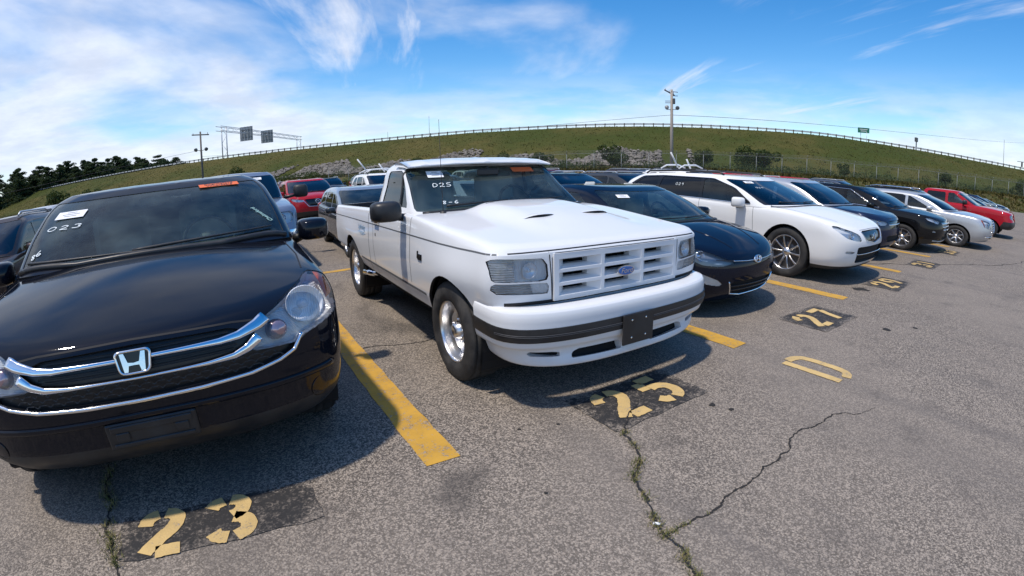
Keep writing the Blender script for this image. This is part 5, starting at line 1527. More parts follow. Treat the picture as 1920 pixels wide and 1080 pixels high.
weeds('crack_weeds', c5, 1100, .035, .022, 2)
weeds('crack_weeds', c2[:len(c2)//4], 160, .02, .012, 3)

# ---------------------------------------------------------------- verge, embankment and highway
RIDGE = [(-420, 9.2), (-200, 9.2), (-111, 8.8), (-60, 8.4), (-18, 9.1), (13, 9.65), (39, 9.6), (64, 8.7), (87, 7.9), (150, 6.6), (330, 5.0)]
def vnoise(x, y, s, seed=0):
    def h(i, j): return ((np.sin(i*127.1+j*311.7+seed*17.3)*43758.5453) % 1.0)
    x, y = np.asarray(x)/s, np.asarray(y)/s; i, j = np.floor(x), np.floor(y); a, b = x-i, y-j
    a, b = a*a*(3-2*a), b*b*(3-2*b)
    return (h(i, j)*(1-a)+h(i+1, j)*a)*(1-b)+(h(i, j+1)*(1-a)+h(i+1, j+1)*a)*b-.5
def terrain_z(e, t):
    rz_ = pchip(RIDGE, t); bm = np.interp(t, [-60, -20, 5], [.25, .45, 1.0])
    e = np.asarray(e, float)
    prof = np.array([0.0 if False else 0]*0)
    z = np.interp(e, [36, 40.5, 42, 46.5, 49, 54, 66, 72, 96, 97.5, 112, 116, 150], [-.3, -.02, .10, 1.30, 1.42, 1.25, 1.55, 2.0, 9.0, 9.05, 9.05, 8.0, -.5])
    up_ = np.clip((e-70)/26, 0, 1)
    z = np.where(e > 60, z+(rz_-9.0)*up_*(e < 130), z)
    z = np.where((e > 41) & (e < 60), z*(bm if np.ndim(bm) else bm), z)
    amp = np.interp(e, [40, 43, 60, 92, 97], [0, .22, .18, .10, .02])*(e < 97)
    return z+amp*(vnoise(e, t, 4.0)+.6*vnoise(e, t, 1.7, 3))
es = np.concatenate([np.arange(36, 98, .9), [97.5, 98.5, 112, 114, 118, 130, 150]]); ts = np.arange(-420, 331, 1.6)
Eg, Tg = np.meshgrid(es, ts, indexing='ij')
Zg = terrain_z(Eg, Tg)
V = np.stack([Eg*EX+Tg*EY, Eg*EY-Tg*EX, Zg], -1).reshape(-1, 3); nt = len(ts)
F = [(i*nt+j, i*nt+j+1, (i+1)*nt+j+1, (i+1)*nt+j) for i in range(len(es)-1) for j in range(nt-1)]
m, k = material('embankment_grass'); BANK = m
pos = k.add('ShaderNodeNewGeometry').outputs['Position']
ed = k.vmath('DOT_PRODUCT', pos, (EX, EY, 0)); td = k.vmath('DOT_PRODUCT', pos, (EY, -EX, 0))
n1 = k.noise(pos, .045, 7.0, .6); n2 = k.noise(pos, .6, 7.0, .68); n3 = k.noise(k.rotscale(pos, 0, (1, 1, .3)), 3.0, 4.0, .7)
c = k.mix(k.ramp(n1, .36, .64), (.045, .059, .011), (.096, .080, .023))
c = k.mix(k.ramp(n2, .40, .70, 0, .6), c, (.044, .053, .011))
c = k.mix(k.ramp(n3, .52, .80, 0, .45), c, (.105, .084, .032))
lowg = k.mix(k.ramp(n2, .35, .65), (.042, .058, .013), (.100, .078, .034))
c = k.mix(k.ramp(ed, 62, 74), lowg, c)
bare = k.math('MULTIPLY', k.ramp(k.noise(pos, .16, 5.0, .6), .56, .66), k.ramp(ed, 50, 53, 1, 0))
c = k.mix(k.math('MULTIPLY', bare, k.ramp(ed, 41, 43)), c, (.22, .165, .11))
b = k.add('ShaderNodeBsdfPrincipled', {'Base Color': c, 'Roughness': .95, 'Specular IOR Level': .12})
k.put(b.inputs['Normal'], k.add('ShaderNodeBump', {'Strength': .35, 'Distance': .15, 'Height': k.math('ADD', n2, n3)}))
finish(k, b)
M(V, F).obj('embankment', BANK, None, kind='structure')
hw = M(); TT = np.arange(-400, 320, 8.0)
Vh = []
for t in TT:
    z = float(pchip(RIDGE, [t])[0])+.10
    Vh += [et(99.5, t, z), et(111, t, z)]
M(Vh, [(2*i, 2*i+2, 2*i+3, 2*i+1) for i in range(len(TT)-1)]).obj('highway', ASPHALT, None, smooth=False, kind='structure')

# grass blades and tussocks on the verge and slope
m, k = material('tussock'); TUS = m
oi = k.noise(k.add('ShaderNodeNewGeometry').outputs['Position'], .5, 5.0, .65)
finish(k, k.add('ShaderNodeBsdfPrincipled', {'Base Color': k.mix(k.ramp(oi, .38, .62), (.042, .046, .010), (.085, .068, .022)), 'Roughness': .9, 'Specular IOR Level': .1}))
def tussocks(name, n, e0, e1, t0, t1, h, w, seed):
    r = np.random.default_rng(seed)
    e = r.uniform(e0, e1, n); t = r.uniform(t0, t1, n); z = terrain_z(e, t)-.03
    a = r.uniform(0, np.pi, n); hh = h*r.uniform(.35, 1.0, n); ww = w*r.uniform(.5, 1.3, n)
    x, y = e*EX+t*EY, e*EY-t*EX; dx, dy = np.cos(a)*ww, np.sin(a)*ww
    lx, ly = r.normal(0, .35, n)*hh, r.normal(0, .35, n)*hh
    V = np.stack([np.stack([x-dx, y-dy, z], 1), np.stack([x+dx, y+dy, z], 1), np.stack([x+lx, y+ly, z+hh], 1)], 1).reshape(-1, 3)
    me = bpy.data.meshes.new(name); me.from_pydata(V.tolist(), [], np.arange(3*n).reshape(-1, 3).tolist()); me.update()
    link(name, me, TUS, None, kind='stuff')
tussocks('verge_grass', 26000, 41.5, 62, -70, 60, .42, .16, 5)
tussocks('slope_grass', 50000, 60, 97.5, -230, 110, .22, .09, 6)

# riprap along the toe of the slope
m, k = material('riprap_stone'); STONE = m
pos = k.add('ShaderNodeNewGeometry').outputs['Position']
n = k.noise(pos, .9, 3.0, .6)
finish(k, k.add('ShaderNodeBsdfPrincipled', {'Base Color': k.mix(k.ramp(n, .3, .7), (.085, .075, .062), (.225, .20, .17)), 'Roughness': .9}))
r = np.random.default_rng(21); V, F = [], []
ico = [(0, 0, 1), (.9, 0, .2), (.25, .85, .25), (-.75, .5, .15), (-.7, -.55, .2), (.3, -.85, .1), (0, 0, -.6)]
icf = [(0, 1, 2), (0, 2, 3), (0, 3, 4), (0, 4, 5), (0, 5, 1), (6, 2, 1), (6, 3, 2), (6, 4, 3), (6, 5, 4), (6, 1, 5)]
for _ in range(7500):
    t = r.uniform(-72, 14); w_ = r.beta(1.3, 1.3)
    hi = 5.2+1.6*math.sin(t*.21)+1.1*math.sin(t*.53+1); gapf = math.sin(t*.19+2.0)+.5*math.sin(t*.47)
    if gapf < -1.0: continue
    e = 68.5+w_*hi*1.75; s = r.uniform(.16, .52); z = float(terrain_z(e, t))
    x, y, _z = et(e, t); kk = len(V); a = r.uniform(0, 6.3); ca, sa = math.cos(a), math.sin(a)
    for p in ico:
        q = np.array(p)*np.array([1, .8, .65])*s*r.uniform(.75, 1.2, 3)
        V.append((x+q[0]*ca-q[1]*sa, y+q[0]*sa+q[1]*ca, z+q[2]+s*.25))
    F += [tuple(i+kk for i in f) for f in icf]
M(V, F).obj('riprap_stones', STONE, None, smooth=False, kind='stuff')

# guardrail along the top of the slope: rail and posts
GALV = simple('galvanised', (.55, .56, .56), .42, .75); WOODP = simple('post_wood', (.13, .11, .09), .9); RAILM = simple('pale_rail', (.62, .63, .62), .55, .1)
gr = thing('guardrail', 'long galvanised guardrail on dark posts along the top of the grass embankment', 'guardrail', (0, 0, 0))
prof = [(-.04, -.16), (.02, -.12), (.02, -.07), (-.04, -.03), (-.04, .03), (.02, .07), (.02, .12), (-.04, .16)]
V, F = [], []; TT = np.arange(-330, 190, 3.81)
for t in TT:
    z = float(pchip(RIDGE, [t])[0])+.62
    V += [et(98.0+a, t, z+b_) for a, b_ in prof]
kq = len(prof)
for i in range(len(TT)-1):
    for j in range(kq-1): F.append((i*kq+j, (i+1)*kq+j, (i+1)*kq+j+1, i*kq+j+1))
M(V, F).obj('rail', RAILM, gr, smooth=False)
pm = box((0, 0, 0), (.17, .19, .86), .01).mesh('post', False)
for t in np.arange(-280, 150, 1.905):
    o = link('post', pm, WOODP, gr); o.location = et(97.86, t, float(pchip(RIDGE, [t])[0])+.38); o.rotation_euler = (0, 0, -rad(43.7))

# chain-link fence at the foot of the slope
m, k = material('chain_link'); LINK = m
pos = k.add('ShaderNodeNewGeometry').outputs['Position']
finish(k, k.add('ShaderNodeMixShader', {0: .93, 1: k.add('ShaderNodeBsdfPrincipled', {'Base Color': (.30, .31, .31, 1), 'Roughness': .5, 'Metallic': .4}), 2: k.add('ShaderNodeBsdfTransparent')}))
fe = thing('chain_link_fence', 'tall chain link fence with angled barbed wire arms along the foot of the bank', 'fence', (0, 0, 0))
FT = np.arange(-34, 92, 3.05)
FGALV = simple('weathered_galvanised', (.24, .25, .24), .6, .3); V, F = [], []; rails = M(); wires = M()
pm = (tube([(0, 0, -.3), (0, 0, 2.0)], .032, 8)+tube([(0, 0, 2.0), (-.25, 0, 2.32)], .026, 6)).mesh('post')
def fz(t): return float(terrain_z(54.5, t))
for t in FT:
    o = link('post', pm, FGALV, fe); o.location = et(54.5, t, fz(t)); o.rotation_euler = (0, rng_tilt if False else 0, -rad(43.7)+math.pi/2)
    V += [et(54.5, t, fz(t)), et(54.5, t, fz(t)+1.98)]
F = [(2*i, 2*i+2, 2*i+3, 2*i+1) for i in range(len(FT)-1)]
M(V, F).obj('chain_link', LINK, fe, smooth=False)
tube([et(54.5, t, fz(t)+2.0) for t in FT], .016, 6).obj('top_rail', FGALV, fe)
for j, (d, h) in enumerate(((-.08, 2.10), (-.17, 2.21), (-.25, 2.32))):
    tube([et(54.5+d, t, fz(t)+h) for t in FT], .006, 4).obj('barbed_wire', FGALV, fe)

# ---------------------------------------------------------------- poles, wires, gantry, signs
POLEW = simple('pole_wood', (.33, .29, .245), .85, bump=.3, bscale=8); POLED = simple('pole_wood_dark', (.13, .115, .10), .85)
LAMPG = simple('lamp_grey', (.16, .17, .18), .5, .3); DGREY = simple('dark_grey_steel', (.09, .095, .10), .5, .4)
zb_ = float(terrain_z(46.5, 0.6))
pl = thing('utility_pole', 'pale wooden utility pole with angled crossarm and floodlights in front of the grass bank', 'utility pole', (37.35, 28.6, 1.0))
tube([(0, 0, -1), (0.02, 0, 4), (.05, -.02, 8.05)], [.17, .15, .115], 14).obj('pole', POLEW, pl)
fwd_ = Vector((.79, .61, 0)).normalized(); rgt = Vector((.61, -.79, 0))
def RP(a, d, z): return tuple(rgt*a+fwd_*d+Vector((0, 0, z)))
def bar(p, q, w, mat, name, par):
    return tube([p, q], w, 6).obj(name, mat, par)
bar(RP(-.62, 0, 8.02), RP(.28, .9, 7.62), .07, DGREY, 'crossarm', pl)
bar(RP(.0, -.1, 7.85), RP(.62, .4, 7.85), .030, DGREY, 'bracket', pl)
bar(RP(-.05, 0, 7.45), RP(.62, .1, 7.45), .03, DGREY, 'bracket', pl)
bar(RP(-.58, 0, 6.95), RP(.10, 0, 6.95), .030, DGREY, 'bracket', pl)
bar(RP(-.58, 0, 6.78), RP(.10, 0, 6.78), .030, DGREY, 'bracket', pl)
box(RP(.26, -.1, 6.92), (.18, .24, .55), .05).rot('X', 0).obj('transformer', DGREY, pl, smooth=False)
for a, z, tl in ((-.42, 6.30, .35), (.58, 6.32, -.35)):
    bar(RP(0, -.05, 6.12), RP(a, -.10, 6.14), .028, DGREY, 'bracket', pl)
    f = lathe([(-.16, .06), (-.10, .16), (.12, .20), (.13, .19), (.13, 0)], 14).rot('Y', -tl*.9).rot('Z', math.atan2(-fwd_.y, -fwd_.x)).moved(RP(a, -.12, 6.30))
    f.obj('floodlight', LAMPG, pl)
    bar(RP(a, -.10, 6.12), RP(a, -.11, 6.26), .022, DGREY, 'bracket', pl)
for a in (-.55, -.2, .2): tube([RP(a, .45+a*.5 if a > 0 else (a+.62)*.9, 8.0-(a+.62)*.35), RP(a, .45+a*.5 if a > 0 else (a+.62)*.9, 8.18-(a+.62)*.35)], .03, 6).obj('insulator', LAMPG, pl)
pz = 1.0+5.55
pl2 = thing('utility_pole', 'dark wooden utility pole with plain crossarm and two lamps beside the sign gantry', 'utility pole', (-3.5, 72.8, 0.4))
tube([(0, 0, -.6), (0, 0, 9.1)], [.17, .12], 12).obj('pole', POLED, pl2)
tube([(-1.25, 0, 8.72), (1.25, 0, 8.58)], .085, 6).obj('crossarm', POLED, pl2)
for s in (-1, 1):
    tube([(s*1.05, 0, 8.6), (s*1.05, 0, 8.95)], .04, 6).obj('insulator', LAMPG, pl2)
    tube([(0, -.1, 6.35), (s*.5, -.2, 6.5)], .035, 6).obj('bracket', DGREY, pl2)
    lathe([(-.22, .08), (-.1, .22), (.14, .28), (.16, .26), (.16, 0)], 14).rot('Y', .6).rot('Z', -math.pi/2+s*.5).moved((s*.72, -.25, 6.6)).obj('floodlight', LAMPG, pl2)
WIREM = simple('wire_black', (.03, .03, .033), .6)
def wire(name, a, b, sag, r, label):
    P = [tuple(Vector(a).lerp(Vector(b), t)-Vector((0, 0, sag*4*t*(1-t)))) for t in np.linspace(0, 1, 40)]
    tag(tube(P, r, 5).obj(name, WIREM), label, 'wire')
wire('overhead_wire', (37.37, 28.6, 6.62), (175, -2.5, 17.5), 1.2, .020, 'dark overhead wire running from the pale pole towards the green road sign')
wire('overhead_wire', (37.37, 28.6, 6.62), (-3.5, 72.8, 6.0), 1.3, .016, 'thin overhead wire sagging between the pale pole and the dark pole')
wire('overhead_wire', (-3.5, 72.8, 6.9), (-95, 120, 7.5), 1.6, .018, 'thin overhead wire leading from the dark pole towards the pine trees')

STEELP = simple('pale_steel', (.50, .52, .53), .45, .5); SIGNBACK = simple('sign_back', (.20, .225, .235), .5, .3, dirt=.2)
ga = thing('sign_gantry', 'pale steel highway sign gantry with truss beam above the embankment', 'gantry', (0, 0, 0))
A = Vector((-.6, 138.6, 0)); B = Vector((26.3, 186.2, 0)); dirn = (B-A).normalized(); sd_ = Vector((dirn.y, -dirn.x, 0))
legs = M(); zA, zB = 17.0, 16.9
def leg(base, zt, off, wd):
    q = base+sd_*off
    tube([(q.x, q.y, 7.6), (q.x, q.y, zt)], wd, 8).obj('leg', STEELP, ga)
for base, zt in ((A, 17.3), (B, 17.1)):
    leg(base, zt, -.75, .15); leg(base, zt, .75, .15)
    br = M()
    for i in range(4):
        z0, z1 = 8.6+i*2.1, 10.7+i*2.1; s = 1 if i % 2 else -1
        p, q = base+sd_*.75*s, base-sd_*.75*s
        br += tube([(p.x, p.y, z0), (q.x, q.y, z1)], .045, 5)
    br.obj('leg_bracing', STEELP, ga)
for off in (-.75, .75):
    for dz in (0, -1.15):
        p, q = A-dirn*3+sd_*off, B+dirn*1.5+sd_*off
        tube([(p.x, p.y, 17.25+dz), (q.x, q.y, 17.2+dz)], .085, 6).obj('beam_chord', STEELP, ga)
tr = M(); n = 22
for i in range(n):
    p, q = A+(B-A)*(i/n), A+(B-A)*((i+1)/n)
    for off in (-.75, .75):
        a, b_ = p+sd_*off, q+sd_*off
        zz = (17.25, 16.08) if i % 2 else (16.08, 17.25)
        tr += tube([(a.x, a.y, zz[0]), (b_.x, b_.y, zz[1])], .035, 4)
tr.obj('beam_lacing', STEELP, ga)
def big_sign(f0, f1, zlo, zhi, label):
    p, q = A+(B-A)*f0, A+(B-A)*f1; s = thing('road_sign', label, 'road sign', tuple((p+q)/2+Vector((0, 0, zlo))), 0, 'signs hung on the gantry')
    # faces across the road towards oncoming traffic; its back is seen
    face = Vector((.60, -.80, 0)); c = (p+q)/2
    w2 = 4.3/2; h = zhi-zlo
    rot = math.atan2(-.62, 1.0)
    bx = box((0, 0, h/2), (w2*2, .08, h), .02).rot('Z', rot); bx.obj('sign_panel', SIGNBACK, s, smooth=False)
    for x in (-1.5, -.5, .5, 1.5): box((x, -.10, h/2), (.10, .12, h*1.02)).rot('Z', rot).obj('stiffener', STEELP, s, smooth=False)
    for z in (.25, .75): box((0, -.07, h*z), (w2*2, .05, .12)).rot('Z', rot).obj('stiffener', DGREY, s, smooth=False)
big_sign(.20, .28, 14.0, 18.1, 'large grey sign back hung on the gantry, nearer the dark utility pole')
big_sign(.46, .54, 13.9, 17.9, 'smaller looking grey sign back hung at mid gantry, further from the dark pole')
GREEN = simple('sign_green', (.012, .17, .105), .45)
s = thing('road_sign', 'small green road sign standing above the guardrail on the hill', 'road sign', (106.6, 33.4, 9.0))
dr = Vector((.95, .30, 0)); rt_ = Vector((.30, -.95, 0))
place(box((0, 0, 0), (2.5, 1.05, .05), .01), (0, 0, 2.55), (-.85, -.5, 0)).obj('sign_panel', GREEN, s, smooth=False)
place(box((0, .18, .03), (1.7, .16, .01))+box((0, -.16, .03), (1.3, .16, .01)), (0, 0, 2.55), (-.85, -.5, 0)).obj('sign_legend', simple('legend_white', (.6, .65, .62), .5), s, smooth=False)
for a in (-.8, .8): tube([(rt_.x*a*.8+.1, rt_.y*a*.8, -1.2), (rt_.x*a*.8+.1, rt_.y*a*.8, 2.2)], .05, 6).obj('sign_post', STEELP, s)
def mast(name, label, x, y, z0, z1, r, head=None):
    t = thing(name, label, 'mast', (x, y, z0))
    tube([(0, 0, -.5), (0, 0, z1-z0)], [r, r*.6], 6).obj('mast_tube', DGREY, t)
    if head: box((0, 0, z1-z0), head, .02).obj('mast_head', DGREY, t, smooth=False)
mast('thin_mast', 'thin dark mast on the embankment above the pickup roof, the taller one', 41.7, 96.8, 8.6, 13.4, .05)
mast('thin_mast', 'short thin dark mast on the embankment beside the taller mast', 34.6, 103.6, 8.4, 10.6, .05)
mast('distant_tower', 'faint far tower beyond the highway, right of the green sign', 293, 64.4, 0, 25.2, .5, (3.6, 1.2, 2.2))
mast('tall_lamp_mast', 'tall thin lamp mast near the traffic signal at the end of the bank', 160.2, 7.9, 0, 16.2, .09)
ts_ = thing('traffic_signal', 'dark traffic signal hanging from a long arm beyond the end of the bank', 'traffic signal', (168, -4, 0))
tube([(0, -14, 0), (0, -14, 10.8), (-6, 8, 10.9)], [.16, .13, .07], 8).obj('signal_arm', DGREY, ts_)
box((-5.6, 6.6, 10.2), (.4, .5, 1.3), .05).obj('signal_head', DGREY, ts_, smooth=False)

# ---------------------------------------------------------------- trees and shrubs
def leaf_mat(name, c0, c1, sc=.9):
    m, k = material(name)
    g = k.add('ShaderNodeNewGeometry'); oi = k.add('ShaderNodeObjectInfo')
    n = k.noise(k.vmath('ADD', g.outputs['Position'], oi.outputs['Location']), sc, 4.0, .6)
    c = k.mix(k.ramp(n, .35, .65), c0, c1)
    c = k.mix(k.math('MULTIPLY', g.outputs['Random Per Island'], .55), c, [x*.6 for x in c0])
    b = k.add('ShaderNodeBsdfPrincipled', {'Base Color': c, 'Roughness': .75, 'Specular IOR Level': .25})
    tl = k.add('ShaderNodeBsdfTranslucent', {'Color': k.mix(.5, c, (.12, .16, .03))})
    finish(k, k.add('ShaderNodeMixShader', {0: .22, 1: b, 2: tl})); return m
PINE = leaf_mat('pine_needles', (.026, .050, .024), (.050, .080, .036), .35)
LEAF = leaf_mat('shrub_leaves', (.035, .058, .014), (.075, .098, .026), 1.2)
BARK = simple('bark', (.075, .058, .045), .95)
def clump_mesh(centers, radii, n_each, size, seed, flatz=1.0):
    r = np.random.default_rng(seed); Vs = []
    for c, R in zip(centers, radii):
        n = int(n_each*(R[0]*R[1]*R[2])**(1/3)/1.0) if hasattr(R, '__len__') else n_each
        d = r.normal(size=(n, 3)); d /= np.linalg.norm(d, axis=1)[:, None]
        rr = r.uniform(.45, 1.0, (n, 1))**.6
        p = np.array(c)+d*rr*np.array(R)
        a = r.normal(size=(n, 3)); a /= np.linalg.norm(a, axis=1)[:, None]
        b = np.cross(a, r.normal(size=(n, 3))); b /= np.linalg.norm(b, axis=1)[:, None]
        a *= size*r.uniform(.6, 1.4, (n, 1)); b *= size*.6*r.uniform(.6, 1.4, (n, 1))
        a[:, 2] *= flatz; b[:, 2] *= flatz
        Vs.append(np.stack([p-a, p+b*.8, p+a, p-b*.8], 1))
    V = np.concatenate(Vs).reshape(-1, 3)
    return M(V, np.arange(len(V)).reshape(-1, 4).tolist())
def pine_meshes(seed):
    rg = random.Random(seed); H = 20.0; C, R = [], []; br = M()
    nl = rg.randint(10, 13)
    lean = rg.uniform(-.4, .4)
    for i in range(nl):
        f = i/(nl-1); z = H*(.16+.82*f); Lr = (6.2*(1-f)**.6+1.0)*rg.uniform(.7, 1.2)
        nb = rg.randint(5, 7) if f < .85 else 4
        for b in range(nb):
            an = rg.uniform(0, 6.28); L = Lr*rg.uniform(.5, 1.15); zz = z+rg.uniform(-.5, .5)+L*.10
            for q in (.55, 1.0):
                C.append((lean*f+math.cos(an)*L*q, math.sin(an)*L*q, zz+.12*L*q)); R.append((1.7*(.65+.6*(1-f)), 1.7*(.65+.6*(1-f)), .62))
            br += tube([(lean*f, 0, z-.2), (lean*f+math.cos(an)*L*.9, math.sin(an)*L*.9, zz+.1*L)], [.09, .03], 4)
    crown = clump_mesh(C, R, 62, .42, seed, .6)
    trunk = tube([(0, 0, -1), (lean*.4, 0, H*.5), (lean, 0, H*.97)], [.34, .22, .05], 8)+br
    return crown.mesh('crown', False), trunk.mesh('trunk')
PM = [pine_meshes(40+i) for i in range(5)]
rg = random.Random(5)
spots = [(-97, 204, .98), (-91, 215, .95), (-86, 205, .86), (-81, 218, .95), (-75, 209, .90), (-70, 222, .98), (-64, 214, .84), (-59, 224, .98), (-53, 216, .84), (-50, 230, 1.0), (-45, 221, .86), (-41, 232, .92), (-36, 222, .80), (-32, 234, .90), (-28, 226, .80), (-24, 236, .82), (-20, 229, .70), (-104, 212, 1.0), (-113, 206, .95), (-88, 228, .95), (-66, 234, 1.0), (-76, 230, .98), (-56, 240, 1.0), (-94, 224, 1.0), (-83, 212, .80), (-72, 216, .86), (-62, 228, .95), (-47, 236, .94), (-38, 228, .84), (-30, 230, .80)]
PL = ['tall', 'broad', 'ragged', 'slim', 'dense']
for i, (x, y, s) in enumerate(spots):
    cr_, tk = PM[i % 5]
    t = thing('pine_tree', 'dark pine in the wood beyond the guardrail, one of a close row of pines', 'tree', (x, y, 0), rg.uniform(0, 6.28), 'pines in the wood beyond the highway')
    t.scale = (s*1.05, s*1.05, s*.98)
    link('crown', cr_, PINE, t); link('trunk', tk, BARK, t)
r = np.random.default_rng(9)
C = [(x, y, z) for x, y, z in zip(r.uniform(-125, -18, 150), r.uniform(222, 246, 150), r.uniform(1, 14, 150))]
clump_mesh(C, [(3.6, 3.6, 3.0)]*150, 75, .75, 3).obj('wood_understorey', PINE, None, smooth=False, kind='stuff')
def shrub_mesh(seed, n=7):
    rg = random.Random(seed); C, R = [], []
    for _ in range(n):
        a = rg.uniform(0, 6.28); d = rg.uniform(0, .75)
        C.append((math.cos(a)*d, math.sin(a)*d, rg.uniform(.35, 1.25))); q = rg.uniform(.32, .55); R.append((q, q, q*.9))
    cr_ = clump_mesh(C, R, 480, .085, seed)
    tw = M()
    for c in C: tw += tube([(0, 0, -.1), (c[0]*.5, c[1]*.5, c[2]*.5), c], [.03, .02, .008], 4)
    return cr_.mesh('foliage', False), tw.mesh('stem')
SM = [shrub_mesh(60+i, 6+i) for i in range(4)]
SHR = [(62.5, -57, 1.9, 'round green bush at the foot of the bank, just left of the pickup cab'), (63, -53.5, 1.3, 'low green bush between the round bush and the pickup cab'), (62, -72, 1.1, 'low bush at the foot of the bank behind the grey-blue pickup'),
       (62, -25, 1.2, 'low green bush under the stones, near the pickup windscreen'), (61, -12, 1.4, 'green bush under the stones, midway between pickup roof and pale pole'), (60, -7, 1.5, 'green bush under the stones, the last one before the pale pole'),
       (66, 2.0, 2.0, 'tall dark bush directly behind the pale utility pole'), (68, 14, 1.6, 'green bush behind the fence to the right of the pale pole'), (69.5, 20.5, 2.2, 'large dark bush behind the fence, right of the pale pole'), (70, 24.0, 2.1, 'large dark bush behind the fence, the right half of a pair'),
       (67, 35, 1.2, 'small bush behind the fence below the green road sign'), (66, 52, 1.3, 'low bush behind the fence near the right end of the bank'), (64, 66, 1.7, 'bush at the right end of the fence'), (60, 78, 2.0, 'bush in the gap at the far right end of the bank'),
       (46, -78, 2.2, 'broad bush at the lot edge below the guardrail, left of the black crossover roof'), (44, -85, 2.6, 'tall bush at the left lot edge under the pines'), (50, -70, 1.6, 'bush at the left lot edge behind the silver crew cab'), (56, 84, 2.3, 'dark bush at the right edge below the traffic signal'), (58, 92, 2.6, 'dark bush at the far right below the lamp mast')]
for i, (e, t, s, lb) in enumerate(SHR):
    cr_, tw = SM[i % 4]; x, y, _ = et(e, t)
    o = thing('shrub', lb, 'shrub', (x, y, float(terrain_z(e, t))), i*1.3, 'shrubs along the foot of the bank'); o.scale = (s*1.15, s*1.15, s)
    link('foliage', cr_, LEAF, o); link('stem', tw, BARK, o)
C = []; r = np.random.default_rng(31)
for _ in range(330):
    e, t = r.uniform(56.5, 70), r.uniform(-75, 80); x, y, _ = et(e, t); C.append((x, y, float(terrain_z(e, t))+r.uniform(.1, .5)))
clump_mesh(C, [(rr_, rr_, rr_*.6) for rr_ in r.uniform(.5, 1.3, 330)], 110, .12, 8).obj('weedy_undergrowth', LEAF, None, smooth=False, kind='stuff')

SCRUB = leaf_mat('dry_scrub', (.050, .058, .015), (.115, .095, .032), .6)
C, R2 = [], []; r = np.random.default_rng(57)
for _ in range(420):
    e, t = 71+24*r.beta(1.0, 1.6), r.uniform(-190, 105); x, y, _ = et(e, t); q = r.uniform(.25, .85)
    C.append((x, y, float(terrain_z(e, t))+q*.15)); R2.append((q, q, q*.45))
clump_mesh(C, R2, 70, .10, 12).obj('slope_scrub', SCRUB, None, smooth=False, kind='stuff')
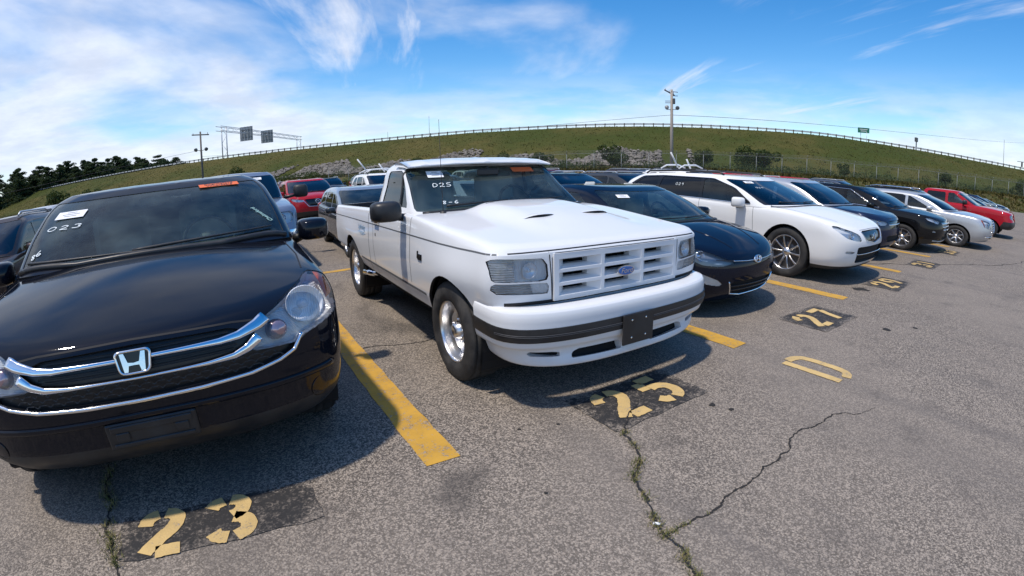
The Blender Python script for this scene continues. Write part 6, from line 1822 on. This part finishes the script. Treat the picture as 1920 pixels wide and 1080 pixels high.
# ---------------------------------------------------------------- the other parked vehicles
def suv(name, label, loc, rz, paint_, cat='car', fo=.92, wb=2.70, ro=.95, W=.93, zh=.95, zc=1.13, zb=1.22, roof=1.66, vc=.15, vr_=1.05, slope=.55, wheels=(.355, .225, .225, 'five'), grille='band', sq=.85, q=.5, box_front=2.4,
        lamps=None, panels=None, mould=None, clad=None, wsm=None, sidem=None, rails=None, alloy=None, tail=.30, lens=None, extra=None, roofm=None):
    R_ = ro+wb
    sp = dict(name=name, cat=cat, label=label, loc=loc, rz=rz, paint=paint_, W=W, sub=[2, 2, 3, 3, 2, 2], gsub=[4, 5, 2], q=q,
      rings=[dict(vf=-fo+.14, D=.55, n=box_front, w=W-.07, vr=R_-.1, Dr=.35, nr=3, z=[(-fo, .30), (-.45, .25), (R_, .33)]), dict(vf=-fo+.04, D=.58, n=box_front, w=W-.015, vr=R_-.02, Dr=.35, nr=3, z=[(-fo, .40), (R_, .44)]),
             dict(vf=-fo, D=.60, n=box_front, w=W, vr=R_, Dr=.35, nr=3, z=[(-fo, .56), (R_, .60)]), dict(vf=-fo, D=.60, n=box_front, w=W, vr=R_, Dr=.35, nr=3, z=[(-fo, .74), (R_, .82)]),
             dict(vf=-fo+.03, D=.60, n=box_front, w=W-.01, vr=R_-.02, Dr=.35, nr=3, z=[(-fo, zh-.10), (-.2, zh-.02), (R_, zb-.14)]), dict(vf=-fo+.08, D=.58, n=box_front, w=W-.035, vr=R_-.05, Dr=.33, nr=3, z=[(-fo, zh-.035), (-.4, zh+.06), (vc+.4, zc-.05), (R_, zb-.02)]),
             dict(vf=-fo+.15, D=.54, n=box_front, w=W-.10, vr=R_-.10, Dr=.30, nr=3, z=[(-fo, zh), (-.4, zh+.09), (vc+.4, zc-.02), (R_, zb)])],
      hood=dict(vc=vc, zc=zc, bowc=.36, crown=.035, lift=.04, frac=.76), rear=dict(vd=R_-.40, zd=zb-.02),
      gh=[dict(vf=vc-.03, D=.5, n=2.8, w=W-.05, vr=R_-.14, Dr=.32, nr=3, z=[(vc, zc-.015), (vc+.55, zc-.06), (R_, zb-.01)], sharp=True), dict(vf=(vc+vr_)/2-.02, D=.48, n=2.9, w=W-.11, vr=R_-.20, Dr=.32, nr=3, z=[(0, (zc+roof)/2-.0), (R_, (zb+roof)/2-.02)]),
          dict(vf=vr_, D=.45, n=3, w=W-.21, vr=R_-.14-tail, Dr=.3, nr=3, z=[(vr_, roof-.065), (vr_+.8, roof-.03), (R_, roof-.09)]), dict(vf=vr_+.09, D=.43, n=3, w=W-.28, vr=R_-.22-tail, Dr=.3, nr=3, z=[(vr_, roof-.025), (vr_+.8, roof+.01), (R_, roof-.05)])], crown=.025,
      windscreen=(.79, .81, .12, 1.93), wsmat=wsm or G_BLUE, rear_glass=(2.3, .3, 1.8, G_PRIV),
      side_glass=[([(vc+.60, zc-.02), (1.50, zc+.01), (1.50, roof-.12), (vr_+.42, roof-.13)], sidem or G_SIDE), ([(1.58, zc+.01), (2.42, zb-.02), (2.38, roof-.115), (1.58, roof-.115)], sidem or G_PRIV), ([(2.50, zb-.015), (R_-.52, zb+.02), (R_-.85, roof-.14), (2.47, roof-.12)], sidem or G_PRIV)],
      arches=[(0, wheels[0], wheels[0]+.06), (wb, wheels[0], wheels[0]+.06)], floor=(-fo+.35, R_-.3, .24), wheels=(*wheels, (0, wb), W-.125, alloy or ALLOY),
      lamps=lamps if lamps is not None else [dict(fpoly=[(.44, zh-.16), (.70, zh-.17), (.86, zh-.10), (.88, zh-.02), (.70, zh-.055), (.46, zh-.09)], turn=.7, vmax=.4, deep=.033, bowl=LENSWHITE, lens=lens or G_CLEAR, inner=[('bowl', .68, zh-.11, .055, REFLECTOR)])],
      panels=panels if panels is not None else [dict(name='grille', poly=rounded([(-.42, zh-.07), (.42, zh-.07), (.36, zh-.24), (-.36, zh-.24)], .04), mat=GLOSSBLACK, deep=.02), dict(name='lower_grille', poly=rounded([(-.50, .58), (.50, .58), (.44, .44), (-.44, .44)], .04), mat=DARK, deep=.03)],
      mould=mould if mould is not None else [('grille_slat', [(-.40, zh-.155), (.40, zh-.155)], 'front', .025, .008, CHROME)],
      seams=[([(vc+.5, .34), (vc+.5, zc-.03)], 'side', .008), ([(1.54, .34), (1.54, zc)], 'side', .008), ([(-.40, zh-.02), (0, zh-.012), (.40, zh-.02)], 'front', .008), ([(W-.22, -fo+.30), (W-.13, vc+.25)], 'top', .009), ([(-W+.22, -fo+.30), (-W+.13, vc+.25)], 'top', .009)], handles=[('h', 1.30, zc-.16, .18, paint_), ('h', 2.22, zc-.14, .18, paint_)])
    if clad: sp['clad'] = (clad, BLACKP)
    if roofm: sp['roofpaint'] = roofm
    c = build(sp)
    for s in (-1, 1):
        wing_mirror(c, (s*(W+.095), vc+.70, zc+.02), (.21, .18, .15), paint_, s, .05)
        if rails: c.part('roof_rail', tube([(s*(W-.27), vr_+.25, roof), (s*(W-.265), vr_+.35, roof+.055), (s*(W-.27), R_-1.0, roof+.05), (s*(W-.275), R_-.75, roof-.01)], .019, 6), rails)
        c.part('tail_lamp', box((s*(W-.12), R_-.12, zb-.12), (.16, .20, .26), .04), REDL, smooth=False)
    if q >= .6: wipers(c, ((-.66, .04, .0), (-.04, .64, .01)), zc+.045)
    interior(c, W-.11, vc+.35, R_-.5, .42, zc-.08, vc+.42, zc-.02, 1.30, 2.2, SEATM, wheel_u=.36, mirror=(0, vr_-.02, roof-.15))
    if sq != 1: c.root.scale = (1, 1, sq)
    return c
SILVER = paint('silver_paint', (.50, .52, .54), metal=.55, rough=.33); BLACKM = paint('black_paint', (.0075, .0078, .009), rough=.3, dirt=.012)
SLATE = paint('slate_blue_paint', (.075, .095, .135), metal=.35, rough=.32); GRAPH = paint('graphite_paint', (.055, .058, .062), metal=.4, rough=.33)
REDP = paint('red_paint', (.36, .012, .022), rough=.3); MAROON = paint('maroon_paint', (.10, .010, .014), metal=.2, rough=.3); DNAVY = paint('dark_blue_paint', (.012, .02, .05), metal=.15, rough=.3)
BLUEGREY = paint('blue_grey_paint', (.21, .26, .34), metal=.45, rough=.32); CREAM = paint('cream_white_paint', (.70, .69, .65), rough=.35); BRONZE = paint('brown_paint', (.06, .042, .035), metal=.4, rough=.33)
TOPS = 'cars parked in the row beside the white pickup'

c31 = suv('crossover_car', 'dark blue crossover with painted-on roof glint, parked between a white crossover and a black one', (11.0, 1.52, 0), 0, DNAVY, roofm=SILVER, sq=.85, roof=1.67, vc=.2, zh=.98, q=.62, wheels=(.355, .225, .225, 'five'), rails=None)  # silver on the cab paints in the sun's reflection on pillars and roof
# its hood panel is dark navy
cSF = suv('crossover_car', 'black crossover with chrome window line and five-spoke alloys, parked behind number 33', (13.72, .93, 0), 0, BLACKM, sq=.80, q=.7, fo=.94, zh=.99, zc=1.16, zb=1.30, roof=1.68, W=.94, wheels=(.375, .235, .255, 'fivev'),
    panels=[dict(name='grille', poly=rounded([(-.50, .93), (.50, .93), (.30, .58), (-.30, .58)], .03), mat=GLOSSBLACK, deep=.02), dict(name='lower_grille', poly=rounded([(-.40, .50), (.40, .50), (.34, .40), (-.34, .40)], .03), mat=DARK, deep=.02)],
    mould=[('grille_slat', [(-.44, .86), (.44, .86)], 'front', .03, .01, CHROME), ('grille_slat', [(-.40, .77), (.40, .77)], 'front', .03, .01, CHROME), ('grille_slat', [(-.34, .68), (.34, .68)], 'front', .03, .01, CHROME),
           ('window_line', [(.62, 1.12), (1.5, 1.155), (2.5, 1.27), (3.05, 1.36)], 'side', .018, .008, CHROME), ('window_line', [(.78, 1.16), (1.42, 1.575), (2.4, 1.60), (2.9, 1.50)], 'side', .014, .008, CHROME), ('bumper_trim', [(-.70, .37), (-.4, .34), (.4, .34), (.70, .37)], 'front', .04, .012, SILVER)],
    lamps=[dict(fpoly=[(.50, .86), (.68, .85), (.85, .93), (.88, 1.03), (.70, .965), (.52, .91)], turn=.75, vmax=.5, deep=.033, bowl=LENSWHITE, inner=[('bowl', .70, .91, .05, REFLECTOR)]), dict(fpoly=[(.66, .60), (.82, .62), (.83, .68), (.68, .67)], turn=.6, vmax=.3, deep=.03, bowl=LENSWHITE)],
    clad=[(-.94, .42), (0, .40), (3.7, .46)])
cSR = suv('crossover_car', 'silver crossover with tall chrome grille and upright lamps, parked between two black crossovers', (16.5, .02, 0), 0, SILVER, sq=.77, q=.6, fo=.98, zh=1.02, zc=1.18, zb=1.26, roof=1.69, W=.945, box_front=3.0, wheels=(.37, .235, .24, 'seven'),
    panels=[dict(name='grille', poly=[(-.42, .99), (.42, .99), (.30, .56), (-.30, .56)], mat=GLOSSBLACK, deep=.02), dict(name='lower_grille', poly=rounded([(-.6, .50), (.6, .50), (.5, .40), (-.5, .40)], .03), mat=DARK, deep=.03)],
    mould=[('grille_slat', [(-.40, z), (.40, z)], 'front', .026, .012, CHROME) for z in (.94, .86, .78, .70, .62)]+[('grille_frame', [(-.31, .56), (-.43, 1.0)], 'front', .03, .014, CHROME), ('grille_frame', [(.31, .56), (.43, 1.0)], 'front', .03, .014, CHROME), ('bumper_trim', [(-.75, .46), (.75, .46)], 'front', .03, .01, CHROME)],
    lamps=[dict(fpoly=[(.52, .74), (.66, .72), (.83, .78), (.86, 1.04), (.76, 1.01), (.56, .98)], turn=.7, vmax=.5, deep=.04, bowl=LENSWHITE, inner=[('bowl', .64, .90, .055, REFLECTOR), ('bowl', .64, .80, .045, REFLECTOR)], ffields=[([(.80, .76), (.87, .78), (.88, 1.06), (.82, 1.03)], AMBER, .01)])], rails=None)
cBK = suv('crossover_car', 'black crossover with chrome roof rails, half hidden between silver crossover and red pickup', (19.25, .75, 0), 0, BLACKM, sq=.77, q=.5, roof=1.74, rails=CHROME, mould=[('grille_slat', [(-.40, .80), (.40, .80)], 'front', .03, .01, CHROME), ('window_line', [(.7, 1.14), (1.45, 1.56), (2.4, 1.60)], 'side', .02, .01, CHROME)])

def pickup(name, label, loc, rz, paint_, sq=.8, q=.5, crew=True, wb=3.55, W=.99, lowblack=True, gr='black', wsm=None, ext=0.0, chrome=False):
    ce = 2.75 if crew else 2.0; R_ = wb+1.15
    sp = dict(name=name, cat='pickup truck', label=label, loc=loc, rz=rz, paint=paint_, W=W, sub=[2, 3, 3, 3, 2, 2], gsub=[4, 4, 2], q=q,
      rings=[dict(vf=-.86, D=.35, n=3.6, w=W-.05, vr=R_-.03, Dr=.1, nr=7, z=[(-.9, .42), (R_, .50)]), dict(vf=-.95, D=.38, n=3.6, w=W-.01, vr=R_, Dr=.1, nr=7, z=[(-.9, .52), (R_, .58)]), dict(vf=-.97, D=.4, n=3.6, w=W, vr=R_, Dr=.1, nr=7, z=[(-.9, .72), (R_, .78)], sharp=True),
             dict(vf=-.90, D=.38, n=3.6, w=W, vr=R_, Dr=.1, nr=7, z=[(-.9, .95), (R_, 1.0)]), dict(vf=-.87, D=.38, n=3.6, w=W-.01, vr=R_, Dr=.1, nr=7, z=[(-.9, 1.10), (.6, 1.17), (R_, 1.17)]), dict(vf=-.82, D=.36, n=3.6, w=W-.05, vr=R_-.01, Dr=.08, nr=7, z=[(-.9, 1.16), (.6, 1.27), (R_, 1.26)]), dict(vf=-.74, D=.34, n=3.6, w=W-.11, vr=R_-.05, Dr=.06, nr=7, z=[(-.9, 1.18), (.6, 1.295), (R_, 1.265)])],
      hood=dict(vc=.45, zc=1.31, bowc=.18, crown=.03, lift=.03, frac=.8),
      gh=[dict(vf=.43, D=.3, n=3.6, w=W-.09, vr=ce, Dr=.14, nr=5, z=1.265, sharp=True), dict(vf=.83, D=.3, n=3.6, w=W-.14, vr=ce-.03, Dr=.14, nr=5, z=1.56), dict(vf=1.22, D=.3, n=3.6, w=W-.23, vr=ce-.12, Dr=.14, nr=5, z=1.82), dict(vf=1.31, D=.3, n=3.6, w=W-.30, vr=ce-.2, Dr=.14, nr=5, z=1.875)], crown=.03,
      windscreen=(.84, .85, .14, 1.92), wsmat=wsm or G_BLUE, rear_glass=(2.3, .25, 1.8, G_PRIV),
      side_glass=[([(.95, 1.32), (1.66, 1.32), (1.66, 1.77), (1.42, 1.77)], G_SIDE)]+([([(1.76, 1.32), (2.55, 1.34), (2.48, 1.77), (1.76, 1.77)], G_PRIV)] if crew else []),
      arches=[(0, .39, .46), (wb, .39, .46)], floor=(-.55, R_-.1, .42), wheels=(.395, .26, .22, 'seven', (0, wb), W-.15, ALLOY),
      lamps=[dict(fpoly=[(.58, .88), (.90, .90), (.90, 1.10), (.58, 1.09)], turn=.4, vmax=.3, deep=.04, bowl=LENSWHITE, inner=[('bowl', .70, .99, .08, REFLECTOR)])],
      panels=[dict(name='grille', poly=rounded([(-.52, 1.08), (.52, 1.08), (.50, .82), (-.50, .82)], .03), mat=GLOSSBLACK, deep=.03)],
      mould=[('grille_bar', [(-.52, .95), (.52, .95)], 'front', .05, .02, CHROME if chrome else paint_), ('grille_bar', [(0, .82), (0, 1.08)], 'front', .05, .02, CHROME if chrome else paint_)]+([('grille_frame', [(-.53, .81), (-.54, 1.09), (.54, 1.09), (.53, .81), (-.53, .81)], 'front', .04, .02, CHROME)] if chrome else []),
      seams=[([(.80, .55), (.80, 1.25)], 'side', .009), ([(1.71, .55), (1.71, 1.27)], 'side', .009), ([(ce+.03, .55), (ce+.03, 1.25)], 'side', .014)], handles=[('h', 1.48, 1.12, .2, paint_)])
    if lowblack: sp['clad'] = ([(-1, .77), (-.55, .77), (-.4, .5), (R_, .52)], BLACKP if not chrome else CHROME)
    c = build(sp)
    V = [(a*(W-.10), b, z) for z in (1.262, .72) for a, b in ((-1, ce+.06), (1, ce+.06), (1, R_-.06), (-1, R_-.06))]
    c.part('cargo_bed', M(V, [(4, 5, 6, 7), (0, 4, 7, 3), (1, 2, 6, 5), (0, 1, 5, 4), (3, 7, 6, 2)]), BLACKP, smooth=False)
    for s in (-1, 1):
        wing_mirror(c, (s*(W+.15+ext), 1.0, 1.40), (.25+ext*.3, .18, .22+ext*.4), BLACKP, s, .10+ext)
        c.part('tail_lamp', box((s*(W-.08), R_-.0, 1.02), (.12, .05, .36), .02), REDL, smooth=False)
    interior(c, W-.12, .65, ce-.08, .62, 1.27, .72, 1.30, 1.45, 2.2 if crew else None, SEATM, wheel_u=.40, mirror=(0, 1.22, 1.70))
    c.root.scale = (1, 1, sq)
    return c
cRM = pickup('pickup_truck', 'bright red pickup truck with black lower bumper near the right end of the row', (22.05, -.42, 0), 0, REDP, sq=.77, q=.55, wsm=G_TEAL)
# ---- row facing the camera behind the first one
cBG = pickup('pickup_truck', 'blue grey pickup with chrome grille and long tow mirrors behind the black crossover', (.56, 7.15, 0), 0, BLUEGREY, sq=.92, q=.6, ext=.16, chrome=True)
sheet(cBG, .42, 1.74, .22, .09)
cGW = suv('station_wagon', 'graphite wagon with pale roof, parked nose to tail behind the white pickup bed', (3.36, 7.02, 0), -.03, GRAPH, sq=.82, q=.55, roof=1.55, zh=.86, zc=1.02, zb=1.08, W=.90, wsm=G_TEAL, vc=.1, wheels=(.33, .21, .205, 'seven'), fo=.88, wb=2.66, roofm=paint('pale_blue_grey_paint', (.26, .31, .38), metal=.4, rough=.3))
cCX = suv('crossover_car', 'red crossover with dark grille, seen between the blue grey pickup and graphite wagon', (3.3, 15.6, 0), .02, REDP, sq=.90, q=.6, roof=1.66, zh=1.0, W=.92,
    panels=[dict(name='grille', poly=rounded([(-.46, .93), (.46, .93), (.30, .66), (-.30, .66)], .04), mat=GLOSSBLACK, deep=.02)], mould=[('chrome_line', [(-.50, .90), (-.32, .66), (0, .645), (.32, .66), (.50, .90)], 'front', .022, .01, CHROME)], clad=[(-1, .48), (0, .40), (4, .44)], lens=None)
p, n = cCX.cast((0, -3, .84), (0, 1, 0))
place(tube([(.085*math.cos(a), .07*math.sin(a), 0) for a in np.linspace(0, 2*math.pi, 24)[:-1]], .010, 6, closed=True)+tube([(-.075, .02, 0), (-.03, .03, 0), (0, -.025, 0), (.03, .03, 0), (.075, .02, 0)], .010, 6), p+np.array([0, -.015, 0]), (0, -1, .1)).obj('emblem', CHROME, cCX.root)
cVN = suv('work_van', 'white crossover with black roof bars and two upright white poles, behind the white crossover', (14.6, 7.2, 0), 0, PEARL, sq=.88, q=.5, roof=1.70, rails=BLACKP)
for (x, y, z0, x1, z1) in ((-.55, 1.7, 1.76, -.95, 2.36), (.15, 1.7, 1.76, -.08, 2.12)):
    cVN.part('roof_pole', tube([(x, y, z0), (x1, y, z1)], .030, 6), PEARL)
for v_ in (1.5, 2.3): cVN.part('roof_carrier', tube([(-.75, v_, 1.74), (-.45, v_, 1.88), (.2, v_, 1.90), (.6, v_, 1.78)], .03, 6), PEARL)
cD1 = suv('crossover_car', 'black crossover with pale roof rails seen just right of the pickup windscreen', (8.75, 7.1, 0), 0, BLACKM, sq=.82, q=.45, roof=1.68, rails=SILVER)
cSD = clone(C_E.root, (6.1, 7.0, 0), 0, 'silver sedan hidden mostly behind the white pickup cab', None, None, {NAVY: SILVER})
for ch in list(cSD.children):
    if ch.name.split('.')[0] in ('window_writing', 'paper_sheet'):
        for g_ in list(ch.children): bpy.data.objects.remove(g_)
        bpy.data.objects.remove(ch)
cSD.scale = (1, 1, .97)
def strip_marks(root):
    for ch in list(root.children):
        if ch.name.split('.')[0] in ('window_writing', 'paper_sheet', 'window_sticker', 'emblem'):
            for g_ in list(ch.children): bpy.data.objects.remove(g_)
            bpy.data.objects.remove(ch)
def suvcopy(src, loc, rz, frm, to, label, group=None, sc=None):
    r = clone(src.root, loc, rz, label, group, sc, {frm: to}); strip_marks(r); return r
def sedcopy(loc, rz, to, label, group=None, sc=None):
    r = clone(C_E.root, loc, rz, label, group, sc, {NAVY: to}); strip_marks(r); return r
BACK = 'cars in the rows behind'
suvcopy(cD1, (11.5, 7.3, 0), 0, BLACKM, GRAPH, 'dark grey crossover with pale rails, second from the pickup windscreen in the row behind', BACK, (1, 1, .81))
suvcopy(cVN, (17.4, 7.0, 0), 0, PEARL, REDP, 'red crossover with roof bars whose roof shows over the silver crossover', BACK, (1, 1, .86)) if False else suvcopy(cCX, (17.4, 7.0, 0), 0, REDP, REDP, 'red crossover whose roof shows over the dark blue crossover with painted-on roof glint', BACK, (1, 1, .86))
suvcopy(cD1, (20.2, 7.2, 0), 0, BLACKM, CREAM, 'cream crossover with roof rails, its roof showing over the black crossover', BACK, (1, 1, .80))
suvcopy(cCX, (22.9, 7.1, 0), 0, REDP, REDP, 'red crossover in the back row, its roof showing near the chrome grilled silver crossover', BACK, (1, 1, .83))
sedcopy((25.6, 7.0, 0), 0, SLATE, 'slate blue sedan in the row behind the red pickup', BACK, (1, 1, .95))
suvcopy(cD1, (28.4, 7.2, 0), 0, BLACKM, SLATE, 'slate crossover with rails in the row behind the red pickup', BACK, (1, 1, .80))
# left edge
suvcopy(cD1, (-3.75, 5.0, 0), .02, BLACKM, BRONZE, 'dark brown crossover at the left edge, seen past the black crossover windscreen pillar', BACK, (1, 1, .90))
t_ = clone(cRM.root, (-6.3, 12.6, 0), -.5, 'silver crew cab pickup at the far left edge under the pines', BACK, (1, 1, .86), {REDP: SILVER})
sedcopy((-3.6, 14.9, 0), .05, SILVER, 'silver sedan in the far row beside the silver crew cab', BACK)
sedcopy((-.5, 15.2, 0), 0, GRAPH, 'graphite sedan in the far row behind the blue grey pickup', BACK)
# far right end of the first row
sedcopy((24.9, .5, 0), 0, DNAVY, 'dark blue sedan just past the red pickup', TOPS, (1, 1, .90))
sedcopy((27.6, .2, 0), 0, SILVER, 'silver sedan two places past the red pickup', TOPS, (1, 1, .88))
suvcopy(cD1, (30.3, .3, 0), 0, BLACKM, GRAPH, 'graphite crossover three places past the red pickup', TOPS, (1, 1, .74))
t_ = clone(cRM.root, (33.2, 1.0, 0), 0, 'grey pickup with dark cab far along the row past the red pickup', TOPS, (1, 1, .74), {REDP: GRAPH})
sedcopy((36.0, .6, 0), 0, SLATE, 'slate sedan near the far end of the row', TOPS, (1, 1, .85))
suvcopy(cCX, (38.8, .8, 0), 0, REDP, DNAVY, 'dark blue crossover at the far end of the row', TOPS, (1, 1, .76))
sedcopy((41.6, .6, 0), 0, SILVER, 'silver sedan last in the visible row', TOPS, (1, 1, .85))
sedcopy((37.5, -3.6, 0), math.pi/2, MAROON, 'maroon sedan seen from the side across the aisle at the right edge', None, (1, 1, .80))
suvcopy(cVN, (52, -4.6, 0), math.pi/2, PEARL, CREAM, 'cream crossover beyond the maroon sedan at the right edge', None, (1, 1, .80))
# far rows between the pickup and the bank
suvcopy(cVN, (6.3, 15.3, 0), 0, PEARL, PEARL, 'white crossover in the far row, roof seen over the graphite wagon', BACK, (1, 1, .90))
rg = random.Random(77)
cols = [('dark blue', DNAVY), ('graphite', GRAPH), ('black', BLACKM), ('silver', SILVER), ('slate', SLATE), ('maroon', MAROON), ('cream', CREAM), ('brown', BRONZE)]
k_ = 0
for row, y in ((3, 15.3), (4, 21.2), (5, 30.5)):
    for i in range(-1, 13):
        x = .6+2.75*i+rg.uniform(-.15, .15)+(0 if row < 5 else 1.0)
        if row == 3 and i < 3: continue
        if x*EX+(y+5)*EY > 39.5: continue
        nm, pt = cols[(k_*5+row) % 8]; k_ += 1
        if rg.random() < .12: continue
        kind = rg.random()
        lab = '%s %%s in the %s row, %s in line from the left' % (nm, {3: 'third', 4: 'fourth', 5: 'fifth'}[row], ['first', 'second', 'third', 'fourth', 'fifth', 'sixth', 'seventh', 'eighth', 'ninth', 'tenth', 'eleventh', 'twelfth', 'thirteenth', 'fourteenth'][i+1])
        if kind < .55: suvcopy(cD1, (x, y+rg.uniform(-.3, .3), 0), rg.uniform(-.02, .02), BLACKM, pt, lab % 'crossover', 'cars in the rows towards the bank', (1, 1, .86))
        else: sedcopy((x, y+rg.uniform(-.3, .3), 0), rg.uniform(-.02, .02), pt, lab % 'sedan', 'cars in the rows towards the bank', (1, 1, 1.02))
